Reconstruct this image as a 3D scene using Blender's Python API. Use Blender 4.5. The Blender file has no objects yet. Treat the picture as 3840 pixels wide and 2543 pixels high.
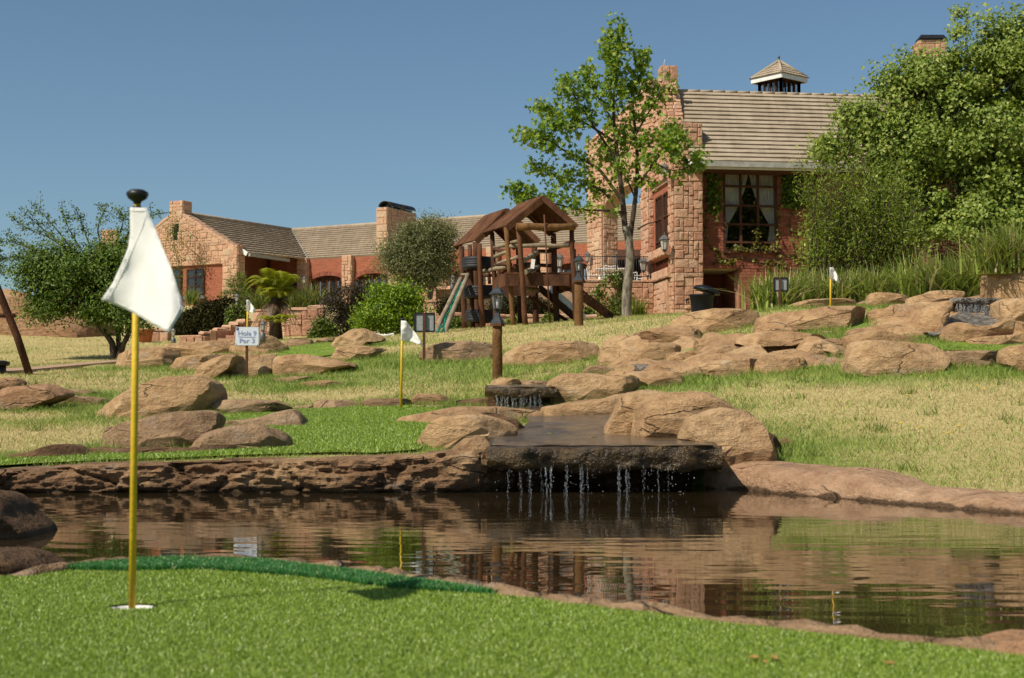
import bpy, bmesh, math, random
import numpy as np
from mathutils import Vector, Matrix, noise
from mathutils.geometry import delaunay_2d_cdt

random.seed(7)
rng = np.random.default_rng(7)
scene = bpy.context.scene
COL = scene.collection
R = math.radians

# ------------------------------------------------------------------ camera
F = 5676.0            # focal length in photo pixels (3840 wide)
CX, CY, HOR = 1920.0, 1271.5, 1540.0
CAMZ = 0.5
PITCH = math.atan((HOR - CY) / F)
cam_d = bpy.data.cameras.new("camera")
cam_d.sensor_width = 36.0
cam_d.lens = 36.0 * F / 3840.0
cam_d.clip_start = 0.05
cam_d.clip_end = 6000.0
cam_d.dof.use_dof = True
cam_d.dof.focus_distance = 16.0
cam_d.dof.aperture_fstop = 10.0
cam = bpy.data.objects.new("camera", cam_d)
cam.location = (0, 0, CAMZ)
cam.rotation_euler = (R(90) + PITCH, 0, 0)
COL.objects.link(cam)
scene.camera = cam

# ------------------------------------------------------------------ sky, sun
SUN_EL = R(49)
SUN_H = Vector((-0.785, -0.62, 0)).normalized()      # horizontal direction towards the sun
to_sun = Vector((SUN_H.x * math.cos(SUN_EL), SUN_H.y * math.cos(SUN_EL), math.sin(SUN_EL)))
world = bpy.data.worlds.new("World")
scene.world = world
world.use_nodes = True
wn = world.node_tree
wn.nodes.clear()
sky = wn.nodes.new("ShaderNodeTexSky")
sky.sky_type = 'NISHITA'
sky.sun_disc = False
sky.sun_elevation = SUN_EL
sky.sun_rotation = math.atan2(SUN_H.x, SUN_H.y)
sky.altitude = 1500.0
sky.air_density = 1.0
sky.dust_density = 3.4
sky.ozone_density = 1.35
bg = wn.nodes.new("ShaderNodeBackground")
bg.inputs[1].default_value = 0.088
wo = wn.nodes.new("ShaderNodeOutputWorld")
tint = wn.nodes.new("ShaderNodeMix"); tint.data_type = 'RGBA'; tint.blend_type = 'MULTIPLY'; tint.inputs[0].default_value = 1.0
tint.inputs[7].default_value = (.88, 1.0, .98, 1)      # dusty, slightly greenish highveld sky
wn.links.new(sky.outputs[0], tint.inputs[6])
wn.links.new(tint.outputs[2], bg.inputs[0])
wn.links.new(bg.outputs[0], wo.inputs[0])
sl = bpy.data.lights.new("sun", 'SUN')
sl.energy = 5.0
sl.angle = R(0.5)
sl.color = (1.0, 0.915, 0.78)
sun = bpy.data.objects.new("sun", sl)
sun.rotation_euler = to_sun.to_track_quat('Z', 'Y').to_euler()
sun.location = (-20, -20, 30)
COL.objects.link(sun)
vs = scene.view_settings
vs.view_transform = 'Standard'
vs.look = 'None'
vs.exposure = 0.12
vs.gamma = 1.0
vs.use_curve_mapping = False

# ------------------------------------------------------------------ pixels -> world
ct, st = math.cos(PITCH), math.sin(PITCH)
def P(sx, sy, d):
    x = (sx - CX) / F
    y = -(sy - CY) / F
    dx, dy, dz = x, ct - y * st, st + y * ct
    return Vector((dx / dy * d, d, CAMZ + dz / dy * d))
def px(n, d):                       # n photo pixels at depth d in metres
    return n / F * d
CROPS = {'A': (0, 1150, .5102), 'B': (1000, 1150, .5102), 'C': (2000, 1150, .5102),
         'D': (2800, 1300, .4464), 'E': (2800, 850, .4392), 'F': (2300, 550, .40816),
         'G': (1600, 650, .40816), 'H': (900, 700, .40816), 'I': (0, 650, .40816),
         'J': (1860, 50, .40816), 'S': (0, 0, 1.0), 'W': (1750, 1380, .4223),
         'Z': (1680, 730, .2551), 'N': (0, 1800, .3189), 'Y': (640, 1000, .2551), 'L': (0, 1000, .2956)}
def S(crop, pts):
    ox, oy, s = CROPS[crop]
    return [(ox + x * s, oy + y * s) for x, y in pts]

# ------------------------------------------------------------------ terrain height (thin linear RBF through surveyed points)
_tc = [(0,1757,9.6),(1000,1722,9.7),(0,1700,11),(0,1560,16),(0,1460,21),(0,1402,24),(500,1385,26),(928,1418,23.5),
       (1590,1362,22.7),(1200,1335,27),(1240,1312,29),(430,1365,33),(0,1255,45),(600,1278,44),(1100,1274,44),(1450,1264,36),
       (1640,1248,33),(1950,1218,34.5),(1865,1424,21),(2170,1224,28),(2350,1187,40),(2500,1185,44.5),(2700,1172,45),
       (2925,1152,25),(3113,1178,20.6),(1505,1538,16),(1900,1530,16.2),(1700,1500,17.5),(1300,1540,16.5),(1300,1702,9.9),
       (1500,1640,12),(700,1705,10.4),(700,1605,13),(600,1485,19),(3840,1845,8.2),(3500,1822,8.9),(3000,1732,10.2),
       (3000,1642,11.6),(3400,1600,12),(3840,1600,11.5),(2900,1500,13.8),(3200,1420,15.5),(3600,1402,15.5),(3840,1392,15.5),
       (2650,1440,16),(2400,1422,17),(2900,1380,18),(2600,1335,20),(2700,1265,22.5),(3000,1255,20),(3300,1310,17.5),
       (3700,1275,19),(3500,1175,23),(3840,1150,22),(3300,1152,27),(3600,1142,30),(2300,1300,24),(2000,1370,23),
       (2050,1600,12.5),(2250,1600,12.5),(2400,1560,14.5),(1000,1480,19.5),(1300,1450,20),(1400,1290,30),(1800,1290,28)]
_pts = [P(*t) for t in _tc]
_pts += [Vector(t) for t in [(-30,82,6.2),(-12,80,6.1),(-2,78,6.0),(4,66,4.4),(12,60,4.2),(30,50,3.8),(30,30,2.6),(-40,50,3.2),
         (0,120,7),(-60,120,7),(60,120,7),(-22,20,.75),(22,12,.5),(-22,10,.2),(22,6,.1),(0,260,7.4),(-180,200,7),(180,200,7),
         (60,40,3.2),(-60,30,1.6),(-5,60,4.2),(-20,62,4.3),(8,47,3.55),(14,46,3.6)]]
_A = np.array([[p.x, p.y] for p in _pts])
_Z = np.array([p.z for p in _pts])
_D = np.sqrt(((_A[:, None] - _A[None]) ** 2).sum(-1))
_K = np.zeros((len(_A) + 1, len(_A) + 1))
_K[:-1, :-1] = _D - 0.9 * np.eye(len(_A)) * 0.6
_K[-1, :-1] = 1
_K[:-1, -1] = 1
_w = np.linalg.solve(_K, np.append(_Z, 0))
def tz_np(X, Y):
    X = np.clip(np.asarray(X, float), -180, 180); Y = np.clip(np.asarray(Y, float), 3, 260)
    shp = X.shape
    q = np.stack([X.ravel(), Y.ravel()], 1)
    out = np.empty(len(q))
    for i in range(0, len(q), 20000):
        dd = np.sqrt(((q[i:i + 20000, None] - _A[None]) ** 2).sum(-1))
        out[i:i + 20000] = dd @ _w[:-1] + _w[-1]
    return out.reshape(shp)
def tz(x, y):
    return float(tz_np(np.array([x]), np.array([y]))[0])
def hit(sx, sy, d0=8.0, d1=90.0):
    """first point where the line of sight through a photo pixel meets the ground"""
    ds = np.linspace(d0, d1, 500)
    a = P(sx, sy, 1.0)
    X = a.x * ds; Zr = CAMZ + (a.z - CAMZ) * ds
    g = Zr - tz_np(X, ds)
    k = np.argmax(g < 0)
    if g[k] >= 0:
        k = int(np.argmin(g))
        return P(sx, sy, ds[k])
    if k == 0:
        return P(sx, sy, ds[0])
    t = g[k - 1] / (g[k - 1] - g[k])
    return P(sx, sy, ds[k - 1] + t * (ds[k] - ds[k - 1]))
# pond: everything nearer than this line lies below the water
_bx = np.array([-40, -6, -3, -.45, -.4, 1.25, 1.3, 1.58, 1.85, 2.15, 2.55, 4.5, 8, 40.])
_by = np.array([9.5, 9.5, 9.5, 9.5, 10.3, 10.3, 9.8, 9.45, 9.05, 8.4, 7.6, 5.5, 3.5, -2.])
def pond_edge(X):
    return np.interp(X, _bx, _by)

# ------------------------------------------------------------------ numpy value noise
_perm = rng.random((64, 64))
def vnoise(X, Y):
    xi = np.floor(X).astype(int); yi = np.floor(Y).astype(int)
    fx = X - xi; fy = Y - yi
    fx = fx * fx * (3 - 2 * fx); fy = fy * fy * (3 - 2 * fy)
    g = lambda a, b: _perm[a % 64, b % 64]
    return (g(xi, yi) * (1 - fx) * (1 - fy) + g(xi + 1, yi) * fx * (1 - fy) + g(xi, yi + 1) * (1 - fx) * fy + g(xi + 1, yi + 1) * fx * fy)
def fnoise(X, Y, o=3):
    s = 0; a = 1; t = 0
    for i in range(o):
        s = s + a * vnoise(X * 2 ** i + 17 * i, Y * 2 ** i + 5 * i); t += a; a *= .5
    return s / t

# ------------------------------------------------------------------ material helper
class NT:
    def __init__(self, name):
        self.m = bpy.data.materials.new(name); self.m.use_nodes = True
        self.t = self.m.node_tree; self.n = self.t.nodes; self.n.clear()
        self.out = self.n.new("ShaderNodeOutputMaterial")
        self.geo = None
    def node(self, typ, **kw):
        nd = self.n.new(typ)
        for k, v in kw.items(): setattr(nd, k, v)
        return nd
    def link(self, a, b): self.t.links.new(a, b)
    def pos(self):
        if self.geo is None: self.geo = self.node("ShaderNodeNewGeometry")
        return self.geo.outputs['Position']
    def mapping(self, scale, src=None, rot=(0, 0, 0)):
        mp = self.node("ShaderNodeMapping"); mp.inputs['Scale'].default_value = scale; mp.inputs['Rotation'].default_value = rot
        self.link(src or self.pos(), mp.inputs['Vector']); return mp.outputs[0]
    def noise(self, scale, detail=4, rough=.55, vec=None, dist=0):
        nd = self.node("ShaderNodeTexNoise"); nd.inputs['Scale'].default_value = scale; nd.inputs['Detail'].default_value = detail
        nd.inputs['Roughness'].default_value = rough; nd.inputs['Distortion'].default_value = dist
        self.link(vec or self.pos(), nd.inputs['Vector']); return nd.outputs['Fac']
    def voro(self, scale, feature='DISTANCE_TO_EDGE', vec=None):
        nd = self.node("ShaderNodeTexVoronoi", feature=feature); nd.inputs['Scale'].default_value = scale
        self.link(vec or self.pos(), nd.inputs['Vector']); return nd.outputs['Distance']
    def ramp(self, fac, stops):
        nd = self.node("ShaderNodeValToRGB"); e = nd.color_ramp.elements
        while len(e) < len(stops): e.new(.5)
        for el, (p, c) in zip(e, stops):
            el.position = p; el.color = (*c, 1) if len(c) == 3 else c
        self.link(fac, nd.inputs[0]); return nd.outputs[0]
    def mix(self, fac, a, b, mode='MIX'):
        nd = self.node("ShaderNodeMix", data_type='RGBA', blend_type=mode)
        for v, i in ((fac, 0), (a, 6), (b, 7)):
            if isinstance(v, (int, float)): nd.inputs[i].default_value = v
            elif isinstance(v, tuple): nd.inputs[i].default_value = (*v, 1)
            else: self.link(v, nd.inputs[i])
        return nd.outputs[2]
    def math(self, op, a, b=0.5):
        nd = self.node("ShaderNodeMath", operation=op)
        for v, i in ((a, 0), (b, 1)):
            if isinstance(v, (int, float)): nd.inputs[i].default_value = v
            else: self.link(v, nd.inputs[i])
        return nd.outputs[0]
    def bump(self, h, strength=.5, dist=.02, normal=None):
        nd = self.node("ShaderNodeBump"); nd.inputs['Strength'].default_value = strength; nd.inputs['Distance'].default_value = dist
        self.link(h, nd.inputs['Height'])
        if normal: self.link(normal, nd.inputs['Normal'])
        return nd.outputs[0]
    def pbsdf(self, color, rough=.8, normal=None, spec=.3, metal=0, **kw):
        nd = self.node("ShaderNodeBsdfPrincipled")
        if isinstance(color, tuple): nd.inputs['Base Color'].default_value = (*color, 1)
        else: self.link(color, nd.inputs['Base Color'])
        if isinstance(rough, (int, float)): nd.inputs['Roughness'].default_value = rough
        else: self.link(rough, nd.inputs['Roughness'])
        nd.inputs['Specular IOR Level'].default_value = spec
        nd.inputs['Metallic'].default_value = metal
        for k, v in kw.items(): nd.inputs[k].default_value = v
        if normal: self.link(normal, nd.inputs['Normal'])
        return nd.outputs[0]
    def done(self, sh):
        self.link(sh, self.out.inputs[0]); return self.m
    def rnd(self):
        """a value that differs from piece to piece: per object and per loose part"""
        oi = self.node("ShaderNodeObjectInfo")
        self.pos()
        return self.math('FRACT', self.math('ADD', oi.outputs['Random'], self.geo.outputs['Random Per Island']), 0)

M = {}
def rock_mat(name, c1, c2, c3, seed=0.0, wet=None):
    t = NT(name)
    v = t.mapping((1, 1, 1.6))
    n1 = t.noise(1.1, 5, .6, v); n2 = t.noise(7, 6, .65, v); n3 = t.noise(45, 4, .7, v)
    base = t.ramp(n1, [(.3, c1), (.52, c2), (.72, c3)])
    dk = t.ramp(n2, [(.3, (.55, .5, .45)), (.6, (1.05, 1.05, 1.05))])
    colr = t.mix(.8, base, dk, 'MULTIPLY')
    fine = t.ramp(n3, [(.3, (.8, .78, .75)), (.65, (1.1, 1.1, 1.1))])
    colr = t.mix(.7, colr, fine, 'MULTIPLY')
    # thin cracks following tilted beds
    cv = t.mapping((.9, .9, 2.6), rot=(.25, .18, .3))
    dn = t.node("ShaderNodeMix", data_type='VECTOR'); 
    nz = t.node("ShaderNodeTexNoise"); nz.inputs['Scale'].default_value = 2.2; nz.inputs['Detail'].default_value = 4
    t.link(cv, nz.inputs['Vector'])
    dn.inputs[0].default_value = .35
    t.link(cv, dn.inputs[4]); t.link(nz.outputs['Color'], dn.inputs[5])
    ed = t.voro(1.5, vec=dn.outputs[1])
    crack = t.ramp(ed, [(0.0, (0, 0, 0)), (.014, (1, 1, 1))])
    gate = t.ramp(t.noise(2.3, 2), [(.48, (1, 1, 1)), (.56, (0, 0, 0))])
    crack = t.mix(gate, crack, (1, 1, 1))
    colr = t.mix(t.math('MULTIPLY', t.math('SUBTRACT', 1.0, crack), .5), colr, (.06, .036, .02))
    lam = t.noise(1.0, 6, .7, t.mapping((3, 3, 30), rot=(.12, .1, 0)))
    h = t.math('ADD', t.math('MULTIPLY', n2, .8), t.math('MULTIPLY', n3, .28))
    h = t.math('ADD', h, t.math('MULTIPLY', lam, .2))
    h = t.math('ADD', h, t.math('MULTIPLY', crack, .35))
    lich = t.ramp(t.noise(3.3, 5, .7, v), [(.58, (0, 0, 0)), (.68, (1, 1, 1))])
    colr = t.mix(t.math('MULTIPLY', lich, .32), colr, (.40, .36, .30))
    stain = t.ramp(t.noise(1.7, 4, .7, t.mapping((1.4, 1.4, .5))), [(.6, (0, 0, 0)), (.74, (1, 1, 1))])
    colr = t.mix(t.math('MULTIPLY', stain, .45), colr, (.10, .06, .035))
    nrm = t.bump(h, 1.0, .09)
    rough = .92
    if wet:      # damp band just above the water line
        sep = t.node("ShaderNodeSeparateXYZ"); t.link(t.pos(), sep.inputs[0])
        zz = t.math('ADD', sep.outputs['Z'], t.math('MULTIPLY', t.math('SUBTRACT', t.noise(5, 4), .5), .09))
        band = t.ramp(t.math('MULTIPLY', zz, 4.0), [(.04, (1, 1, 1)), (.04 + wet * 4, (0, 0, 0))])
        colr = t.mix(t.math('MULTIPLY', band, .8), colr, (.045, .027, .014))
        rough = t.math('SUBTRACT', .92, t.math('MULTIPLY', band, .55))
    return t.done(t.pbsdf(colr, rough, nrm, .15))
M['rock'] = rock_mat('sandstone', (.36, .215, .115), (.51, .325, .17), (.58, .40, .225))
M['rock_brown'] = rock_mat('brown_sandstone', (.25, .155, .09), (.38, .25, .145), (.45, .31, .185))
M['rock_red'] = rock_mat('reddish_sandstone', (.29, .155, .085), (.42, .245, .135), (.47, .30, .175))
M['rock_dark'] = rock_mat('damp_and_shaded_sandstone', (.08, .05, .03), (.17, .10, .055), (.27, .165, .085))  # dark tone for damp stone, and shade painted into boulders standing in shade
M['rock_wall'] = rock_mat('damp_brown_rock', (.11, .064, .037), (.29, .172, .094), (.50, .33, .175), wet=.05)
M['rock_bank'] = rock_mat('bank_sandstone', (.37, .22, .13), (.50, .32, .195), (.57, .40, .255), wet=.012)
def wet_mat():
    t = NT('wet_rock')
    n = t.noise(9, 6, .65); n2 = t.noise(40, 4, .6)
    c = t.ramp(n, [(.3, (.02, .012, .005)), (.55, (.075, .046, .016)), (.75, (.15, .095, .035))])
    nrm = t.bump(t.math('ADD', n, t.math('MULTIPLY', n2, .35)), 1.0, .05)
    return t.done(t.pbsdf(c, .27, nrm, .4))
M['wet'] = wet_mat()
def film_mat():
    t = NT('running_water')
    n = t.noise(14, 5, .6, t.mapping((1, 2.2, 1))); n2 = t.noise(60, 2)
    c = t.ramp(t.noise(5, 5, .6), [(.35, (.06, .04, .02)), (.7, (.17, .115, .055))])
    nrm = t.bump(t.math('ADD', n, t.math('MULTIPLY', n2, .15)), .6, .02)
    return t.done(t.pbsdf(c, .07, nrm, .5))
M['film'] = film_mat()
def glitter_mat():
    t = NT('glint_painted_water')
    n = t.noise(20, 4, .65); n2 = t.noise(55, 2)
    c = t.ramp(t.noise(14, 4), [(.38, (.10, .08, .055)), (.62, (.42, .38, .32))])  # pale speckle painted in place of sun glints on the water
    nrm = t.bump(t.math('ADD', n, t.math('MULTIPLY', n2, .4)), 1.0, .16)
    return t.done(t.pbsdf(c, .2, nrm, 1.0))
M['glitter'] = glitter_mat()
def water_mat():
    t = NT('pond_water')
    v1 = t.mapping((1.0, 2.4, 1.0)); v2 = t.mapping((.5, 1.6, 1), rot=(0, 0, .06))
    a = t.noise(2.6, 2, .4, v1); b = t.noise(9.0, 2, .4, v2); c = t.noise(1.1, 1, .4, v2)
    wv = t.node("ShaderNodeTexWave", wave_type='RINGS', rings_direction='SPHERICAL')
    wv.inputs['Scale'].default_value = 1.6; wv.inputs['Distortion'].default_value = 3.5; wv.inputs['Detail'].default_value = 1.5
    mp = t.node("ShaderNodeMapping"); mp.inputs['Location'].default_value = (-.55, -9.6, 0)
    t.link(t.pos(), mp.inputs['Vector']); t.link(mp.outputs[0], wv.inputs['Vector'])
    h = t.math('ADD', t.math('MULTIPLY', a, .55), t.math('MULTIPLY', b, .12))
    h = t.math('ADD', h, t.math('MULTIPLY', c, .8))
    h = t.math('ADD', h, t.math('MULTIPLY', wv.outputs['Fac'], .05))
    nrm = t.bump(h, .12, .02)
    col = t.ramp(t.noise(1.5, 3), [(.3, (.016, .011, .005)), (.7, (.03, .02, .009))])
    return t.done(t.pbsdf(col, .015, nrm, .5, IOR=1.33))
M['water'] = water_mat()
def strand_mat():
    t = NT('falling_water')
    g = t.node("ShaderNodeBsdfGlass"); g.inputs['IOR'].default_value = 1.33; g.inputs['Roughness'].default_value = .05
    n = t.bump(t.noise(60, 3), .8, .02); t.link(n, g.inputs['Normal'])
    d = t.pbsdf((.75, .78, .8), .15, n, .8)
    mx = t.node("ShaderNodeMixShader"); mx.inputs[0].default_value = .14
    t.link(g.outputs[0], mx.inputs[1]); t.link(d, mx.inputs[2])
    return t.done(mx.outputs[0])
M['strand'] = strand_mat()
def lawn_mat():
    t = NT('lawn')
    at = t.node("ShaderNodeAttribute", attribute_name="green")
    n1 = t.noise(.9, 5, .65); n2 = t.noise(14, 5, .7); n3 = t.noise(70, 3, .7, t.mapping((1, .45, 1)))
    dry = t.ramp(n2, [(.28, (.34, .26, .11)), (.5, (.52, .43, .19)), (.72, (.60, .52, .27))])
    grn = t.ramp(n2, [(.3, (.11, .17, .03)), (.55, (.21, .29, .06)), (.75, (.33, .38, .11))])
    f = t.math('ADD', at.outputs['Fac'], t.math('MULTIPLY', t.math('SUBTRACT', n1, .5), 1.1))
    f = t.math('ADD', f, t.math('MULTIPLY', t.math('SUBTRACT', n2, .5), .55))
    f = t.ramp(f, [(.25, (0, 0, 0)), (.75, (1, 1, 1))])
    c = t.mix(f, dry, grn)
    c = t.mix(.75, c, t.ramp(n3, [(.28, (.52, .48, .42)), (.62, (1.12, 1.12, 1.1))]), 'MULTIPLY')
    brn = t.ramp(t.noise(3.1, 5, .75), [(.62, (0, 0, 0)), (.72, (1, 1, 1))])
    c = t.mix(t.math('MULTIPLY', brn, .55), c, (.24, .13, .06))
    nrm = t.bump(t.math('ADD', n3, n2), .8, .03)
    return t.done(t.pbsdf(c, .95, nrm, .1))
M['lawn'] = lawn_mat()
def blade_mat(name, trans=.3, rough=.55, spec=.25):
    t = NT(name)
    at = t.node("ShaderNodeAttribute", attribute_name="Col")
    p = t.pbsdf(at.outputs['Color'], rough, None, spec)
    tr = t.node("ShaderNodeBsdfTranslucent"); t.link(at.outputs['Color'], tr.inputs[0])
    mx = t.node("ShaderNodeMixShader"); mx.inputs[0].default_value = trans
    t.link(p, mx.inputs[1]); t.link(tr.outputs[0], mx.inputs[2])
    return t.done(mx.outputs[0])
M['blade'] = blade_mat('grass_blades')
M['turf_blade'] = blade_mat('turf_fibres', .2, .42, .5)
def turf_mat():
    t = NT('artificial_turf')
    n = t.noise(120, 3, .7); n2 = t.noise(3, 3)
    c = t.ramp(n, [(.3, (.09, .14, .015)), (.55, (.20, .28, .035)), (.75, (.32, .41, .07))])
    c = t.mix(.35, c, t.ramp(n2, [(.3, (.8, .85, .7)), (.7, (1.1, 1.05, 1.1))]), 'MULTIPLY')
    return t.done(t.pbsdf(c, .85, t.bump(n, .8, .012), .2))
M['turf'] = turf_mat()
def leaf_mat(name, stops, trans=.35, rough=.5, spec=.35):
    t = NT(name)
    t.pos()
    rr = t.geo.outputs['Random Per Island']
    n = t.noise(1.3, 2)
    f = t.math('ADD', t.math('MULTIPLY', rr, .75), t.math('MULTIPLY', n, .3))
    c = t.ramp(f, stops)
    p = t.pbsdf(c, rough, None, spec)
    tr = t.node("ShaderNodeBsdfTranslucent")
    tc = t.mix(1.0, c, (1.25, 1.2, .55), 'MULTIPLY'); t.link(tc, tr.inputs[0])
    mx = t.node("ShaderNodeMixShader"); mx.inputs[0].default_value = trans
    t.link(p, mx.inputs[1]); t.link(tr.outputs[0], mx.inputs[2])
    return t.done(mx.outputs[0])
M['leaf_plane'] = leaf_mat('plane_leaves', [(.1, (.07, .14, .014)), (.45, (.16, .27, .026)), (.8, (.28, .38, .05)), (.97, (.46, .5, .13))], .45)
M['leaf_maple'] = leaf_mat('maple_leaves', [(.1, (.075, .125, .015)), (.4, (.16, .235, .03)), (.75, (.28, .35, .065)), (.97, (.5, .52, .17))], .38)
M['leaf_willow'] = leaf_mat('shrub_leaves', [(.1, (.075, .125, .012)), (.5, (.17, .24, .025)), (.9, (.29, .36, .05))], .4)
M['leaf_dark'] = leaf_mat('dark_leaves', [(.1, (.04, .075, .009)), (.5, (.09, .155, .014)), (.85, (.16, .25, .028)), (.98, (.32, .32, .08))], .33)
M['leaf_olive'] = leaf_mat('olive_leaves', [(.1, (.09, .105, .04)), (.5, (.19, .205, .085)), (.9, (.30, .31, .15))], .28)
M['leaf_purple'] = leaf_mat('purple_leaves', [(.1, (.02, .016, .01)), (.5, (.05, .033, .02)), (.8, (.065, .055, .025)), (.97, (.09, .11, .03))], .2)
M['leaf_lime'] = leaf_mat('lime_leaves', [(.1, (.06, .12, .01)), (.45, (.15, .26, .018)), (.8, (.30, .42, .03)), (.97, (.46, .53, .08))], .4)
M['leaf_hedge'] = leaf_mat('hedge_leaves', [(.1, (.016, .017, .005)), (.5, (.034, .034, .009)), (.9, (.065, .062, .02))], .15, .7, .1)
M['leaf_fern'] = leaf_mat('fern_fronds', [(.1, (.14, .19, .015)), (.5, (.24, .28, .02)), (.9, (.36, .36, .035))], .45)
M['leaf_dry'] = leaf_mat('dry_fronds', [(.1, (.05, .03, .012)), (.5, (.11, .065, .03)), (.9, (.18, .11, .05))], .2)
M['leaf_ivy'] = leaf_mat('ivy_leaves', [(.1, (.04, .07, .012)), (.5, (.09, .14, .022)), (.85, (.20, .25, .04)), (.98, (.32, .30, .07))], .35)
M['leaf_vine'] = leaf_mat('vine_leaves', [(.1, (.06, .06, .015)), (.5, (.15, .15, .03)), (.85, (.27, .25, .05)), (.98, (.28, .15, .05))], .35)
def bark_mat(name, c1, c2, sc=8):
    t = NT(name)
    n = t.noise(sc, 5, .65, t.mapping((1, 1, .35))); n2 = t.noise(sc * 5, 3)
    c = t.ramp(n, [(.35, c1), (.65, c2)])
    return t.done(t.pbsdf(c, .9, t.bump(t.math('ADD', n, n2), .7, .02), .15))
M['bark_pale'] = bark_mat('mottled_bark', (.09, .075, .055), (.30, .265, .205), 11)
M['bark'] = bark_mat('dark_bark', (.04, .028, .018), (.10, .075, .05))
M['post'] = bark_mat('treated_pole', (.095, .045, .017), (.19, .10, .038), 5)
M['pole_dark'] = bark_mat('dark_stained_pole', (.045, .02, .011), (.115, .052, .028), 5)
M['pole_grey'] = bark_mat('weathered_pole', (.17, .13, .085), (.31, .25, .17), 5)
M['plank'] = bark_mat('stained_plank', (.07, .03, .015), (.145, .064, .03), 4)
M['lath'] = bark_mat('window_timber', (.05, .022, .012), (.10, .045, .024), 6)
def stone_mat(name, cols, bump=.7):
    t = NT(name)
    r = t.rnd()
    c = t.ramp(r, cols)
    n = t.noise(9, 5, .65); n2 = t.noise(40, 4, .7)
    c = t.mix(.75, c, t.ramp(n, [(.3, (.72, .68, .64)), (.65, (1.1, 1.08, 1.05))]), 'MULTIPLY')
    c = t.mix(.5, c, t.ramp(n2, [(.3, (.75, .75, .75)), (.6, (1.1, 1.1, 1.1))]), 'MULTIPLY')
    return t.done(t.pbsdf(c, .92, t.bump(t.math('ADD', n, t.math('MULTIPLY', n2, .3)), bump, .05), .15))
M['clad'] = stone_mat('hewn_sandstone', [(0, (.44, .235, .155)), (.35, (.54, .31, .205)), (.65, (.58, .365, .245)), (1, (.51, .34, .235))])
M['clad_far'] = stone_mat('pale_hewn_sandstone', [(0, (.46, .27, .175)), (.4, (.58, .375, .245)), (.7, (.54, .315, .205)), (1, (.53, .39, .265))])
M['brick'] = stone_mat('red_brick', [(0, (.22, .072, .046)), (.5, (.285, .097, .062)), (1, (.33, .125, .082))], .35)
def plain(name, c, rough=.7, spec=.3, metal=0, var=.25, sc=6, bump=.15):
    t = NT(name)
    n = t.noise(sc, 5, .6)
    lo = tuple(x * (1 - var) for x in c); hi = tuple(min(1, x * (1 + var)) for x in c)
    col = t.ramp(n, [(.3, lo), (.7, hi)])
    return t.done(t.pbsdf(col, rough, t.bump(t.noise(sc * 8, 3), bump, .01), spec, metal))
M['mortar'] = plain('mortar', (.42, .285, .175), .95, .1)
M['mortar_brick'] = plain('brick_mortar', (.30, .16, .10), .95, .1)
def brick_tex(name):
    t = NT(name)
    tc = t.node("ShaderNodeTexCoord")
    b = t.node("ShaderNodeTexBrick"); b.inputs['Scale'].default_value = 1.0
    b.inputs['Brick Width'].default_value = .23; b.inputs['Row Height'].default_value = .085; b.inputs['Mortar Size'].default_value = .012
    b.inputs['Color1'].default_value = (.40, .125, .068, 1); b.inputs['Color2'].default_value = (.32, .095, .052, 1); b.inputs['Mortar'].default_value = (.27, .13, .08, 1)
    at = t.node("ShaderNodeUVMap"); at.uv_map = "UVMap"
    t.link(at.outputs[0], b.inputs['Vector'])
    n = t.noise(12, 4)
    c = t.mix(.5, b.outputs[0], t.ramp(n, [(.3, (.75, .75, .75)), (.7, (1.1, 1.1, 1.1))]), 'MULTIPLY')
    nrm = t.bump(t.math('SUBTRACT', 1.0, b.outputs['Fac']), .6, .015)
    return t.done(t.pbsdf(c, .9, nrm, .15))
M['brick_far'] = brick_tex('far_red_brick')
def tile_mat():
    t = NT('concrete_roof_tile')
    v = t.mapping((1.2, 1.2, 1.2)); n = t.noise(1.6, 5, .6, v); n2 = t.noise(30, 4, .7)
    n3 = t.noise(2.8, 2, .4, t.mapping((2.2, .15, .15)))
    c = t.ramp(n, [(.3, (.30, .24, .172)), (.55, (.37, .30, .218)), (.75, (.42, .35, .262))])
    c = t.mix(.6, c, t.ramp(n2, [(.3, (.82, .82, .82)), (.65, (1.08, 1.08, 1.08))]), 'MULTIPLY')
    c = t.mix(.4, c, t.ramp(n3, [(.3, (.8, .78, .76)), (.65, (1.1, 1.1, 1.1))]), 'MULTIPLY')
    return t.done(t.pbsdf(c, .9, t.bump(n2, .4, .02), .15))
M['tile'] = tile_mat()
M['white'] = plain('white_paint', (.72, .71, .67), .5, .4, 0, .1)
M['gutter'] = plain('gutter_paint', (.34, .33, .28), .55, .4, 0, .25)
M['cream'] = plain('cream_plaster', (.52, .44, .31), .85, .2)
M['black'] = plain('black_paint', (.012, .012, .013), .45, .4)
M['iron'] = plain('cast_grey_metal', (.045, .05, .053), .45, .5, .3)
M['pewter'] = plain('grey_lantern_metal', (.13, .13, .125), .5, .5, .3)
M['rubber'] = plain('tyre_rubber', (.018, .018, .02), .6, .35, 0, .3)
M['navy'] = plain('dark_bin_plastic', (.005, .007, .013), .55, .25)
M['yellow'] = plain('yellow_pole_paint', (.62, .40, .02), .45, .4, 0, .12, 10)
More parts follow.
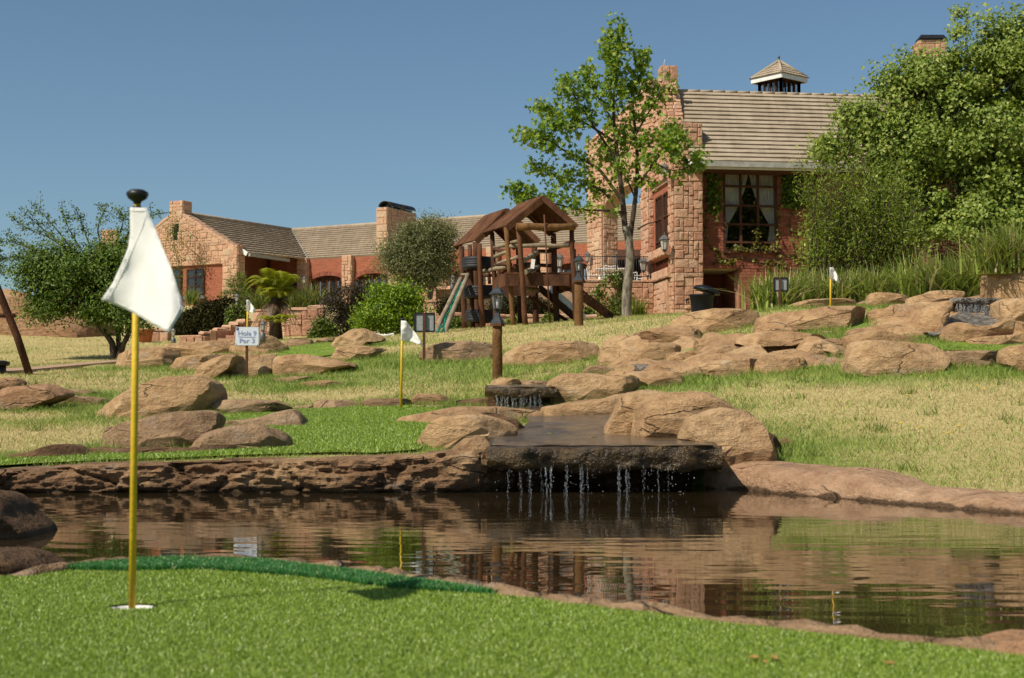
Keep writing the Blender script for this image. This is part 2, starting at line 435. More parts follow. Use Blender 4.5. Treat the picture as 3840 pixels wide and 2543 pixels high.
def cloth_mat():
    t = NT('white_flag_cloth')
    c = t.ramp(t.noise(9, 5, .6), [(.3, (.80, .79, .75)), (.7, (.86, .85, .82))])
    wv = t.noise(900, 1, .5)
    p = t.pbsdf(c, .9, t.bump(t.math('ADD', t.noise(30, 4), t.math('MULTIPLY', wv, .3)), .35, .006), .1)
    tr = t.node("ShaderNodeBsdfTranslucent"); tr.inputs[0].default_value = (.8, .79, .74, 1)
    mx = t.node("ShaderNodeMixShader"); mx.inputs[0].default_value = .3
    t.link(p, mx.inputs[1]); t.link(tr.outputs[0], mx.inputs[2]); return t.done(mx.outputs[0])
M['cloth'] = cloth_mat()
M['rust'] = plain('rusty_brown_steel', (.085, .03, .014), .6, .3)
M['signface'] = plain('white_sign_face', (.62, .67, .74), .4, .4, 0, .05)
M['sign_ink'] = plain('grey_blue_ink', (.30, .34, .52), .6, .2, 0, .05)
M['logo'] = plain('dark_blue_print', (.02, .015, .12), .5, .3)
M['board_back'] = plain('grey_board_back', (.27, .29, .29), .6, .3, 0, .2, 20)
M['terracotta'] = plain('terracotta', (.36, .12, .055), .85, .2)
M['rope'] = plain('teal_rope', (.005, .13, .085), .7, .3)
M['slide'] = plain('slide_metal', (.42, .44, .42), .3, .5, .4)
M['curtain'] = plain('white_curtain', (.66, .64, .60), .9, .1, 0, .06)
M['cup'] = plain('white_cup', (.75, .72, .68), .5, .3, 0, .08)
M['paving'] = plain('terrace_paving', (.36, .24, .16), .9, .15)
M['sill'] = plain('grey_sill', (.25, .25, .25), .6, .3)
M['dim'] = plain('interior_shade', (.015, .012, .01), .9, .1)  # near black: the shade of interiors and hollows put into the colour
M['petal'] = plain('yellow_petals', (.7, .5, .02), .7, .2)
M['leaf_litter'] = plain('fallen_leaf', (.30, .16, .05), .8, .2)
M['leaf_fresh'] = plain('floating_leaf', (.13, .22, .03), .6, .3)
def glass_mat():
    t = NT('window_glass')
    n = t.bump(t.noise(3, 2), .05, .02)
    return t.done(t.pbsdf((.02, .024, .028), .04, n, .6))
M['glass'] = glass_mat()
def lampglass():
    t = NT('frosted_lamp_glass')
    p = t.pbsdf((.62, .60, .52), .3, None, .5)
    tr = t.node("ShaderNodeBsdfTransparent"); mx = t.node("ShaderNodeMixShader"); mx.inputs[0].default_value = .3
    t.link(p, mx.inputs[1]); t.link(tr.outputs[0], mx.inputs[2]); return t.done(mx.outputs[0])
M['lampglass'] = lampglass()
def clearglass():
    t = NT('clear_lamp_glass')
    p = t.pbsdf((.3, .32, .32), .05, None, .6)
    tr = t.node("ShaderNodeBsdfTransparent"); mx = t.node("ShaderNodeMixShader"); mx.inputs[0].default_value = .72
    t.link(p, mx.inputs[1]); t.link(tr.outputs[0], mx.inputs[2]); return t.done(mx.outputs[0])
M['clearglass'] = clearglass()

# ------------------------------------------------------------------ object helpers
def tag(o, label=None, cat=None, group=None, kind=None):
    if label: o['label'] = label
    if cat: o['category'] = cat
    if group: o['group'] = group
    if kind: o['kind'] = kind
    return o
def empty(name, loc, label=None, cat=None, group=None):
    o = bpy.data.objects.new(name, None); o.empty_display_size = .2
    o.location = loc; COL.objects.link(o)
    return tag(o, label, cat, group)
def wloc(o):
    v = Vector(o.location)
    while o.parent: o = o.parent; v += Vector(o.location)
    return v
def link(name, me, mat=None, parent=None, loc=None):
    o = bpy.data.objects.new(name, me); COL.objects.link(o)
    if mat is not None and len(me.materials) == 0: me.materials.append(M[mat] if isinstance(mat, str) else mat)
    if parent is not None:
        o.parent = parent
        if loc is not None: o.location = Vector(loc) - wloc(parent)
    elif loc is not None: o.location = loc
    return o
class MB:
    def __init__(s): s.v = []; s.f = []; s.sm = []
    def add(s, vs, fs, smooth=False):
        k = len(s.v); s.v += [tuple(v) for v in vs]; s.f += [tuple(i + k for i in f) for f in fs]; s.sm += [smooth] * len(fs); return s
    def box(s, c, size, rot=None):
        x, y, z = size[0] / 2, size[1] / 2, size[2] / 2; c = Vector(c)
        vs = [Vector(p) for p in ((-x, -y, -z), (x, -y, -z), (x, y, -z), (-x, y, -z), (-x, -y, z), (x, -y, z), (x, y, z), (-x, y, z))]
        if rot is not None: vs = [rot @ v for v in vs]
        return s.add([v + c for v in vs], [(0, 3, 2, 1), (4, 5, 6, 7), (0, 1, 5, 4), (1, 2, 6, 5), (2, 3, 7, 6), (3, 0, 4, 7)])
    def obox(s, o, a, b, c):
        """box from corner o along three edge vectors"""
        o, a, b, c = map(Vector, (o, a, b, c))
        vs = [o, o + a, o + a + b, o + b, o + c, o + a + c, o + a + b + c, o + b + c]
        fs = [(0, 3, 2, 1), (4, 5, 6, 7), (0, 1, 5, 4), (1, 2, 6, 5), (2, 3, 7, 6), (3, 0, 4, 7)]
        if a.cross(b).dot(c) < 0: fs = [f[::-1] for f in fs]
        return s.add(vs, fs)
    def beam(s, p0, p1, w, h, up=(0, 0, 1)):
        p0, p1 = Vector(p0), Vector(p1); d = (p1 - p0); L = d.length; d = d / L
        a = d.cross(Vector(up)); a = a.normalized() if a.length > 1e-4 else Vector((1, 0, 0)); b = a.cross(d)
        return s.obox(p0 - a * w / 2 - b * h / 2, d * L, a * w, b * h)
    def tube(s, pts, rad, n=8, cap=True, smooth=True, jit=0):
        pts = [Vector(p) for p in pts]; k0 = len(s.v); prev = None
        for i, p in enumerate(pts):
            d = (pts[min(i + 1, len(pts) - 1)] - pts[max(i - 1, 0)])
            d = d.normalized() if d.length > 1e-9 else Vector((0, 0, 1))
            ref = Vector((0, 0, 1)) if abs(d.z) < .9 else Vector((1, 0, 0))
            if prev is not None and abs(prev.dot(d)) < .98: ref = prev
            a = (ref - d * ref.dot(d)).normalized(); b = d.cross(a); prev = a
            r = rad[i] if isinstance(rad, (list, tuple)) else rad
            for j in range(n):
                t = 2 * math.pi * j / n; rr = r * (1 + jit * (random.random() - .5))
                s.v.append(tuple(p + (a * math.cos(t) + b * math.sin(t)) * rr))
        for i in range(len(pts) - 1):
            for j in range(n):
                s.f.append((k0 + i * n + j, k0 + i * n + (j + 1) % n, k0 + (i + 1) * n + (j + 1) % n, k0 + (i + 1) * n + j)); s.sm.append(smooth)
        if cap:
            s.f.append(tuple(k0 + j for j in reversed(range(n)))); s.sm.append(False)
            s.f.append(tuple(k0 + (len(pts) - 1) * n + j for j in range(n))); s.sm.append(False)
        return s
    def lathe(s, c, prof, n=16, smooth=True, rot0=0, axis=None):
        k0 = len(s.v); c = Vector(c); q = Vector((0, 0, 1)).rotation_difference(Vector(axis)) if axis is not None else None
        for r, z in prof:
            for j in range(n):
                t = 2 * math.pi * j / n + rot0; p = Vector((r * math.cos(t), r * math.sin(t), z))
                if q: p = q @ p
                s.v.append(tuple(c + p))
        for i in range(len(prof) - 1):
            for j in range(n):
                s.f.append((k0 + i * n + j, k0 + i * n + (j + 1) % n, k0 + (i + 1) * n + (j + 1) % n, k0 + (i + 1) * n + j)); s.sm.append(smooth)
        s.f.append(tuple(k0 + j for j in reversed(range(n)))); s.sm.append(False)
        s.f.append(tuple(k0 + (len(prof) - 1) * n + j for j in range(n))); s.sm.append(False)
        return s
    def build(s, name, mat, parent=None, recenter=True, **kw):
        me = bpy.data.meshes.new(name)
        v = np.array(s.v, float); lo, hi = v.min(0), v.max(0)
        c = Vector(((lo[0] + hi[0]) / 2, (lo[1] + hi[1]) / 2, lo[2])) if recenter else Vector((0, 0, 0))
        me.from_pydata([tuple(Vector(p) - c) for p in s.v], [], s.f)
        if any(s.sm): me.polygons.foreach_set('use_smooth', s.sm)
        me.update()
        o = link(name, me, mat, parent, c)
        return tag(o, **kw)
def mesh_np(name, V, Fc, mat, parent=None, cols=None, smooth=False, loc=None, **kw):
    """mesh straight from arrays; Fc is (n,3) or (n,4)"""
    me = bpy.data.meshes.new(name); k = Fc.shape[1]
    me.vertices.add(len(V)); me.vertices.foreach_set('co', np.ascontiguousarray(V, dtype=np.float32).ravel())
    me.loops.add(len(Fc) * k); me.loops.foreach_set('vertex_index', np.ascontiguousarray(Fc, dtype=np.int32).ravel())
    me.polygons.add(len(Fc)); me.polygons.foreach_set('loop_start', np.arange(0, len(Fc) * k, k, dtype=np.int32))
    if smooth: me.polygons.foreach_set('use_smooth', np.ones(len(Fc), dtype=bool))
    me.update(calc_edges=True)
    if cols is not None:
        a = me.color_attributes.new('Col', 'FLOAT_COLOR', 'POINT')
        a.data.foreach_set('color', np.concatenate([cols, np.ones((len(cols), 1))], 1).astype(np.float32).ravel())
    o = link(name, me, mat, parent, Vector(loc) if loc is not None else (Vector((0, 0, 0)) if parent is not None else None))
    return tag(o, **kw)
def in_poly(X, Y, poly):
    X = np.asarray(X); Y = np.asarray(Y); r = np.zeros(X.shape, bool); n = len(poly); j = n - 1
    for i in range(n):
        xi, yi = poly[i][0], poly[i][1]; xj, yj = poly[j][0], poly[j][1]
        r ^= ((yi > Y) != (yj > Y)) & (X < (xj - xi) * (Y - yi) / (yj - yi + 1e-12) + xi); j = i
    return r
def resample(poly, step, closed=True):
    out = []; n = len(poly)
    for i in range(n if closed else n - 1):
        a = Vector(poly[i]); b = Vector(poly[(i + 1) % n]); k = max(1, int((b - a).length / step))
        for t in range(k): out.append(a.lerp(b, t / k))
    if not closed: out.append(Vector(poly[-1]))
    return out
def fill(poly2, spacing, holes=()):
    """triangulated interior of a 2-D polygon with a spread of inner points"""
    b = [Vector((p[0], p[1])) for p in resample([Vector((p[0], p[1])) for p in poly2], spacing)]
    es = [(i, (i + 1) % len(b)) for i in range(len(b))]
    vs = list(b)
    for c, r in holes:
        k = len(vs); n = 28
        vs += [Vector((c[0] + r * math.cos(2 * math.pi * i / n), c[1] + r * math.sin(2 * math.pi * i / n))) for i in range(n)]
        es += [(k + i, k + (i + 1) % n) for i in range(n)]
    A = np.array([tuple(p) for p in b]); lo, hi = A.min(0), A.max(0)
    gx, gy = np.meshgrid(np.arange(lo[0], hi[0], spacing), np.arange(lo[1], hi[1], spacing))
    gx = gx + rng.uniform(-.2, .2, gx.shape) * spacing; gy = gy + rng.uniform(-.2, .2, gy.shape) * spacing
    m = in_poly(gx, gy, A)
    d2 = ((gx[m][:, None] - A[:, 0]) ** 2 + (gy[m][:, None] - A[:, 1]) ** 2).min(1)
    P2 = np.stack([gx[m], gy[m]], 1)[d2 > (spacing * .45) ** 2]
    for c, r in holes: P2 = P2[((P2 - np.array(c)) ** 2).sum(1) > (r * 1.15) ** 2]
    vs += [Vector(p) for p in P2]
    v, e, f, *_ = delaunay_2d_cdt(vs, es, [], 1 if not holes else 0, 1e-6)
    out = []
    for t in f:
        c = sum((v[i] for i in t), Vector((0, 0))) / len(t)
        if holes:
            if any((c - Vector(h[0])).length < h[1] * .98 for h in holes): continue
            if not in_poly(np.array([c.x]), np.array([c.y]), A)[0]: continue
        out.append(tuple(t))
    return v, out, b

# ------------------------------------------------------------------ rock outlines (photo pixels), used for the ground colour too
ROCKS = []      # (crop, pts, material, label, options)
def rk(crop, pts, mat, label, **o): ROCKS.append((S(crop, pts), mat, label, o))
GR = 'sandstone boulders of the rockery'
# left side
rk('A', [(-60,545),(60,525),(150,528),(185,560),(180,590),(100,625),(-60,640)], 'rock_red', 'small rounded boulder just behind the long reddish rock, near the leaning swing leg')
rk('A', [(-80,770),(-80,650),(0,640),(90,600),(300,578),(370,568),(470,600),(505,630),(495,660),(300,720),(130,765),(0,775)], 'rock_red', 'long reddish split boulder in dry lawn in front of the leaning swing leg')
rk('A', [(490,605),(650,612),(735,635),(640,660),(500,660)], 'rock_brown', 'flat brown slab poking out beside the long reddish split boulder', flat=1)
rk('A', [(420,700),(520,655),(700,665),(860,695),(700,715),(480,725)], 'rock_brown', 'low flat slab sunk in the dry lawn in front of the reddish boulder', flat=1)
rk('A', [(660,830),(860,700),(960,620),(1060,580),(1250,530),(1480,520),(1590,570),(1615,690),(1540,750),(1350,760),(1180,790),(1010,830),(800,860)], 'rock', 'large layered boulder with a dark horizontal crack, behind the tall near flag pole')
rk('A', [(1530,750),(1560,700),(1700,685),(1900,685),(2080,715),(2135,745),(2000,775),(1700,810),(1600,790)], 'rock_brown', 'long low boulder at the back corner of the middle putting green')
rk('A', [(720,1060),(730,960),(760,910),(980,850),(1150,810),(1330,780),(1550,770),(1650,810),(1590,880),(1560,930),(1500,1000),(1420,1030),(1200,1060),(900,1070)], 'rock_brown', 'broad brown boulder with stepped edges behind the near flag pole, above the pond wall')
rk('A', [(1375,1080),(1540,930),(1700,880),(1900,865),(2020,900),(2110,960),(2140,1015),(2050,1050),(1780,1085),(1600,1090)], 'rock_brown', 'smooth wedge shaped boulder lying on the front of the middle putting green')
rk('A', [(1590,880),(1700,840),(1900,820),(2080,770),(2160,755),(2220,820),(2265,875),(2200,885),(2050,890),(1900,880)], 'rock_brown', 'knobbly boulder with a dark hollow jutting into the middle putting green')
rk('A', [(-60,1140),(0,1120),(120,1085),(280,1060),(400,1015),(520,1010),(590,1035),(610,1070),(720,1085),(560,1110),(350,1130)], 'rock_dark', 'grey low boulder beside the narrow turf strip on the pond wall')
rk('A', [(845,465),(870,350),(960,320),(1150,300),(1280,320),(1300,370),(1250,430),(1000,475)], 'rock', 'cracked boulder right beside the trunk of the dark bushy tree')
rk('A', [(1180,330),(1250,280),(1450,270),(1700,245),(1800,300),(1700,350),(1450,370),(1300,380)], 'rock', 'long boulder behind the Hole 9 sign, below the curved stone step wall', dd=1.2)
rk('A', [(1250,440),(1300,380),(1500,355),(1750,350),(1600,430),(1430,470),(1280,480)], 'rock', 'boulder between the cracked one by the tree and the tilted one at the sign')
rk('A', [(1410,520),(1500,420),(1650,360),(1790,360),(1700,450),(1560,540),(1480,545)], 'rock', 'tilted slab leaning against the angular boulder behind the sign post')
rk('A', [(1510,540),(1620,470),(1780,360),(2020,355),(2010,440),(2000,500),(1800,520),(1620,535)], 'rock', 'angular boulder directly behind the Hole 9 sign post')
rk('A', [(1700,345),(1720,260),(1900,210),(2010,225),(2060,270),(2130,295),(2060,340),(1980,365),(1800,365)], 'rock', 'high boulder carrying the low garden lantern, beside the tree fern', dd=1.0)
rk('B', [(45,505),(60,370),(300,355),(450,380),(680,430),(480,470),(350,500),(100,515)], 'rock', 'stepped boulder at the front of the far left putting green')
rk('B', [(30,530),(200,515),(360,515),(330,545),(150,560)], 'rock_brown', 'flat stepping stone in the grass below the stepped boulder', flat=1)
rk('B', [(210,580),(300,555),(450,540),(605,575),(480,592),(300,590)], 'rock', 'pale flat stepping stone in the lawn, lower of the two', flat=1)
rk('B', [(465,305),(520,235),(640,170),(720,165),(870,230),(860,250),(740,262),(720,290),(520,312)], 'rock', 'domed boulder beside the far left putting green, in front of the lime bush')
rk('B', [(480,375),(520,300),(680,290),(880,310),(800,350),(780,390),(640,402),(540,402)], 'rock', 'low wedge boulder in front of the domed boulder by the far green')
rk('B', [(125,275),(160,245),(250,238),(330,245),(345,285),(200,302),(150,292)], 'rock_brown', 'small square boulder at the back of the far left putting green')
rk('B', [(335,265),(400,235),(500,225),(480,260),(370,282)], 'rock_brown', 'flat boulder between the small square one and the domed boulder')
rk('B', [(1125,370),(1160,310),(1300,265),(1480,258),(1640,270),(1662,300),(1655,402),(1500,415),(1300,395),(1170,390)], 'rock_brown', 'wide boulder behind the brown framed board, left of the lamp post')
rk('C', [(-230,425),(-220,345),(-100,290),(60,262),(330,262),(440,275),(485,320),(485,400),(400,415),(200,440),(0,435)], 'rock', 'wide smooth boulder behind the nearer wooden lamp post')
# edging stones behind the middle green
rk('B', [(-60,765),(-60,700),(0,690),(80,690),(175,745),(60,768)], 'rock_brown', 'edging stone behind the middle green next to the long low boulder')
rk('B', [(180,758),(220,730),(350,722),(350,758)], 'rock_brown', 'smallest flat edging stone behind the middle green', flat=1)
rk('B', [(345,752),(345,715),(400,685),(600,690),(700,710),(725,745),(600,760),(450,758)], 'rock_brown', 'long edging stone behind the middle green, next to the smallest one')
rk('B', [(725,748),(700,700),(740,680),(1000,675),(1065,690),(1060,742),(900,752)], 'rock_brown', 'edging stone standing directly behind the middle flag pole')
rk('B', [(1065,722),(1080,660),(1130,640),(1270,645),(1370,690),(1380,712),(1200,728)], 'rock', 'rounded edging boulder just past the middle flag pole towards the small waterfall')
rk('B', [(1380,728),(1400,690),(1560,675),(1690,680),(1690,732),(1500,738)], 'rock_dark', 'edging stone touching the foot of the small waterfall')
rk('B', [(1055,750),(1070,725),(1350,725),(1370,752),(1150,758)], 'rock_brown', 'low flat edging stone in front of the rounded edging boulder', flat=1)
rk('B', [(915,872),(1000,815),(1200,775),(1400,738),(1700,738),(2000,770),(2030,810),(1920,862),(1700,855),(1400,835),(1150,872)], 'rock', 'long pale rock tongue between the middle green and the stream')
rk('B', [(1080,1048),(1120,990),(1170,900),(1200,860),(1300,815),(1560,800),(1750,850),(1850,900),(1800,960),(1700,980),(1600,1040),(1450,1075),(1250,1075)], 'rock', 'smooth tan boulder between the middle green and the big waterfall')
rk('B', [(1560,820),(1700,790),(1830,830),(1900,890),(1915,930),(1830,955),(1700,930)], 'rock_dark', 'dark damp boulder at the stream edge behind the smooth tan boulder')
# centre and right rockery
rk('C', [(120,605),(150,540),(250,495),(400,500),(600,520),(700,510),(780,550),(740,600),(640,640),(560,670),(440,695),(300,710),(220,735),(170,725),(150,650)], 'rock', 'large pale boulder right beside the small waterfall', cuts=14, wide=1.14, down=1.5)
rk('C', [(95,805),(110,740),(300,700),(500,680),(570,650),(680,640),(640,700),(620,760),(570,835),(350,820),(200,820)], 'rock', 'low sloping rock along the stream below the pale boulder', cuts=10, wide=1.2, down=1.6)
rk('C', [(630,515),(760,480),(1000,478),(1110,520),(1080,580),(1020,612),(870,605),(800,560)], 'rock', 'smooth boulder behind the big bank boulder, edged with green grass')
rk('C', [(345,495),(400,440),(500,430),(560,450),(700,500),(560,512),(420,505)], 'rock_brown', 'small boulder where the upper stream turns, above the pale boulder')
rk('C', [(490,405),(495,320),(540,240),(640,210),(760,215),(800,270),(870,280),(1000,270),(1080,290),(1060,330),(980,380),(990,430),(700,435),(510,428)], 'rock', 'massive creased boulder at the left end of the upper rockery')
rk('C', [(745,205),(850,175),(1000,150),(1140,152),(1260,200),(1215,290),(1190,330),(1080,335),(1000,275),(850,270)], 'rock', 'boulder with a shaded right face on top of the massive creased boulder', dd=.6)
rk('C', [(980,385),(1000,340),(1250,335),(1400,290),(1530,310),(1490,370),(1300,395),(1100,435),(1000,432)], 'rock', 'low greyish boulder beside the dark cave pool')
rk('C', [(1190,335),(1200,245),(1400,215),(1510,205),(1570,250),(1585,340),(1400,335),(1300,338)], 'rock', 'square boulder holding up the left end of the cave slab', dd=.5)
rk('C', [(1100,485),(1280,410),(1500,385),(1640,390),(1630,490),(1500,525),(1300,545),(1270,500),(1180,485)], 'rock', 'boulder below the cave pool, fringed with grass')
rk('C', [(1630,495),(1640,395),(1800,390),(1980,375),(2010,430),(1900,470),(1850,492),(1700,505)], 'rock', 'boulder below the cave pool touching the rounded knob stone')
rk('C', [(1080,525),(1150,470),(1250,465),(1270,535),(1120,535)], 'rock_brown', 'small dark stone wedged below the cave pool')
rk('C', [(1000,155),(1050,90),(1130,55),(1300,25),(1500,25),(1640,50),(1675,90),(1650,160),(1500,195),(1290,200),(1180,170),(1080,152)], 'rock', 'big domed boulder in front of the black dustbin')
rk('E', [(100,872),(120,770),(280,740),(450,735),(640,695),(850,690),(1020,700),(1030,800),(980,835),(860,862),(740,892),(640,875),(300,865)], 'rock', 'long cracked boulder below the far right flag')
rk('E', [(400,1082),(510,990),(620,1000),(690,1090),(700,1140),(580,1165),(470,1125)], 'rock', 'rounded knob stone in front of the cave slab')
rk('E', [(560,1015),(700,1010),(870,1050),(860,1142),(740,1155),(690,1080)], 'rock', 'boulder squeezed between the knob stone and the huge ochre boulder', dd=.4)
rk('C', [(535,915),(590,830),(650,690),(700,640),(800,625),(960,640),(1020,720),(1020,830),(980,938),(800,930),(650,920)], 'rock', 'tall pinkish boulder at the stream side above the big ledge', dfix=11.7, T=.4, n=70, m=28, down=1.05, cuts=10, wide=1.14)
rk('C', [(800,930),(830,720),(960,645),(1230,640),(1340,690),(1400,745),(1560,800),(1400,960),(1000,948)], 'rock', 'broad flat topped tan boulder above the big ledge', dfix=11.1, T=.5, n=80, m=30, down=1.1, cuts=9, wide=1.2)
rk('C', [(1120,975),(1180,820),(1400,755),(1540,790),(1640,870),(1690,1000),(1710,1120),(1560,1145),(1400,1195),(1320,1180),(1270,1085),(1200,985)], 'rock', 'biggest tan boulder sloping down beside the big waterfall to the pond bank', dfix=10.1, T=.42, n=80, m=30, down=1.1, cuts=9, wide=1.16)
rk('C', [(1600,935),(1680,900),(1760,950),(1810,1020),(1805,1105),(1700,1118)], 'rock_dark', 'dark shaded boulder tucked against the biggest tan boulder')  # shadow side of the outcrop, painted with the darker rock colour
rk('C', [(1770,990),(1860,965),(1915,990),(1880,1032),(1790,1035)], 'rock_red', 'small reddish stone in tall grass behind the dark shaded boulder')
rk('E', [(825,1225),(870,1080),(890,1000),(1000,985),(1300,990),(1560,1010),(1660,1060),(1680,1150),(1600,1225),(1400,1278),(1250,1268),(1100,1255),(1000,1238)], 'rock', 'huge blocky ochre boulder in front of the right putting green', n=76, m=30)
rk('E', [(1685,1175),(1690,1070),(1900,1065),(2180,1065),(2185,1130),(2150,1185),(1950,1205),(1750,1205)], 'rock_brown', 'long low block along the front of the right putting green')
rk('E', [(2180,1155),(2180,1070),(2230,1030),(2368,1015),(2460,1030),(2460,1240),(2300,1248),(2270,1200)], 'rock', 'tall block ending the row in front of the right putting green')
rk('E', [(1850,1008),(1880,960),(2000,945),(2368,920),(2460,930),(2460,1003),(2100,1012)], 'rock', 'long flat slab behind the right putting green', T=.35)
rk('E', [(810,935),(900,880),(1150,845),(1300,840),(1390,890),(1370,932),(1250,950),(1000,955)], 'rock', 'low boulder with a dark notch beside the shallow stream pool')
rk('E', [(850,1000),(850,940),(1000,900),(1110,880),(1200,920),(1330,940),(1560,980),(1550,1005),(1200,1008)], 'rock', 'peaked boulder just behind the huge ochre boulder')
rk('E', [(1340,935),(1440,895),(1550,905),(1650,935),(1600,960),(1450,965)], 'rock', 'small boulder at the foot of the glittering cascade')
rk('E', [(1670,935),(1700,850),(1790,820),(1900,850),(2150,850),(2230,790),(2280,790),(2270,880),(2250,925),(2000,938),(1800,945)], 'rock', 'saddle shaped boulder in front of the glittering cascade', dfix=18.3, T=.3, bury=.15)
rk('E', [(1040,805),(1050,740),(1100,710),(1380,700),(1520,720),(1600,770),(1560,870),(1400,885),(1250,845),(1100,835)], 'rock', 'broad boulder left of the glittering cascade, next to the long cracked boulder', dd=.3)
rk('E', [(1370,725),(1400,610),(1520,580),(1700,590),(1860,610),(1760,650),(1740,715),(1650,755),(1500,725)], 'rock', 'upper boulder beside the top ledge of the glittering cascade', dd=.9)
rk('E', [(2150,835),(2145,640),(2230,620),(2368,640),(2460,640),(2460,840),(2300,805),(2200,805)], 'rock', 'grey pitted boulder right of the glittering cascade', dfix=19.7, T=.5)
rk('E', [(1440,800),(1500,720),(1600,660),(1700,640),(1745,660),(1730,700),(1680,760),(1640,860),(1560,900),(1450,880)], 'rock', 'rock flank hugging the left edge of the glittering cascade', dfix=19.5, T=.4)
rk('E', [(2270,875),(2290,810),(2368,830),(2460,840),(2460,925),(2300,920)], 'rock', 'cracked boulder below the grey pitted boulder')
rk('E', [(2060,610),(2065,470),(2080,350),(2110,295),(2230,265),(2310,240),(2460,230),(2460,640),(2200,620)], 'rock', 'towering squared boulder with reeds growing on top', dfix=22.8, T=.55, bury=.3)
rk('E', [(330,692),(400,660),(520,630),(760,620),(900,630),(940,660),(880,692),(600,695)], 'rock', 'long low boulder at the foot of the reeds, behind the far right flag')
rk('E', [(1020,672),(1050,590),(1080,565),(1250,575),(1390,600),(1370,640),(1310,695),(1150,695)], 'rock', 'squarish boulder with a dark end in front of the reeds')
rk('E', [(1510,592),(1560,555),(1700,548),(1840,560),(1870,592),(1700,605)], 'rock', 'flat topped boulder in front of the reeds above the cascade', dd=.6)
rk('E', [(920,662),(1000,635),(1040,640),(1020,682),(940,685)], 'rock_brown', 'little stone beside the squarish boulder at the reeds')
rk('E', [(550,928),(620,895),(800,900),(840,952),(700,955)], 'rock', 'flat boulder above the cave slab', dd=.3)
# foreground and far edges
rk('N', [(-250,150),(0,140),(120,230),(230,400),(400,560),(520,730),(480,790),(0,840),(-250,840)], 'rock_dark', 'dark shaded boulder standing in the pond water', dfix=6.1, T=.35, bury=.12)  # its shade is put into the dark rock colour
rk('N', [(-250,850),(0,840),(180,840),(400,900),(560,1000),(640,1080),(400,1115),(0,1215),(-250,1240)], 'rock_dark', 'dark boulder at the pond end of the near putting green', dfix=4.05, T=.22, bury=.06)  # shade here also comes from the dark rock colour
rk('S', [(3690,2445),(3740,2400),(3840,2380),(3990,2390),(3990,2530),(3840,2510),(3740,2475)], 'rock_red', 'reddish boulder at the pond rim of the near putting green', dfix=2.62, T=.12, bury=.03)
rk('L', [(-160,330),(0,330),(150,305),(300,340),(420,380),(700,420),(1000,480),(1250,600),(1400,780),(1400,892),(500,870),(-160,865)], 'rock_red', 'huge orange rock face behind the dark bushy tree', dfix=46.0, T=1.4, n=80, m=28)

rock_spots = []      # (x, y, half width) of every rock foot, for the greener grass that grows there
for pts, mat, label, o in ROCKS:
    xs = [p[0] for p in pts]; ys = [p[1] for p in pts]; ymax = max(ys)
    low = [p for p in pts if p[1] > ymax - .35 * (ymax - min(ys))]
    bx = (min(xs) + max(xs)) / 2; by = sum(p[1] for p in low) / len(low)
    b = P(bx, by, o['dfix']) if 'dfix' in o else hit(bx, by)
    if 'dfix' not in o and o.get('dd'): b = P(bx, by, b.y + o['dd'])
    o['b'] = b; o['w'] = px(max(xs) - min(xs), b.y)
    rock_spots.append((b.x, b.y, o['w'] / 2))
RSP = np.array([r for r in rock_spots if 8 < r[1] < 33])
OUTCROPS = [([(2170, 1445), (2250, 1360), (2330, 1290), (2480, 1250), (2620, 1262), (2760, 1268), (2990, 1290), (3190, 1300), (3200, 1335), (3160, 1372), (2960, 1388), (2800, 1408), (2560, 1428), (2480, 1442)], 'broken sandstone outcrop between the boulders round the cave pool'),
            ([(3180, 1262), (3290, 1178), (3400, 1150), (3500, 1128), (3580, 1112), (3780, 1118), (3900, 1130), (3900, 1282), (3700, 1266), (3500, 1276), (3300, 1292)], 'broken sandstone outcrop between the boulders round the glittering cascade')]
OUT_POLY = [[(lambda q: (q.x, q.y))(hit(*p)) for p in pl] for pl, _ in OUTCROPS]
def greenness(X, Y):
    X = np.asarray(X, float); Y = np.asarray(Y, float)
    g = np.zeros(X.shape)
    for bx, by, hw in RSP:
        dx = np.maximum(np.abs(X - bx) - hw * .8, 0); dy = Y - by
        dy = np.where(dy > 0, dy * .7, dy)
        g = np.maximum(g, np.exp(-np.sqrt(dx * dx + dy * dy) / .75))
    mid = np.exp(-(((X + 1.2) / 2.6) ** 2 + ((Y - 23.0) / 3.6) ** 2)) * .8      # greener lawn round the boards
    far = np.clip((Y - 28) / 25, 0, .12)
    g = np.clip(np.maximum(g, mid) + far, 0, 1)
    return g

# ------------------------------------------------------------------ ground sheet
def axis(segs):
    out = []
    for a, b, st_ in segs: out += list(np.arange(a, b, st_))
    return np.array(out + [segs[-1][1]])
gx = axis([(-2500, -300, 550), (-300, -60, 40), (-60, -16, 2.2), (-16, -7, .5), (-7, 7, .14), (7, 16, .5), (16, 60, 2.2), (60, 300, 40), (300, 2500, 550)])
gy = axis([(-40, 0, 10), (0, 7, .7), (7, 18, .13), (18, 30, .25), (30, 60, .8), (60, 130, 4), (130, 300, 30), (300, 3500, 600)])
GX, GY = np.meshgrid(gx, gy)
GZ = tz_np(GX, GY)
GZ += (fnoise(GX * 1.3, GY * 1.3) - .5) * np.clip((GY - 8) / 10, .3, 1) * .07
GZ = np.where(GY < pond_edge(GX), -.38, GZ)
GZ = np.where((GY > 300), 7.0 - (GY - 300) * .004, GZ)
nx, ny = len(gx), len(gy)
V = np.stack([GX, GY, GZ], -1).reshape(-1, 3)
i0 = (np.arange(ny - 1)[:, None] * nx + np.arange(nx - 1)[None]).ravel()
Fq = np.stack([i0, i0 + 1, i0 + nx + 1, i0 + nx], 1)
ground = mesh_np('ground', V, Fq, 'lawn', smooth=True, kind='structure', label='sloping dry lawn with greener grass round the rocks')
a = ground.data.attributes.new('green', 'FLOAT', 'POINT')
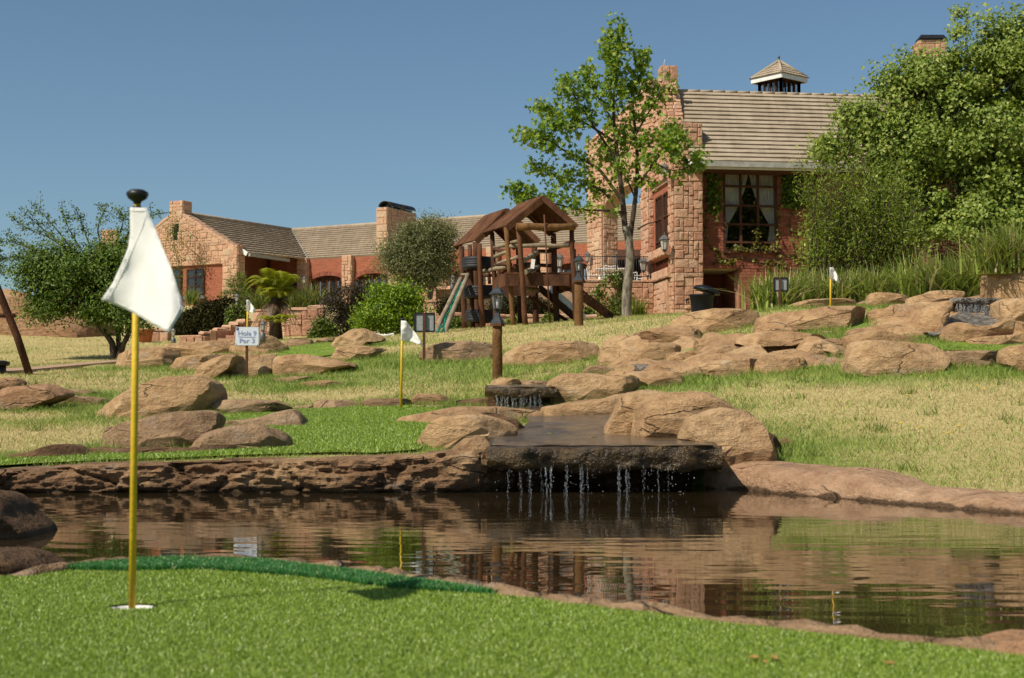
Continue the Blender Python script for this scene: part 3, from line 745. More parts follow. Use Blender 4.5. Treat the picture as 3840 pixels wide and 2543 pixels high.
a.data.foreach_set('value', greenness(GX, GY).ravel().astype(np.float32))
# pond
wm = MB(); wx = np.linspace(-9, 9, 2); 
wm.add([(-9, 1.2, 0), (9, 1.2, 0), (9, 10.25, 0), (-9, 10.25, 0)], [(0, 1, 2, 3)])
wm.build('pond_water', 'water', recenter=False, kind='structure', label='dark rippled pond water')

# ------------------------------------------------------------------ putting greens
def on_plane(sx, sy, z):
    a = P(sx, sy, 1.0); d = (z - CAMZ) / (a.z - CAMZ); return P(sx, sy, d)
GZ0 = .09
HOLE = on_plane(495, 2275, GZ0)
rim_px = [(60, 2165), (180, 2140), (400, 2113), (697, 2094), (1000, 2104), (1400, 2148), (1686, 2200), (2100, 2253), (2594, 2315), (3000, 2365), (3400, 2405), (3730, 2440), (4000, 2472)]
rim = [on_plane(x, y, GZ0) for x, y in rim_px]
near_poly = [(-7, -5), (7, -5), (7, 1.2), (3.2, 1.9)] + [(p.x, p.y) for p in reversed(rim)] + [(-1.9, 4.05), (-3.5, 4.3), (-7, 4.4)]
v, f, b = fill(near_poly, .22, holes=[((HOLE.x, HOLE.y), .054)])
mb = MB(); mb.add([(p.x, p.y, GZ0) for p in v], f)
k = len(mb.v); nb = len(b)
mb.add([(p.x, p.y, GZ0) for p in b] + [(p.x, p.y, -.37) for p in b], [(i, (i + 1) % nb, nb + (i + 1) % nb, nb + i) for i in range(nb)])
near_green = mb.build('near_putting_green', 'turf', recenter=False, kind='structure', label='near artificial putting green beside the pond')
def green_sheet(name, pxs, label, lift=.02, sp=.25):
    w = [hit(x, y) for x, y in pxs]
    v, f, b = fill([(p.x, p.y) for p in w], sp)
    X = np.array([p.x for p in v]); Y = np.array([p.y for p in v]); Z = tz_np(X, Y) + (fnoise(X * 1.3, Y * 1.3) - .5) * np.clip((Y - 8) / 10, .3, 1) * .07 + lift
    me = bpy.data.meshes.new(name); me.from_pydata([tuple(t) for t in np.stack([X, Y, Z], 1)], [], f); me.update()
    o = link(name, me, 'turf'); tag(o, label, kind='structure')
    return [(p.x, p.y) for p in w]
mid_px = [(-80, 1762), (0, 1757), (400, 1735), (1000, 1716), (1400, 1708), (1570, 1696), (1640, 1600), (1720, 1560), (1640, 1533), (1560, 1530), (1080, 1533), (820, 1562), (860, 1620), (700, 1698), (350, 1716), (0, 1730), (-80, 1738)]
mid_poly = green_sheet('middle_putting_green', mid_px, 'middle artificial putting green above the pond wall', sp=.2)
far_poly = green_sheet('far_putting_green', [(1030, 1343), (1080, 1312), (1160, 1296), (1245, 1278), (1275, 1300), (1255, 1338), (1150, 1348)], 'far left artificial putting green among boulders', .03, .4)
right_poly = green_sheet('right_putting_green', [(3480, 1305), (3560, 1294), (3840, 1288), (3950, 1288), (3950, 1322), (3840, 1320), (3540, 1321)], 'right artificial putting green behind the blocky boulder', .03, .3)
path_px = [(-80, 1412), (130, 1395), (430, 1366), (520, 1358), (520, 1352), (430, 1358), (130, 1384), (-80, 1399)]
w = [hit(x, y) for x, y in path_px]
mb = MB(); mb.add([(p.x, p.y, p.z + .05) for p in w] + [(p.x, p.y, p.z - .1) for p in w], [tuple(range(8))] + [(i, 8 + i, 8 + (i + 1) % 8, (i + 1) % 8) for i in range(8)])
mb.build('path', 'paving', recenter=False, kind='structure', label='narrow raised path edge across the lawn by the dark tree')

# ------------------------------------------------------------------ rocks
def make_rock(pts, mat, label, o):
    b = o['b']; w = o['w']; d0 = b.y
    flat = o.get('flat', 0)
    h = px(max(p[1] for p in pts) - min(p[1] for p in pts), d0)
    T = o.get('T', min(max(.42 * w, .9 * h if not flat else 0, .1), max(1.5 * h, .55 * w, .3), 1.3))
    dc = d0 + (.35 * T if 'dfix' not in o else 0)
    n = o.get('n', 60); m = o.get('m', 24)
    wp = [P(x, y, dc) for x, y in pts]
    c0 = sum(wp, Vector((0, 0, 0))) / len(wp)
    dn_ = o.get('down', 1.35 if not flat else 1.0)
    wp = [Vector((c0.x + (q.x - c0.x) * o.get('wide', 1.07), q.y, c0.z + (q.z - c0.z) * (1.08 if q.z > c0.z else dn_))) for q in wp]
    loop = []
    L = [(wp[i] - wp[(i + 1) % len(wp)]).length for i in range(len(wp))]; tot = sum(L)
    for k in range(n):
        t = tot * k / n; i = 0
        while t > L[i]: t -= L[i]; i += 1
        loop.append(wp[i].lerp(wp[(i + 1) % len(wp)], t / L[i]))
    loop = [(loop[i - 1] + loop[i] * 5 + loop[(i + 1) % n]) / 7 for i in range(n)]
    cx = sum(p.x for p in loop) / n; cz = sum(p.z for p in loop) / n
    zmin = min(p.z for p in loop); zmax = max(p.z for p in loop); hh = zmax - zmin
    e1, e2 = .27, .55
    rows = []
    for j in range(1, m):
        ph = -math.pi / 2 + math.pi * j / m
        k = abs(math.cos(ph)) ** e1; dep = math.copysign(abs(math.sin(ph)) ** e2, math.sin(ph)) * T
        rows.append([Vector((cx + (p.x - cx) * k, dc + dep * (1 - .25 * max(0, (p.z - cz) / (zmax - cz + 1e-6)) * k), cz + (p.z - cz) * k)) for p in loop])
    vs = [Vector((cx, dc - T, cz))] + [p for r in rows for p in r] + [Vector((cx, dc + T, cz))]
    rnd = random.Random(sum(ord(c) * (i + 1) for i, c in enumerate(label)))
    C = Vector((cx, dc, cz)); off = Vector((rnd.uniform(-50, 50), rnd.uniform(-50, 50), rnd.uniform(-50, 50)))
    # broken facets
    for q in range(o.get('cuts', 30)):
        nn = Vector((rnd.gauss(0, 1), .25 - abs(rnd.gauss(0, 1)), rnd.gauss(.25, .8))).normalized()
        if nn.z < -.55: continue
        sup = max((p - C).dot(nn) for p in vs); lim = sup * (rnd.uniform(.78, .95) if abs(nn.y) > .45 else rnd.uniform(.93, .99))
        for i, p in enumerate(vs):
            dd = (p - C).dot(nn) - lim
            if dd > 0: vs[i] = p - nn * dd
    amp = o.get('rough', .085) * min(w, max(hh, .15) * 1.4, 1.4)
    fr = 1.7 / max(.25, min(w, 2.0))
    tilt = rnd.uniform(-.35, .35); bedn = rnd.uniform(3, 5.5) / max(hh, .12)
    out = []
    for p in vs:
        r = (p - C); rn = r.normalized() if r.length > 1e-6 else Vector((0, -1, 0))
        q = p * fr + off
        n1 = noise.fractal(q, 1.0, 2.1, 4)
        n2 = noise.ridged_multi_fractal(q * 1.9, 1.0, 2.0, 3, 1.0, 2.0)
        n3 = noise.noise(q * 7) + .6 * noise.noise(q * 15)
        bed = (p.z + tilt * (p.x - cx)) * bedn + .8 * noise.noise(q * .7)
        fb = bed - math.floor(bed)
        ledge = (fb if fb < .8 else (1 - fb) * 4) - .4
        dsp = amp * (.30 * n1 - .22 * (n2 - .9) + .38 * ledge * (.4 + .6 * noise.noise(q * .5 + Vector((9, 9, 9)))) + .13 * n3)
        p2 = p + Vector((rn.x, rn.y * 1.1, rn.z * .8)) * dsp
        rel = (p2.z - zmin) / max(hh, .01)
        if rel < .3: p2.z -= (.3 - rel) * o.get('bury', max(.4 * hh, .1))
        out.append(p2)
    fs = [(0, 1 + (i + 1) % n, 1 + i) for i in range(n)]
    for j in range(m - 2):
        for i in range(n):
            a = 1 + j * n + i; b2 = 1 + j * n + (i + 1) % n
            fs.append((a, b2, b2 + n, a + n))
    last = len(out) - 1; k = 1 + (m - 2) * n
    fs += [(last, k + i, k + (i + 1) % n) for i in range(n)]
    mb = MB(); mb.add(out, fs, True)
    nm = 'boulder' if not flat else 'stone_slab'
    ob = mb.build(nm, mat, label=label, cat='rock' if not flat else 'slab', group=GR)
    ob.data.set_sharp_from_angle(angle=R(26))
    return ob
for r in ROCKS: make_rock(*r)

for (pl, lab), wp_ in zip(OUTCROPS, OUT_POLY):
    v, f, b = fill(wp_, .11)
    bA = np.array([tuple(q) for q in b]); vs = []
    for q in v:
        e = min(1, math.sqrt(((bA - np.array((q.x, q.y))) ** 2).sum(1).min()) / .35)
        w3 = Vector((q.x * 1.6, q.y * 1.1, 3)); cell = noise.cell(Vector((q.x * 1.9 + .4 * noise.noise(w3), q.y * 1.1, 0)))
        vs.append((q.x, q.y, tz(q.x, q.y) - .04 + e * (.10 + .12 * noise.fractal(w3, 1, 2, 4) + .08 * cell)))
    mb = MB(); mb.add(vs, f, True); ob = mb.build('rock_outcrop', 'rock', label=lab, cat='rock', group=GR); ob.data.set_sharp_from_angle(angle=R(30))

# long rock banks: pond wall on the left, sloping bank on the right, thin rim of the near green
wallprof = [(.05, -.35), (.05, -.05)] + [(.035 - .035 * min(1, q / 4) + .03 * max(0, (q - 10) / 8), .0 + .05 * q) for q in range(19)] + [(.07, .96), (.12, .99), (.3, 1.0), (.6, 1.0), (.9, .99), (1.1, .8), (1.15, .0), (1.15, -1.0)]
def rock_bank(name, label, mat, front, back, sub=.06, amp=.05, cat='rock wall', steep=False):
    """front: list of (x, y) along the water; back: list of (x, y, ztop); profile runs from under water up the face and over the top"""
    fr = resample([Vector((a, b2, 0)) for a, b2 in front], sub, False)
    n = len(fr)
    bk_l = [Vector(q) for q in back]
    cum = [0]
    for i in range(1, len(bk_l)): cum.append(cum[-1] + (bk_l[i] - bk_l[i - 1]).length)
    vs = []
    prof = wallprof if steep else [(0, -.35), (0, -.02), (.02, .25), (.06, .5), (.10, .72), (.2, .9), (.36, .98), (.55, 1.0), (.75, .97), (.95, .9), (1.1, .6), (1.15, .0), (1.15, -1.0)]
    for i, p in enumerate(fr):
        t = cum[-1] * i / (n - 1); k = 0
        while k < len(cum) - 2 and t > cum[k + 1]: k += 1
        q = bk_l[k].lerp(bk_l[k + 1], (t - cum[k]) / max(1e-6, cum[k + 1] - cum[k]))
        for u, z in prof:
            zz = z * q.z if z > 0 else z
            x = p.x + (q.x - p.x) * u; y = p.y + (q.y - p.y) * u
            w3 = Vector((x, y, zz))
            nn = noise.fractal(w3 * 3.2 + Vector((3, 7, 1)), 1, 2, 5); n2 = noise.noise(w3 * 1.3)
            n3 = noise.ridged_multi_fractal(w3 * 5.0, 1, 2, 3, 1, 2) - 1
            dsp = amp * (nn + .8 * n2 + .35 * n3)
            fx = (1 - min(1, u * 1.2))
            if steep:
                wv = Vector((x * 2.4 + .35 * noise.noise(w3 * 2), y * 2.4, zz * 5.5 + .4 * noise.noise(w3 * 3)))
                vd, vp = noise.voronoi(wv); blk = noise.noise(vp[0] * 3.7); joint = math.exp(-(vd[1] - vd[0]) * 16)
                dsp = amp * (.6 * nn + 1.05 * blk - .45 * joint + .4 * noise.fractal(Vector((x * 12, y * 12, zz * 26)), 1, 2, 4) + .5 * noise.noise(w3 * .8)); fx *= 1.2
                if u > .1: dsp *= .35
            vs.append((x - dsp * .15, y - dsp * fx * 1.3 - dsp * .15, zz + dsp * (.25 + .35 * (u > .15))))
    m = len(prof); fs = []
    for i in range(n - 1):
        for j in range(m - 1):
            a = i * m + j; fs.append((a, a + m, a + m + 1, a + 1))
    mb = MB(); mb.add(vs, fs, True)
    ob = mb.build(name, mat, label=label, cat=cat)
    if steep: ob.data.set_sharp_from_angle(angle=R(30))
    else:
        md = ob.modifiers.new('subdivide', 'SUBSURF'); md.levels = 1; md.render_levels = 1
    return ob
wl_front = [(-6.5, 9.15), (-3.2, 9.2), (-1.5, 9.25), (-.6, 9.25), (-.2, 9.3), (.02, 9.62)]
wl_back = []
for sx, sy, d in [(-2200, 1775, 9.75), (-80, 1757, 9.75), (180, 1742, 9.7), (480, 1727, 9.7), (1000, 1716, 9.7), (1400, 1706, 9.7), (1560, 1698, 9.75), (1735, 1682, 9.8), (1812, 1676, 9.8), (1940, 1690, 10.1)]:
    q = P(sx, sy, d); wl_back.append((q.x, q.y, q.z))
rock_bank('pond_wall', 'long rough brown rock wall along the pond below the middle green', 'rock_wall', wl_front, wl_back, sub=.018, amp=.045, steep=True)
def onw(sx, sy):
    q = on_plane(sx, sy, 0.0); return (q.x, q.y)
rb_front = [onw(2640, 1830), onw(2780, 1838), onw(2900, 1850), onw(3100, 1866), onw(3400, 1893), onw(3840, 1930), (3.3, 6.3), (5.2, 4.4)]
rb_back = []
for sx, sy, d in [(2640, 1742, 10.1), (2800, 1722, 10.1), (2889, 1720, 10.0), (3023, 1728, 9.9), (3269, 1741, 9.4), (3380, 1756, 9.1), (3470, 1800, 8.8), (3514, 1820, 8.6), (3693, 1831, 8.3), (3840, 1843, 8.0)]:
    q = P(sx, sy, d); rb_back.append((q.x, q.y, q.z))
rb_back += [(4.4, 6.8, .1), (6.5, 5.0, .1)]
rock_bank('pond_bank', 'smooth sloping tan rock bank along the right pond shore', 'rock_bank', rb_front, rb_back, amp=.04)
# rim of the near green: a line of thin stone pieces, each its own
def rim_piece(i, a, b2):
    mb = MB(); n = 7; vs = []
    d = (b2 - a); dirv = d.normalized(); nv = Vector((-dirv.y, dirv.x, 0))
    if nv.y < 0: nv = -nv
    for k in range(n):
        p = a.lerp(b2, k / (n - 1)); e = .75 if k in (0, n - 1) else 1
        for u, z in ((-.03, -.03), (-.025, .017), (0, .026), (.03, .02), (.045, -.03), (.04, -.28), (-.03, -.28)):
            q = p + nv * u * e; nz = noise.fractal(q * 14, 1, 2, 3) * .014
            vs.append((q.x + nz, q.y + nz, GZ0 - .012 + z * e + nz))
    m = 7
    fs = [(k * m + j, k * m + (j + 1) % m, (k + 1) * m + (j + 1) % m, (k + 1) * m + j) for k in range(n - 1) for j in range(m)]
    fs += [tuple(reversed(range(m))), tuple((n - 1) * m + j for j in range(m))]
    mb.add(vs, fs, True)
    return mb
rim_root = empty('pond_kerb', (rim[6].x, rim[6].y, 0), 'thin uneven stone rim between the near putting green and the pond', 'kerb')
rs = resample(rim, .05, False)
i = 0; k = 0
while i < len(rs) - 3:
    L = random.randint(3, 6); j = min(len(rs) - 1, i + L)
    rim_piece(k, rs[i], rs[j]).build('rim_stone', 'rock_brown', rim_root); i = j; k += 1
# thin rope-like stone edging of the middle green
ed = [hit(*q) for q in S('A', [(620, 1090), (760, 1088), (1000, 1100), (1300, 1092), (1500, 1088), (1720, 1075)])]
mb = MB(); rs2 = resample(ed, .12, False)
mb.tube([(p.x, p.y, p.z + .01) for p in rs2], [.035 + .02 * random.random() for _ in rs2], 7, jit=.3)
mb.build('stone_edging', 'rock_dark', label='thin dark stone edging along the turf strip above the pond wall', cat='edging')

# ------------------------------------------------------------------ waterfalls
def slab(name, x0, x1, y0, y1, ztop_f, ztop_b, th, mat, parent=None, amp=.03, seed=0, nx=34, ny=16, edge=None, **kw):
    """rock ledge with rounded, ragged lip; sits between x0..x1 and y0..y1"""
    vs = []; fs = []
    rows = [(.30, -.9), (.14, -1.0), (.03, -1.0), (0, -.9), (-.01, -.75), (-.015, -.6), (-.02, -.45), (-.02, -.3), (-.015, -.17), (0, -.06), (.03, 0)] + [(.03 + (y1 - y0 - .03) * q, 0) for q in (.03, .06, .1, .14, .2, .26, .33, .42, .52, .62, .72, .82, 1.0)]
    ny = len(rows) - 1
    for j, (dy, dz) in enumerate(rows):
        for i in range(nx + 1):
            u = i / nx; q = max(0, dy / (y1 - y0)) if dz == 0 else 0
            x = x0 + (x1 - x0) * u; y = y0 + dy
            edge_n = noise.noise(Vector((x * 3.1 + seed, 2.2, 0))) * .35 + noise.noise(Vector((x * 9 + seed, 5.1, 0))) * .18
            z = ztop_f + (ztop_b - ztop_f) * q + dz * th * (1 + edge_n)
            w3 = Vector((x + seed, y, z)); nn = noise.fractal(w3 * 7, 1, 2, 4); n2 = noise.noise(w3 * 2.3); n3 = noise.ridged_multi_fractal(w3 * 9, 1, 2, 3, 1, 2) - 1
            k = 1 if dz < 0 else .3
            vs.append((x, y - (nn * amp + n2 * amp * 2 - n3 * amp * .6) * k - (.10 * math.sin(u * math.pi) + .05 * noise.noise(Vector((x * 4 + seed, 1.5, 0)))) * (1 if dy < .2 else .3), z + nn * amp * (.5 if dz < 0 else .18) + (.3 * amp * math.sin(y * 6.5 + 1.6 * noise.noise(Vector((x * 2, y, seed)))) if dz == 0 and dy > .05 else 0)))
    for j in range(ny):
        for i in range(nx):
            a = j * (nx + 1) + i; fs.append((a, a + 1, a + nx + 2, a + nx + 1))
    mb = MB(); mb.add(vs, fs, True)
    o = mb.build(name, mat, parent, **kw)
    md = o.modifiers.new('subdivide', 'SUBSURF'); md.levels = 1; md.render_levels = 1
    return o
def strands(parent, xs, y, ztop, zbot, r):
    for x in xs:
        mb = MB(); dx = random.uniform(-.015, .015); q = random.uniform(.5, 1.0); n = int(16 + 26 * q)
        for i in range(n):
            t = (i / n) ** .8 + random.uniform(0, .02); w = random.gauss(0, r * .9)
            c = Vector((x + dx * t + w, y - .03 * math.sqrt(t) + random.gauss(0, .006), ztop + (zbot - ztop) * min(1, t)))
            a = r * q * random.uniform(.25, .75); L = a * random.uniform(1.5, 5.5) * (1.6 - t)
            mb.add([c + Vector(p) for p in ((a, 0, 0), (0, a, 0), (-a, 0, 0), (0, -a, 0), (0, 0, L), (0, 0, -L))], [(0, 1, 4), (1, 2, 4), (2, 3, 4), (3, 0, 4), (1, 0, 5), (2, 1, 5), (3, 2, 5), (0, 3, 5)], True)
        mb.build('water_strand', 'strand', parent)
def drops(parent, x0, x1, y, z0, z1, n, r):
    mb = MB()
    for _ in range(n):
        c = (random.uniform(x0, x1), y + random.uniform(-.06, .03), random.uniform(z0, z1)); q = r * random.uniform(.4, 1)
        mb.add([(c[0] + q * a, c[1] + q * b2, c[2] + q * 1.3 * c2) for a, b2, c2 in ((1, 0, 0), (-1, 0, 0), (0, 1, 0), (0, -1, 0), (0, 0, 1), (0, 0, -1))],
               [(0, 2, 4), (2, 1, 4), (1, 3, 4), (3, 0, 4), (2, 0, 5), (1, 2, 5), (3, 1, 5), (0, 3, 5)], True)
    o = mb.build('water_drops', 'strand', parent, kind='stuff')
a = P(1826, 1680, 9.25); b2 = P(2675, 1680, 9.45)
wf = empty('waterfall', (.5, 9.4, 0), 'big wet overhanging rock ledge spilling thin streams into the pond', 'waterfall')
slab('ledge', a.x, b2.x + .04, 9.28, 12.6, .285, .335, .155, 'wet', wf, amp=.035)
slab('running_water', a.x + .03, b2.x - .02, 9.34, 12.55, .295, .342, .02, 'film', wf, amp=.012, seed=4)
# cavity behind the fall
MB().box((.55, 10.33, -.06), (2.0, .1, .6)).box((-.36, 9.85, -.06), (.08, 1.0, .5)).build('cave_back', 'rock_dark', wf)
wx_ = [S('W', [(x, 0)])[0][0] for x in (375, 468, 552, 560, 655, 700, 748, 885, 892, 1010, 1022, 1068, 1345, 1352, 1415, 1440, 1570, 1690, 1785)]
strands(wf, [P(x, 1760, 9.22).x for x in wx_], 9.2, .17, -.01, .0046)
drops(wf, -.12, 1.1, 9.2, 0.0, .16, 110, .004)
# stream between the two falls
st_px = [(1930, 1650), (2420, 1660), (2430, 1610), (2330, 1570), (2140, 1562), (2080, 1540), (2010, 1533), (1945, 1545), (1965, 1570), (1985, 1600), (1950, 1630)]
w = [hit(*q) for q in st_px]; st_poly = [(q.x, q.y) for q in w]
v, f, bb = fill([(p.x, p.y) for p in w], .1)
X = np.array([p.x for p in v]); Y = np.array([p.y for p in v])
Z = tz_np(X, Y) + .045 + .012 * np.floor((Y - 9) / .9) * 0 + (fnoise(X * 4, Y * 6) - .5) * .02
mesh_np('stream_water', np.stack([X, Y, Z], 1), np.array([t for t in f if len(t) == 3]), 'film', smooth=True, kind='structure', label='shallow stream water running over rock between the two waterfalls')
MB().lathe((P(2112, 1612, 12.0).x, 12.0, .335), [(.12, 0), (.11, .02), (.05, .03)], 14).build('flat_stone', 'rock', label='small flat stone lying in the shallow stream', cat='stone')
# small waterfall
a = P(1818, 1460, 15.2); b2 = P(2088, 1460, 15.3)
sf = empty('waterfall', ((a.x + b2.x) / 2, 15.4, .5), 'small wet rock ledge dripping into the stream behind the middle green', 'waterfall')
zt = P(1900, 1452, 15.2).z
slab('ledge', a.x, b2.x, 15.2, 17.2, zt, zt + .05, .11, 'wet', sf, amp=.03, seed=9)
slab('running_water', a.x + .03, b2.x - .02, 15.25, 17.0, zt + .008, zt + .058, .02, 'film', sf, amp=.012, seed=2)
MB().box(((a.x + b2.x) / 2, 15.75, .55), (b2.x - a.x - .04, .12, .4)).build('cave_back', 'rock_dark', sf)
strands(sf, [P(x, 1500, 15.15).x for x in (1866, 1880, 1893, 1905, 1921, 1935, 1950, 1958, 1966, 1990, 2002, 2012, 2024)], 15.12, zt - .09, .5, .0065)
drops(sf, a.x + .08, b2.x - .15, 15.1, .5, zt - .1, 70, .006)
rk_extra = [(S('S', [(1690, 1690), (1740, 1648), (1810, 1640), (1848, 1680), (1850, 1740), (1790, 1775), (1710, 1760)]), 'rock_wall', 'dark damp rock knob at the left end of the big ledge', {'dfix': 9.45, 'T': .2}),
            (S('B', [(1620, 600), (1660, 550), (1720, 522), (1850, 535), (1860, 565), (1700, 575)]), 'rock', 'flat stone at the back of the small waterfall, at the lamp post foot', {'dfix': 17.6, 'T': .25}),
            (S('B', [(1840, 570), (1870, 540), (2000, 545), (2110, 548), (2100, 575), (1950, 578)]), 'rock_brown', 'thin stone at the back of the small waterfall, next to the pale boulder', {'dfix': 17.6, 'T': .25}),
            (S('C', [(1500, 262), (1530, 215), (1700, 188), (1850, 185), (2050, 215), (2145, 245), (2100, 272), (1900, 278), (1700, 266)]), 'rock', 'long slab bridging the dark cave pool', {'dfix': 19.3, 'T': .5}),
            (S('C', [(1560, 200), (1750, 165), (1880, 155), (1960, 180), (1940, 205), (1700, 200)]), 'rock', 'flat boulder lying behind the cave slab', {'dfix': 20.2, 'T': .4}),
            (S('E', [(640, 970), (700, 955), (880, 975), (885, 1040), (760, 1030), (660, 1010)]), 'rock_brown', 'dark ended stone under the right end of the cave slab', {'dfix': 19.0, 'T': .3})]
for pts, mat, label, o in rk_extra:
    xs = [p[0] for p in pts]; ys = [p[1] for p in pts]
    o['b'] = P((min(xs) + max(xs)) / 2, max(ys), o['dfix']); o['w'] = px(max(xs) - min(xs), o['dfix']); o['bury'] = .05
    make_rock(pts, mat, label, o)
# cave pool: black sheet painting the shade under the slab, and a wet sill
c0, c1 = P(2560, 1318, 19.2), P(2990, 1318, 19.2)
cv = empty('cave_pool', ((c0.x + c1.x) / 2, 19.2, c0.z), 'wet dark sill of the cave pool under the long slab', 'pool')
slab('wet_sill', P(2750, 1330, 18.7).x, P(2992, 1330, 18.7).x, 18.7, 19.6, P(2800, 1326, 18.7).z, P(2800, 1326, 18.7).z + .01, .07, 'glitter', cv, amp=.012, seed=5)
q0, q1 = P(2780, 1280, 20.0), P(2990, 1330, 20.0)
MB().box(((q0.x + q1.x) / 2, 19.75, (q0.z + q1.z) / 2 - .1), (q1.x - q0.x, .1, .36)).build('recess_shade_back', 'dim', cv)
# wet step in the upper stream, glints painted in its colour
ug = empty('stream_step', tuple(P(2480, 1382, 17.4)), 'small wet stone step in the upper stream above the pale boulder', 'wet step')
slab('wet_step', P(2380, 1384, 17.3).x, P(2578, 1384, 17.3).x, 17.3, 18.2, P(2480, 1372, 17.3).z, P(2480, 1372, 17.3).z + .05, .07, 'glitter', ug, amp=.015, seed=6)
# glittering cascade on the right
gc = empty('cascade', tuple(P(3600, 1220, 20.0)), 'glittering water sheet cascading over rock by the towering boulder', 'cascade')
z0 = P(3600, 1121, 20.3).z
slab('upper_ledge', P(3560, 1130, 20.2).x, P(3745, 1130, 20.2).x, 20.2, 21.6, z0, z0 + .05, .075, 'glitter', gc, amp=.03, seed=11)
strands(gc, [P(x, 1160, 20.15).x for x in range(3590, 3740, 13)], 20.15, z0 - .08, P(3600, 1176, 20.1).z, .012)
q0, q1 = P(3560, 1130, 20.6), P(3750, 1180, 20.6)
MB().box(((q0.x + q1.x) / 2, 20.7, (q0.z + q1.z) / 2 - .12), (q1.x - q0.x, .1, .3)).build('recess_shade_back', 'rock_dark', gc)  # dark sheet painting the shade in the gap under the ledge
# sloping sheet
mb = MB(); nx_, ny_ = 26, 12
for j in range(ny_ + 1):
    t = j / ny_
    for i in range(nx_ + 1):
        u = i / nx_
        sx = (3515 + 10 * (1 - t)) * (1 - u) + 3760 * u; sy = 1176 + 75 * t; dd = 20.05 - 1.5 * t
        p = P(sx, sy, dd); nn = noise.fractal(Vector((p.x * 8, p.y * 6, 1)), 1, 2, 3) * .035 - .05 * abs(2 * u - 1) ** 3
        mb.v.append((p.x, p.y + nn, p.z + nn))
for j in range(ny_):
    for i in range(nx_):
        k = j * (nx_ + 1) + i; mb.f.append((k, k + nx_ + 1, k + nx_ + 2, k + 1)); mb.sm.append(True)
mb.build('water_sheet', 'glitter', gc)
slab('lower_pool', P(3480, 1250, 18.5).x, P(3560, 1250, 18.5).x, 18.5, 19.2, P(3500, 1246, 18.5).z, P(3500, 1246, 18.5).z + .02, .05, 'glitter', gc, amp=.01, seed=12)
# fallen leaves on the stream and the ledge
for (sx, sy, d, m_, lab) in ((2110, 1573, 13.2, 'leaf_fresh', 'curled green leaf floating on the shallow stream'), (2068, 1645, 10.6, 'leaf_fresh', 'round green leaf on the wet ledge of the big waterfall'),
                       (2222, 1669, 9.8, 'leaf_litter', 'orange brown leaf near the lip of the big waterfall ledge'), (2440, 1630, 11.0, 'leaf_litter', 'yellowish leaf caught at the foot of the biggest boulder'),
                       (1920, 1632, 11.2, 'leaf_litter', 'dry curled leaf beside the smooth tan boulder')):
    p = P(sx, sy, d); z = .315 + (d - 9.3) * .016 if d < 12.6 else tz(p.x, p.y) + .06
    mb = MB(); s_ = .035
    mb.add([(p.x - s_, p.y, z + .012), (p.x - s_ * .3, p.y - s_ * .6, z), (p.x + s_, p.y - .01, z + .015), (p.x + s_ * .2, p.y + s_ * .7, z + .004), (p.x, p.y, z - .002)],
           [(0, 1, 4), (1, 2, 4), (2, 3, 4), (3, 0, 4)])
    mb.build('fallen_leaf', m_, label=lab, cat='leaf')

# ------------------------------------------------------------------ masonry
def unit_stone(seed):
    r = random.Random(seed); j = lambda a: r.uniform(-a, a)
    vs = []
    for x, z in ((-.5, -.5), (.5, -.5), (.5, .5), (-.5, .5)): vs.append((x, 0, z))
    for x, z in ((-.5, -.5), (.5, -.5), (.5, .5), (-.5, .5)): vs.append((x + j(.03), .66 + j(.12), z + j(.03)))
    for x, z in ((-.40, -.40), (.40, -.40), (.40, .40), (-.40, .40)): vs.append((x + j(.07), .95 + j(.22), z + j(.07)))
    vs.append((j(.12), 1.08 + j(.15), j(.12)))
    fs = []
    for a in (0, 4):
        for i in range(4): fs.append((a + i, a + (i + 1) % 4, a + 4 + (i + 1) % 4, a + 4 + i))
    for i in range(4): fs.append((8 + i, 8 + (i + 1) % 4, 12))
    return vs, fs
def mk_unit(name, vf, mat):
    me = bpy.data.meshes.new(name); me.from_pydata(vf[0], [], vf[1]); me.update(); me.materials.append(M[mat]); return me
STONE_VF = [unit_stone(i) for i in range(10)]
STONE_ME = {}
BRICK_VF = ([(x, y, z) for x, y, z in ((-.5, 0, -.5), (.5, 0, -.5), (.5, 0, .5), (-.5, 0, .5), (-.5, 1, -.5), (.5, 1, -.5), (.5, 1, .5), (-.5, 1, .5))],
            [(0, 1, 5, 4), (1, 2, 6, 5), (2, 3, 7, 6), (3, 0, 4, 7), (4, 5, 6, 7), (3, 2, 1, 0)])
class Pieces:
    """building pieces of one thing: the first `limit` are objects of their own, the rest one joined part"""
    def __init__(s, thing, name, mat, vfs, limit=300, rest='stonework'):
        s.t = thing; s.name = name; s.mat = mat; s.vfs = vfs; s.limit = limit; s.n = 0; s.rest = rest
        s.me = [mk_unit(name, vf, mat) for vf in vfs]; s.mb = MB(); s.off = -wloc(thing)
    def add(s, c, ux, ny, h, w, dep, single=True):
        """c centre on the wall face, ux along the wall, ny outward"""
        z = Vector((0, 0, 1)); zz = ux.cross(ny) * -1 if abs(ny.z) > .01 or abs(ux.z) > .01 else z
        if zz.length < .5: zz = z
        zz = zz.normalized()
        if zz.z < 0: zz = -zz
        m = Matrix(((ux.x * w, ny.x * dep, zz.x * h, c.x), (ux.y * w, ny.y * dep, zz.y * h, c.y), (ux.z * w, ny.z * dep, zz.z * h, c.z), (0, 0, 0, 1)))
        k = random.randrange(len(s.me))
        if single and s.n < s.limit:
            o = bpy.data.objects.new(s.name, s.me[k]); COL.objects.link(o); o.parent = s.t
            o.matrix_basis = Matrix.Translation(s.off) @ m; s.n += 1
        else:
            vs, fs = s.vfs[k]; s.mb.add([m @ Vector(p) for p in vs], fs)
    def finish(s):
        if s.mb.v: s.mb.build(s.rest, s.mat, s.t, kind='stuff')
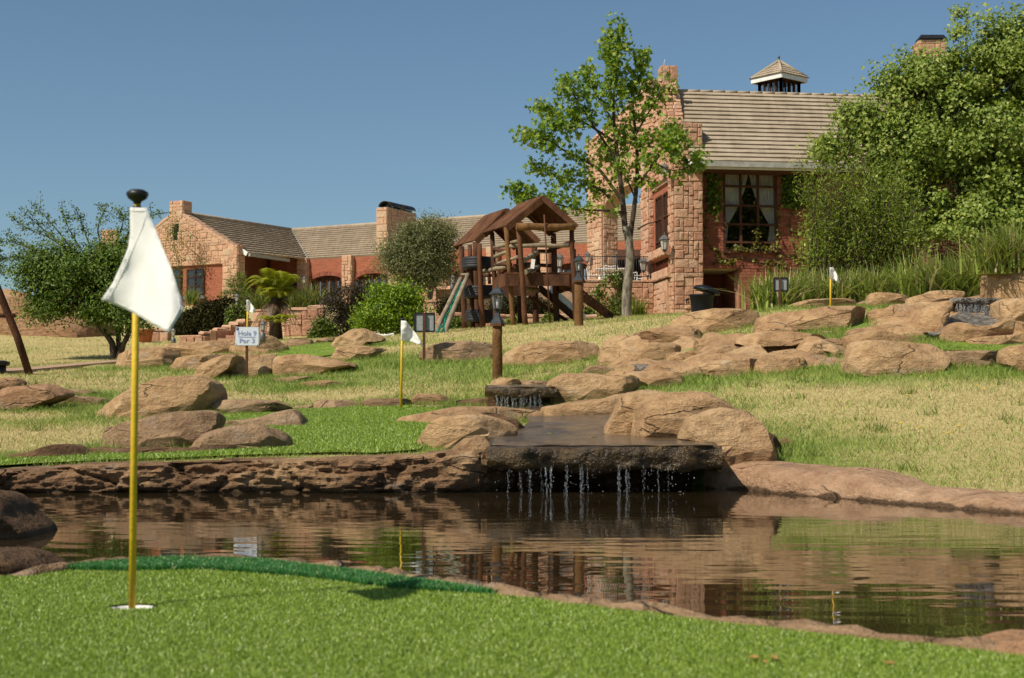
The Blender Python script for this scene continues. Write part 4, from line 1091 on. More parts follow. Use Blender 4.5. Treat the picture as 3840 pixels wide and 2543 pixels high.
def stone_face(ps, O, ux, W, H, ny, g=.14, dep=.06, mask=None, gap=.018, single=True, up=None):
    nu = max(1, round(W / g)); nv = max(1, round(H / (g * .92))); gu = W / nu; gv = H / nv
    occ = np.zeros((nu, nv), bool); Zv = Vector((0, 0, 1)) if up is None else up
    sizes = [(1, 1), (2, 1), (1, 2), (2, 2), (2, 1), (3, 1), (2, 2), (1, 2), (3, 2)]
    for j in range(nv):
        for i in range(nu):
            if occ[i, j]: continue
            for _ in range(6):
                a, b = random.choice(sizes)
                if i + a <= nu and j + b <= nv and not occ[i:i + a, j:j + b].any(): break
            else: a = b = 1
            if i + a > nu or j + b > nv or occ[i:i + a, j:j + b].any(): a = b = 1
            occ[i:i + a, j:j + b] = True
            cu = (i + a / 2) * gu; cv = (j + b / 2) * gv
            if mask and not mask(cu, cv): continue
            ps.add(O + ux * cu + Zv * cv, ux, ny, b * gv - gap, a * gu - gap, dep * random.uniform(.35, .95), single)
def quad_uv(mb_name, corners, mat, parent, uvs, **kw):
    me = bpy.data.meshes.new(mb_name); c = sum(corners, Vector((0, 0, 0))) / len(corners)
    me.from_pydata([tuple(p - c) for p in corners], [], [tuple(range(len(corners)))]); me.update()
    uv = me.uv_layers.new(name='UVMap')
    for i, l in enumerate(me.polygons[0].loop_indices): uv.data[l].uv = uvs[me.loops[l].vertex_index]
    return tag(link(mb_name, me, mat, parent, c), **kw)
def roof_courses(parent, e0, e1, r0, r1, n, th=.045, name='tile_course', mat='tile'):
    """tile courses from eave line e0-e1 to ridge line r0-r1, each overlapping the one below"""
    e0, e1, r0, r1 = map(Vector, (e0, e1, r0, r1))
    nrm = (e1 - e0).cross(r0 - e0).normalized()
    if nrm.z < 0: nrm = -nrm
    for i in range(n):
        t0, t1 = i / n, (i + 1.12) / n
        a0, a1 = e0.lerp(r0, t0), e1.lerp(r1, t0); b0, b1 = e0.lerp(r0, min(1, t1)), e1.lerp(r1, min(1, t1))
        mb = MB(); k = 26; vs = []
        for q in range(k + 1):
            t = q / k; w = .006 * math.sin(q * 2.4 + i) + .008 * (random.random() - .5)
            lo = a0.lerp(a1, t); hi = b0.lerp(b1, t)
            vs += [lo + nrm * (th + w), hi + nrm * .008, lo + nrm * (w), hi - nrm * .03]
        fs = []
        for q in range(k):
            a = q * 4; fs += [(a, a + 4, a + 5, a + 1), (a + 2, a, a + 4, a + 6)[::1], (a + 3, a + 7, a + 6, a + 2)]
        fs += [(0, 1, 3, 2), (k * 4, k * 4 + 2, k * 4 + 3, k * 4 + 1)]
        mb.add(vs, fs); mb.build(name, mat, parent)
def bar(name, p0, p1, w, h, mat, parent, **kw): return MB().beam(p0, p1, w, h).build(name, mat, parent, **kw)

# ------------------------------------------------------------------ lanterns
def lantern(root, c, h, glass='lampglass', metal='pewter', n=6):
    """hexagonal carriage lantern standing on c (its foot), h tall"""
    c = Vector(c); r = h * .25
    MB().lathe(c, [(r * .35, 0), (r * .42, h * .03), (r * .25, h * .06), (r * .55, h * .09), (r * .6, h * .12)], n, False).build('lamp_base', metal, root)
    z0, z1 = h * .12, h * .6; r0, r1 = r * .55, r * .86
    gl = MB(); fr = MB()
    for i in range(n):
        t0, t1 = 2 * math.pi * i / n, 2 * math.pi * (i + 1) / n
        q = [c + Vector((ra * math.cos(t), ra * math.sin(t), z)) for ra, z, t in ((r0, z0, t0), (r0, z0, t1), (r1, z1, t1), (r1, z1, t0))]
        gl.add([c + (p - c) * .985 + Vector((0, 0, .002)) for p in q], [(0, 1, 2, 3)])
        fr.beam(q[0], q[3], h * .022, h * .022); fr.beam(q[3], q[2], h * .025, h * .025); fr.beam(q[0], q[1], h * .022, h * .022)
    g = gl.build('lamp_glass', glass, root); fr.build('lamp_frame', metal, root)
    MB().lathe(c, [(.006, z0 + .01), (h * .035, z0 + h * .03), (h * .045, z0 + h * .2), (h * .03, z0 + h * .3), (.003, z0 + h * .33)], 10).build('bulb', 'cup', root)
    rf = MB().lathe(c, [(r1 * 1.3, z1), (r1 * 1.32, z1 + h * .02), (r1 * .95, z1 + h * .1), (r1 * .72, z1 + h * .18), (r1 * .42, z1 + h * .225), (r1 * .2, z1 + h * .24)], n, False).build('lamp_roof', metal, root)
    MB().lathe(c, [(h * .03, z1 + h * .23), (h * .035, z1 + h * .26), (h * .015, z1 + h * .28), (h * .03, z1 + h * .31), (h * .012, z1 + h * .35), (.002, h)], 8).build('finial', metal, rf)
def wall_lantern(sx, sy_bot, h_px, d, label, wall_dx=0.25, glass='lampglass'):
    p = P(sx, sy_bot, d); h = px(h_px, d)
    r = empty('wall_lantern', p, label, 'lantern', 'carriage lanterns on the building')
    lantern(r, p, h, glass)
    MB().tube([p + Vector((0, 0, 0)), p + Vector((0, 0, -.05)), p + Vector((wall_dx * .5, .02, -.12)), p + Vector((wall_dx, .05, -.02))], .012, 6).build('bracket', 'pewter', r)
    return r

# ================================================================== right building
RB = empty('stone_gabled_house', (8.5, 46, 3.4), 'two storey sandstone and red brick house with cupola, behind the reeds', 'house')
OA = Vector((4.84, 45.0, 0)); UA = Vector((math.cos(R(7.5)), math.sin(R(7.5)), 0)); VA = Vector((-UA.y, UA.x, 0)); NA = -VA
def A(u, s, z): return OA + UA * u + VA * s + Vector((0, 0, z))
def Apx(sx, sy, s):
    a = P(sx, sy, 1.0) - Vector((0, 0, CAMZ)); C0 = Vector((0, 0, CAMZ))
    t = (s - (C0 - OA).dot(VA)) / a.dot(VA); p = C0 + a * t
    return (p - OA).dot(UA), p.z
ZB = 3.25
cl = Pieces(RB, 'stone', 'clad', STONE_VF, 300)
# buttress at the corner: front face, left face
uR = Apx(2636, 900, 0)[0]
zk = Apx(2580, 462, 0)[1]
stone_face(cl, A(0, 0, ZB), UA, uR, zk - ZB, NA, .15, .07)
stone_face(cl, A(0, .62, ZB), -VA, .62, zk - ZB, -UA, .15, .06)
MB().obox(A(.03, .03, ZB - .5), UA * (uR - .06), VA * .6, (0, 0, zk - ZB + .5)).build('buttress_core', 'mortar', RB)
for i in range(3):
    cl.add(A(uR * (i + .5) / 3, .3, zk - .03), UA, Vector((0, 0, 1)), .55, uR / 3 - .02, .07)
# raking gable parapet (thickness along UA), apex pedestal
SR = 1.75; zr = Apx(2540, 318, SR)[1]; zt_ = Apx(2520, 256, SR)[1]; th = .48; u0 = .02
prof = [(0.5, zk - .25), (SR - .22, zr), (SR - .22, zt_), (SR + .22, zt_), (SR + .22, zr), (2 * SR - .2, zk - .2), (2 * SR + .5, 7.5), (.5, 7.5)]
mb = MB(); n = len(prof)
mb.add([A(u0 + .03, s, z) for s, z in prof] + [A(u0 + th - .02, s, z) for s, z in prof], [tuple(range(n)), tuple(reversed(range(n, 2 * n)))] + [(i, n + i, n + (i + 1) % n, (i + 1) % n) for i in range(n)])
mb.build('gable_core', 'mortar', RB)
# coping stones up the rake
k = 15
for i in range(k):
    t = (i + .5) / k; s = .5 + (SR - .22 - .5) * t; z = zk - .25 + (zr - zk + .25) * t
    sl_ = Vector((VA.x * (SR - .72), VA.y * (SR - .72), zr - zk + .25)).normalized(); nn = UA.cross(sl_).normalized()
    if nn.z < 0: nn = -nn
    hh = math.hypot(SR - .72, zr - zk + .25) / k
    a_ = random.uniform(.38, .62)
    cl.add(A(u0 + th * a_ / 2, s, z), UA, nn, hh - .015, th * a_ - .015, random.uniform(.05, .09))
    cl.add(A(u0 + th * (1 + a_) / 2, s, z), UA, nn, hh - .015, th * (1 - a_) - .015, random.uniform(.05, .09))
stone_face(cl, A(u0, SR - .23, zr - .1), UA, th, zt_ - zr + .12, NA, .2, .07)
stone_face(cl, A(u0 - .01, SR + .22, zr - .1), -VA, .46, zt_ - zr + .1, -UA, .2, .07)
def gm(cu, cv):
    s = 2 * SR + .4 - cu; z = cv + 7.6
    top = zk - .25 + (zr - zk + .25) * min(1, max(0, (s - .5) / (SR - .72))) if s < SR else zr - (zr - zk + .2) * (s - SR) / SR
    return z < top - .06
stone_face(cl, A(u0 - .0, 2 * SR + .4, 7.6), -VA, 2 * SR - .2, zr - 7.6, -UA, .17, .06, gm)
for q in range(3): cl.add(A(u0 + th * (q + .5) / 3, SR, zt_ - .01), UA, Vector((0, 0, 1)), .44, th / 3 - .01, .06)
bar('aerial', A(.1, SR, zt_), A(.16, SR, zt_ + .28), .012, .012, 'white', RB)
# end wall below: brick with tall windows, stone pier behind, projecting stone balustrade
endw = [A(.12, .55, ZB), A(.12, 3.3, ZB), A(.12, 3.3, 7.7), A(.12, .55, 7.7)]
quad_uv('end_wall', endw, 'brick_far', RB, [(0, 0), (2.75, 0), (2.75, 4.4), (0, 4.4)])
for s0 in (.95, 2.0):
    w_ = empty('window', A(.05, s0, 5.3)); w_.parent = RB; w_.location = A(.05, s0, 5.3) - wloc(RB)
    for ds in (0, .38, .76): bar('frame', A(.09, s0 + ds, 5.1), A(.09, s0 + ds, 7.2), .05, .05, 'lath', w_)
    for z in (5.1, 5.8, 6.5, 7.2): bar('frame', A(.09, s0, z), A(.09, s0 + .76, z), .05, .05, 'lath', w_)
    MB().obox(A(.105, s0, 5.1), VA * .76, UA * .01, (0, 0, 2.1)).build('pane', 'glass', w_)
stone_face(cl, A(-.02, 3.3, ZB), UA, .46, 4.55, NA, .15, .06)
stone_face(cl, A(-.02, 4.4, ZB), -VA, 1.1, 4.55, -UA, .16, .06)
MB().obox(A(0, 3.32, ZB - .4), UA * .45, VA * 1.1, (0, 0, 4.95)).build('pier_core', 'mortar', RB)
zb1 = P(2500, 985, 46.5).z
for (za, zb_, ua) in ((zb1 + .12, zb1 + .40, -.2), (zb1 - .55, zb1 - .25, -.12)):
    MB().obox(A(ua, .3, za), VA * 3.1, UA * .5, (0, 0, zb_ - za)).build('stone_band', 'clad', RB)
    for i in range(9): cl.add(A(ua, .3 + 3.1 * (i + .5) / 9, (za + zb_) / 2), -VA, -UA, zb_ - za - .02, .32, .05)
MB().obox(A(-.1, .5, ZB), VA * 2.7, UA * .12, (0, 0, zb1 - .6 - ZB)).build('end_wall_base', 'mortar', RB)
stone_face(cl, A(-.1, 3.2, ZB), -VA, 2.6, zb1 - .65 - ZB, -UA, .17, .05)
# front brick wall
SW = .34
br = Pieces(RB, 'brick', 'brick', [BRICK_VF], 300, 'brickwork')
zlow = Apx(2700, 1006, SW)[1]; zeave = Apx(2700, 632, SW)[1] + .25
uP = Apx(2772, 1100, SW)[0]; uE = Apx(3075, 800, SW)[0]
wx0, wz1 = Apx(2715, 625, SW); wx1, wz0 = Apx(2912, 940, SW)
def bricks(u0_, u1_, z0_, z1_, skip=None):
    nrow = int((z1_ - z0_) / .085)
    for j in range(nrow):
        z = z0_ + (j + .5) * .085; off = -.115 if j % 2 else 0
        u = u0_ + off
        while u < u1_:
            a0 = max(u0_, u); a1 = min(u1_, u + .23)
            if a1 - a0 > .05:
                c_ = (a0 + a1) / 2
                segs = [(a0, a1)]
                if skip and skip[2] < z < skip[3]:
                    if a0 < skip[0] and a1 > skip[0]: segs = [(a0, skip[0])]
                    elif a0 < skip[1] and a1 > skip[1]: segs = [(skip[1], a1)]
                    elif a0 >= skip[0] and a1 <= skip[1]: segs = []
                for s0_, s1_ in segs:
                    if s1_ - s0_ > .03: br.add(A((s0_ + s1_) / 2, SW, z), UA, NA, .073, s1_ - s0_ - .012, .014 + random.uniform(-.002, .002))
            u += .23
bricks(uP, uE, ZB, zlow)
bricks(uR - .05, uE, zlow, zeave, (wx0, wx1, wz0, wz1))
br.finish()
# mortar sheet behind the bricks, with the window opening left out
mm = MB()
for (a0, a1, z0_, z1_) in ((uP, 11, ZB - .4, zlow), (uR - .2, wx0, zlow, zeave), (wx1, 11, zlow, zeave), (wx0, wx1, zlow, wz0), (wx0, wx1, wz1, zeave)):
    mm.obox(A(a0, SW + .004, z0_), UA * (a1 - a0), VA * .22, (0, 0, z1_ - z0_))
mm.build('front_wall', 'mortar_brick', RB)
# recessed porch under the upper floor
MB().obox(A(uR - .3, SW + .23, zlow - .02), UA * (uP - uR + .3), VA * 1.7, (0, 0, .1)).build('porch_soffit', 'cream', RB)
MB().obox(A(uR - .3, SW + 1.9, ZB - .4), UA * (uP - uR + .4), VA * .15, (0, 0, zlow - ZB + .45)).build('porch_back_wall', 'brick', RB)
MB().obox(A(uP - .02, SW + .23, ZB - .4), UA * .2, VA * 1.7, (0, 0, zlow - ZB + .45)).build('porch_side_wall', 'brick', RB)
stone_face(cl, A(uP - .03, SW + .2, ZB), UA, .1, zlow - ZB - .1, -UA, .3, .1)
dr = MB().obox(A(uR + .15, SW + 1.86, ZB), UA * .5, VA * .04, (0, 0, 1.0)).build('door', 'lath', RB)
for q in range(4): bar('door_board', A(uR + .2 + q * .12, SW + 1.85, ZB), A(uR + .2 + q * .12, SW + 1.85, ZB + 1.0), .1, .03, 'plank', dr)
# the big window
W = empty('window', A((wx0 + wx1) / 2, SW, wz0)); W.parent = RB; W.location = A((wx0 + wx1) / 2, SW, wz0) - wloc(RB)
ucol = [wx0] + [Apx(x, 800, SW)[0] for x in (2778, 2843)] + [wx1]
zrow = [wz0] + [Apx(2800, y, SW)[1] for y in (909, 842, 772, 699)] + [wz1]
for u in ucol: bar('frame', A(u, SW + .02, wz0), A(u, SW + .02, wz1), .07, .09, 'lath', W)
for z in zrow: bar('frame', A(wx0, SW + .01, z), A(wx1, SW + .01, z), .08, .06, 'lath', W)
def pane_mat():
    t = NT('clear_window_pane')
    n = t.bump(t.noise(2.5, 2), .04, .02)
    g = t.node("ShaderNodeBsdfGlossy"); g.inputs['Roughness'].default_value = .02; t.link(n, g.inputs['Normal']); g.inputs['Color'].default_value = (.9, .9, .9, 1)
    tr = t.node("ShaderNodeBsdfTransparent"); tr.inputs[0].default_value = (.8, .8, .8, 1)
    mx = t.node("ShaderNodeMixShader"); mx.inputs[0].default_value = .16
    t.link(tr.outputs[0], mx.inputs[1]); t.link(g.outputs[0], mx.inputs[2]); return t.done(mx.outputs[0])
M['pane'] = pane_mat()
for i in range(3):
    for j in range(5):
        MB().add([A(ucol[i], SW + .05, zrow[j]), A(ucol[i + 1], SW + .05, zrow[j]), A(ucol[i + 1], SW + .05, zrow[j + 1]), A(ucol[i], SW + .05, zrow[j + 1])], [(0, 1, 2, 3)]).build('pane', 'pane', W)
def curtain(top0, top1, bot0, bot1, zt2, zb2, s):
    mb = MB(); n = 26; m = 8
    for j in range(m + 1):
        t = j / m; e = t ** 1.7
        for i in range(n + 1):
            q = i / n; u = (top0 + (bot0 - top0) * e) * (1 - q) + (top1 + (bot1 - top1) * e) * q
            mb.v.append(tuple(A(u, s + .025 * math.sin(q * 40), zt2 + (zb2 - zt2) * t)))
    for j in range(m):
        for i in range(n):
            k2 = j * (n + 1) + i; mb.f.append((k2, k2 + 1, k2 + n + 2, k2 + n + 1)); mb.sm.append(True)
    mb.build('curtain', 'curtain', W)
cs = SW + .16; um = (wx0 + wx1) / 2
curtain(wx0, um, wx0, wx0 + .16, wz1, zrow[2], cs); curtain(wx0, wx0 + .16, wx0 - .05, wx0 + .1, zrow[2], zrow[1], cs)
curtain(um, wx1, wx1 - .16, wx1, wz1, zrow[2], cs); curtain(wx1 - .16, wx1, wx1 - .25, wx1, zrow[2], zrow[1], cs)
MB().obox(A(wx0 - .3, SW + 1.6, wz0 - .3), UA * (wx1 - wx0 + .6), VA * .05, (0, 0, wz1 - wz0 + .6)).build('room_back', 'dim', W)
bar('sill', A(wx0 - .05, SW - .02, wz0 - .06), A(wx1 + .05, SW - .02, wz0 - .06), .14, .06, 'lath', W)
# roof, gutter, cupola, chimney
ze = Apx(2700, 606, -.4)[1]; zrd = Apx(2700, 346, SR)[1]
roof_courses(RB, A(th - .02, -.42, ze), A(9.6, -.42, ze), A(th - .02, SR, zrd), A(9.6, SR, zrd), 17, .06)
mb = MB(); mb.add([A(th, SR, zrd + .03), A(9.6, SR, zrd + .03), A(9.6, 2 * SR + .6, ze), A(th, 2 * SR + .6, ze)], [(0, 1, 2, 3)]); mb.build('rear_roof', 'tile', RB)
for i in range(23): MB().tube([A(th + .4 * i, SR, zrd), A(th + .4 * i + .39, SR, zrd + .012)], .055, 8).build('ridge_tile', 'tile', RB)
gt = MB(); gt.obox(A(.52, -.55, ze - .17), UA * 9, VA * .13, (0, 0, .16)); gt.build('gutter', 'gutter', RB)
MB().obox(A(.56, -.41, ze - .23), UA * 9, VA * .06, (0, 0, .22)).build('fascia', 'white', RB)
MB().obox(A(.6, -.4, ze - .26), UA * 9, VA * .78, (0, 0, .04)).build('soffit', 'lath', RB)
p = Apx(2578, 615, -.05); MB().tube([A(p[0], -.12, p[1] + .12), A(p[0], -.12, p[1] - .04), A(p[0] - .08, -.14, p[1] - .14)], .045, 10).build('downpipe_bend', 'white', RB)
MB().obox(A(.47, -.5, ze - .12), UA * .02, VA * .4, (0, 0, .4)).build('barge_end', 'white', RB)
# cupola
cuc = P(2922, 340, 48.4); cu = empty('cupola', cuc); cu.parent = RB; cu.location = cuc - wloc(RB)
rz = Matrix.Rotation(R(40), 3, 'Z')
wd = px(104, 48.4); zc0 = cuc.z - 1.2; zc1 = P(2922, 296, 48.4).z
for i in range(4):
    a_ = rz @ Matrix.Rotation(R(90 * i), 3, 'Z')
    for q in range(5):
        t = -wd / 2 + wd * q / 4
        bar('mullion', cuc + a_ @ Vector((t, -wd / 2, 0)) + Vector((0, 0, zc0 - cuc.z)), cuc + a_ @ Vector((t, -wd / 2, 0)) + Vector((0, 0, zc1 - cuc.z)), .09 if q in (0, 4) else .045, .09, 'lath', cu)
    c4 = [cuc + a_ @ Vector((x, -wd / 2 + .02, 0)) for x in (-wd / 2, wd / 2)]
    MB().add([Vector((c4[0].x, c4[0].y, zc0)), Vector((c4[1].x, c4[1].y, zc0)), Vector((c4[1].x, c4[1].y, zc1)), Vector((c4[0].x, c4[0].y, zc1))], [(0, 1, 2, 3)]).build('pane', 'pane', cu)
    b0, b1 = [cuc + a_ @ Vector((x, -wd / 2 - .01, zc1 - cuc.z - .08)) for x in (-wd / 2, wd / 2)]
    bar('head', b0, b1, .06, .14, 'lath', cu)
we = px(147, 48.4); zr0 = P(2922, 298, 48.4).z; zap = P(2922, 234, 48.4).z
for i in range(4):
    a_ = rz @ Matrix.Rotation(R(90 * i), 3, 'Z')
    e0_, e1_ = [cuc + a_ @ Vector((x, -we / 2, 0)) for x in (-we / 2, we / 2)]
    bar('fascia', Vector((e0_.x, e0_.y, zr0 - .05)), Vector((e1_.x, e1_.y, zr0 - .05)), .04, .15, 'white', cu)
    e0_.z = e1_.z = zr0 + .02; ap = Vector((cuc.x, cuc.y, zap))
    roof_courses(cu, e0_ + a_ @ Vector((-.05, -.05, 0)), e1_ + a_ @ Vector((.05, -.05, 0)), ap - (e1_ - e0_) * .02, ap + (e1_ - e0_) * .02, 5, .03)
    MB().tube([Vector((e0_.x, e0_.y, zr0 + .05)), ap + Vector((0, 0, .05))], .05, 7).build('hip_tile', 'tile', cu)
MB().obox(cuc + rz @ Vector((-we / 2, -we / 2, zr0 - cuc.z - .02)), rz @ Vector((we, 0, 0)), rz @ Vector((0, we, 0)), (0, 0, .03)).build('eave_soffit', 'lath', cu)
MB().lathe((cuc.x, cuc.y, zap), [(.05, 0), (.06, .06), (.02, .1), (.045, .16), (.005, .22)], 8).build('finial', 'iron', cu)
# chimney behind the tree
ch = P(3485, 160, 52); cc = MB(); wch = px(95, 52)
MB().box((ch.x, ch.y, ch.z - 2.0), (wch, wch, 4.0)).build('chimney', 'mortar', RB)
stone_face(cl, Vector((ch.x - wch / 2, ch.y - wch / 2, ch.z - 2)), Vector((1, 0, 0)), wch, 2.0, Vector((0, -1, 0)), .16, .05, single=False)
stone_face(cl, Vector((ch.x - wch / 2, ch.y + wch / 2, ch.z - 2)), Vector((0, -1, 0)), wch, 2.0, Vector((-1, 0, 0)), .16, .05, single=False)
MB().add([(ch.x - wch * .55, ch.y - wch * .6, ch.z + .02), (ch.x + wch * .55, ch.y - wch * .6, ch.z + .02), (ch.x + wch * .45, ch.y + wch * .6, ch.z + .02), (ch.x - wch * .45, ch.y + wch * .6, ch.z + .02),
          (ch.x - wch * .45, ch.y - wch * .45, ch.z + .18), (ch.x + wch * .45, ch.y - wch * .45, ch.z + .18), (ch.x + wch * .4, ch.y + wch * .5, ch.z + .18), (ch.x - wch * .4, ch.y + wch * .5, ch.z + .18)],
         [(0, 3, 2, 1), (4, 5, 6, 7), (0, 1, 5, 4), (1, 2, 6, 5), (2, 3, 7, 6), (3, 0, 4, 7)]).build('chimney_cap', 'black', RB)
cl.finish()

# ================================================================== portico with the arch, behind the young tree
PB0 = Vector((3.01, 60.0, 0)); UBv = Vector((.436, -.9, 0)).normalized(); NB = Vector((-.9, -.436, 0)).normalized(); BB = -NB
PO = empty('stone_portico', (4.2, 58.5, 4.4), 'sandstone gabled portico with a wide arch on the terrace, behind the young tree', 'portico')
pc = Pieces(PO, 'stone', 'clad_far', STONE_VF, 300)
def Bp(t, z, w=0): return PB0 + UBv * t + BB * w + Vector((0, 0, z))
zf = 4.3; LB = 7.5; TH = .7
zl = P(2215, 548, 60).z; zap = P(2415, 350, 56.2).z; ta = 4.3
def gtop(t): return zl + (zap - zl) * t / ta if t < ta else zap - (zap - zl) * (t - ta) / ta
za_s = P(2260, 800, 59).z; za_t = P(2390, 690, 57).z; t0a, t1a = 1.2, 6.0
def arch(t):
    if t < t0a or t > t1a: return zf
    q = (t - (t0a + t1a) / 2) / ((t1a - t0a) / 2); return za_s + (za_t - za_s) * math.sqrt(max(0, 1 - q * q))
mb = MB(); ts = list(np.linspace(0, t0a - .001, 4)) + list(np.linspace(t0a + .001, t1a - .001, 22)) + list(np.linspace(t1a + .001, LB, 4))
for t in ts:
    for w_ in (.02, TH - .02): mb.v += [tuple(Bp(t, arch(t), w_)), tuple(Bp(t, gtop(t), w_))]
for i in range(len(ts) - 1):
    a_ = i * 4; b_ = a_ + 4
    mb.f += [(a_, b_, b_ + 1, a_ + 1), (a_ + 2, a_ + 3, b_ + 3, b_ + 2), (a_, a_ + 2, b_ + 2, b_), (a_ + 1, b_ + 1, b_ + 3, a_ + 3)]; mb.sm += [False] * 4
mb.f += [(0, 1, 3, 2)]; mb.sm += [False]
mb.build('portico_core', 'mortar', PO)
stone_face(pc, Bp(0, zf), UBv, t0a, za_s - zf, NB, .19, .07)
stone_face(pc, Bp(t0a, zf, .02), BB, TH - .04, za_s - zf, UBv, .17, .06)
stone_face(pc, Bp(0, za_s), UBv, LB, zap - za_s, NB, .17, .07, lambda cu, cv: arch(cu) + .1 < za_s + cv < gtop(cu) - .05)
for i in range(22):
    t = ta * (i + .5) / 22
    pc.add(Bp(t, gtop(t) - .02, .3), UBv, Vector((0, 0, 1)), .7, ta / 22 - .02, .12)
pt = Bp(ta, zap - .1, .3); pw = .45
MB().box((pt.x, pt.y, pt.z + .25), (pw - .05, pw - .05, .6)).build('pedestal', 'mortar', PO)
for a_ in (0, 1):
    ux_, nn_ = ((UBv, NB), (BB, UBv))[a_]
    stone_face(pc, pt - ux_ * pw / 2 + nn_ * pw / 2 + Vector((0, 0, -.05)), ux_, pw, .65, nn_, .2, .06)
pc.finish()
q0, q1 = P(2300, 930, 62), P(2470, 955, 62)
MB().obox(Vector((q0.x, 61.5, q0.z - .55)), (q1.x - q0.x, 0, 0), (0, 1.6, .55), (0, 0, .05)).build('awning', 'lath', PO)
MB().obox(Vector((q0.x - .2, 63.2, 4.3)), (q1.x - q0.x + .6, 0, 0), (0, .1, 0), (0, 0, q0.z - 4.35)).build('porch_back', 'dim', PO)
hl = P(2411, 775, 57.0); r_ = empty('hanging_lantern', hl, 'carriage lantern hanging inside the portico arch', 'lantern', 'carriage lanterns on the building'); lantern(r_, hl, px(62, 57))
MB().tube([hl + Vector((0, 0, px(60, 57))), Vector((hl.x, hl.y, arch(3.5) + .05))], .012, 6).build('chain', 'iron', r_)
wall_lantern(2203, 985, 48, 59.5, 'carriage lantern on the left stone pillar of the portico', .2)
wall_lantern(2413, 1022, 66, 47.7, 'big carriage lantern on a bracket beside the terrace table', .28)
wall_lantern(2492, 945, 76, 44.9, 'big carriage lantern on the house corner beside the brick windows', .3)
wall_lantern(2492, 668, 64, 44.9, 'carriage lantern high on the house corner, half hidden by leaves', .3)
# ================================================================== terrace, garden walls
MB().obox((-2.4, 47.55, 2.0), (7.6, 0, 0), (0, 18, 0), (0, 0, 2.32)).build('terrace', 'paving', recenter=False, kind='structure', label='raised paved terrace in front of the portico')
def garden_wall(label, pts, zt0, hgt, thick=.35, g=.17, cap=True, mat='clad', group=None):
    """pts: photo pixels of the wall top with depth, left to right"""
    tops = [P(*q) for q in pts]
    root = empty('garden_wall', (tops[0].x, tops[0].y, tops[0].z - hgt), label, 'stone wall', group)
    ps = Pieces(root, 'stone', mat, STONE_VF, 300)
    core = MB()
    for i in range(len(tops) - 1):
        a_, b_ = tops[i], tops[i + 1]; d_ = Vector((b_.x - a_.x, b_.y - a_.y, 0)); L_ = d_.length; ux_ = d_ / L_; nn_ = Vector((ux_.y, -ux_.x, 0))
        if nn_.y > 0: nn_ = -nn_
        sl = (b_.z - a_.z) / L_
        core.add([a_ + Vector((0, 0, -hgt)), b_ + Vector((0, 0, -hgt)), b_ - Vector((0, 0, .03)), a_ - Vector((0, 0, .03))] + [q - nn_ * thick for q in (a_ + Vector((0, 0, -hgt)), b_ + Vector((0, 0, -hgt)), b_ - Vector((0, 0, .03)), a_ - Vector((0, 0, .03)))],
                 [(0, 1, 2, 3), (7, 6, 5, 4), (3, 2, 6, 7), (0, 3, 7, 4), (1, 5, 6, 2)])
        zlo = min(a_.z, b_.z) - hgt; H_ = max(a_.z, b_.z) - zlo
        stone_face(ps, Vector((a_.x, a_.y, zlo)), ux_, L_, H_ - .05, nn_, g, .06, lambda cu, cv: a_.z - hgt + sl * cu - .05 < zlo + cv < a_.z + sl * cu - g * .3)
        if cap:
            n_ = max(1, int(L_ / .34))
            for k_ in range(n_):
                t = (k_ + .5) / n_; c_ = a_.lerp(b_, t)
                ps.add(c_ - nn_ * (thick / 2 - .03) - Vector((0, 0, .02)), ux_, Vector((0, 0, 1)), thick + .02, L_ / n_ - .02, random.uniform(.06, .11))
    core.build('wall_core', 'mortar', root); ps.finish()
    return root
GW = 'stone garden walls'
garden_wall('stone retaining wall below the terrace railing, behind the young tree', [(2150, 1055, 46.9), (2290, 1054, 47.0)], 0, 1.35, group=GW)
garden_wall('stone retaining wall between the ivy pier and the house corner', [(2330, 1055, 47.0), (2450, 1055, 47.2)], 0, 1.35, group=GW)
garden_wall('projecting stone pier draped with ivy in the terrace wall', [(2282, 1050, 46.6), (2334, 1050, 46.6)], 0, 1.4, .5, .2, group=GW)
garden_wall('stone wall below the olive bush, behind the net ladder', [(1570, 1088, 50.5), (1780, 1078, 49.5)], 0, .9, group=GW)
garden_wall('terrace wall in the shade behind the climbing frame', [(1780, 1086, 48.5), (2150, 1062, 47.6)], 0, 1.2, group=GW)
garden_wall('low pink stone kerb wall behind the climbing frame posts', [(1690, 1182, 41.5), (1950, 1186, 42), (2240, 1190, 42.5)], 0, .45, .3, .2, group=GW)
garden_wall('pale stone steps wall behind the net ladder', [(1600, 1130, 46), (1660, 1132, 46)], 0, .9, .5, .22, mat='clad_far', group=GW)
garden_wall('stone retaining wall under the tree fern', [(950, 1166, 46.5), (1090, 1164, 45.5), (1215, 1150, 45.5)], 0, 1.1, group=GW)
garden_wall('curved stone parapet climbing beside the steps, in front of the hedge', [(672, 1272, 42.5), (760, 1258, 42.5), (860, 1232, 43), (940, 1202, 44)], 0, .35, .3, .2, group=GW)
garden_wall('short stone wall in the bed beside the terracotta pot', [(565, 1240, 43.5), (632, 1238, 43.5)], 0, .4, .4, .25, group=GW)
stp = empty('garden_steps', P(880, 1272, 42.6), 'pale stone garden steps below the curved parapet', 'steps')
for i in range(3):
    a_ = P(835 + i * 30, 1272 - i * 12, 42.6 + i * .3); MB().box((a_.x + .4, a_.y, a_.z - .1), (1.0, .4, .22)).build('step', 'clad_far', stp)
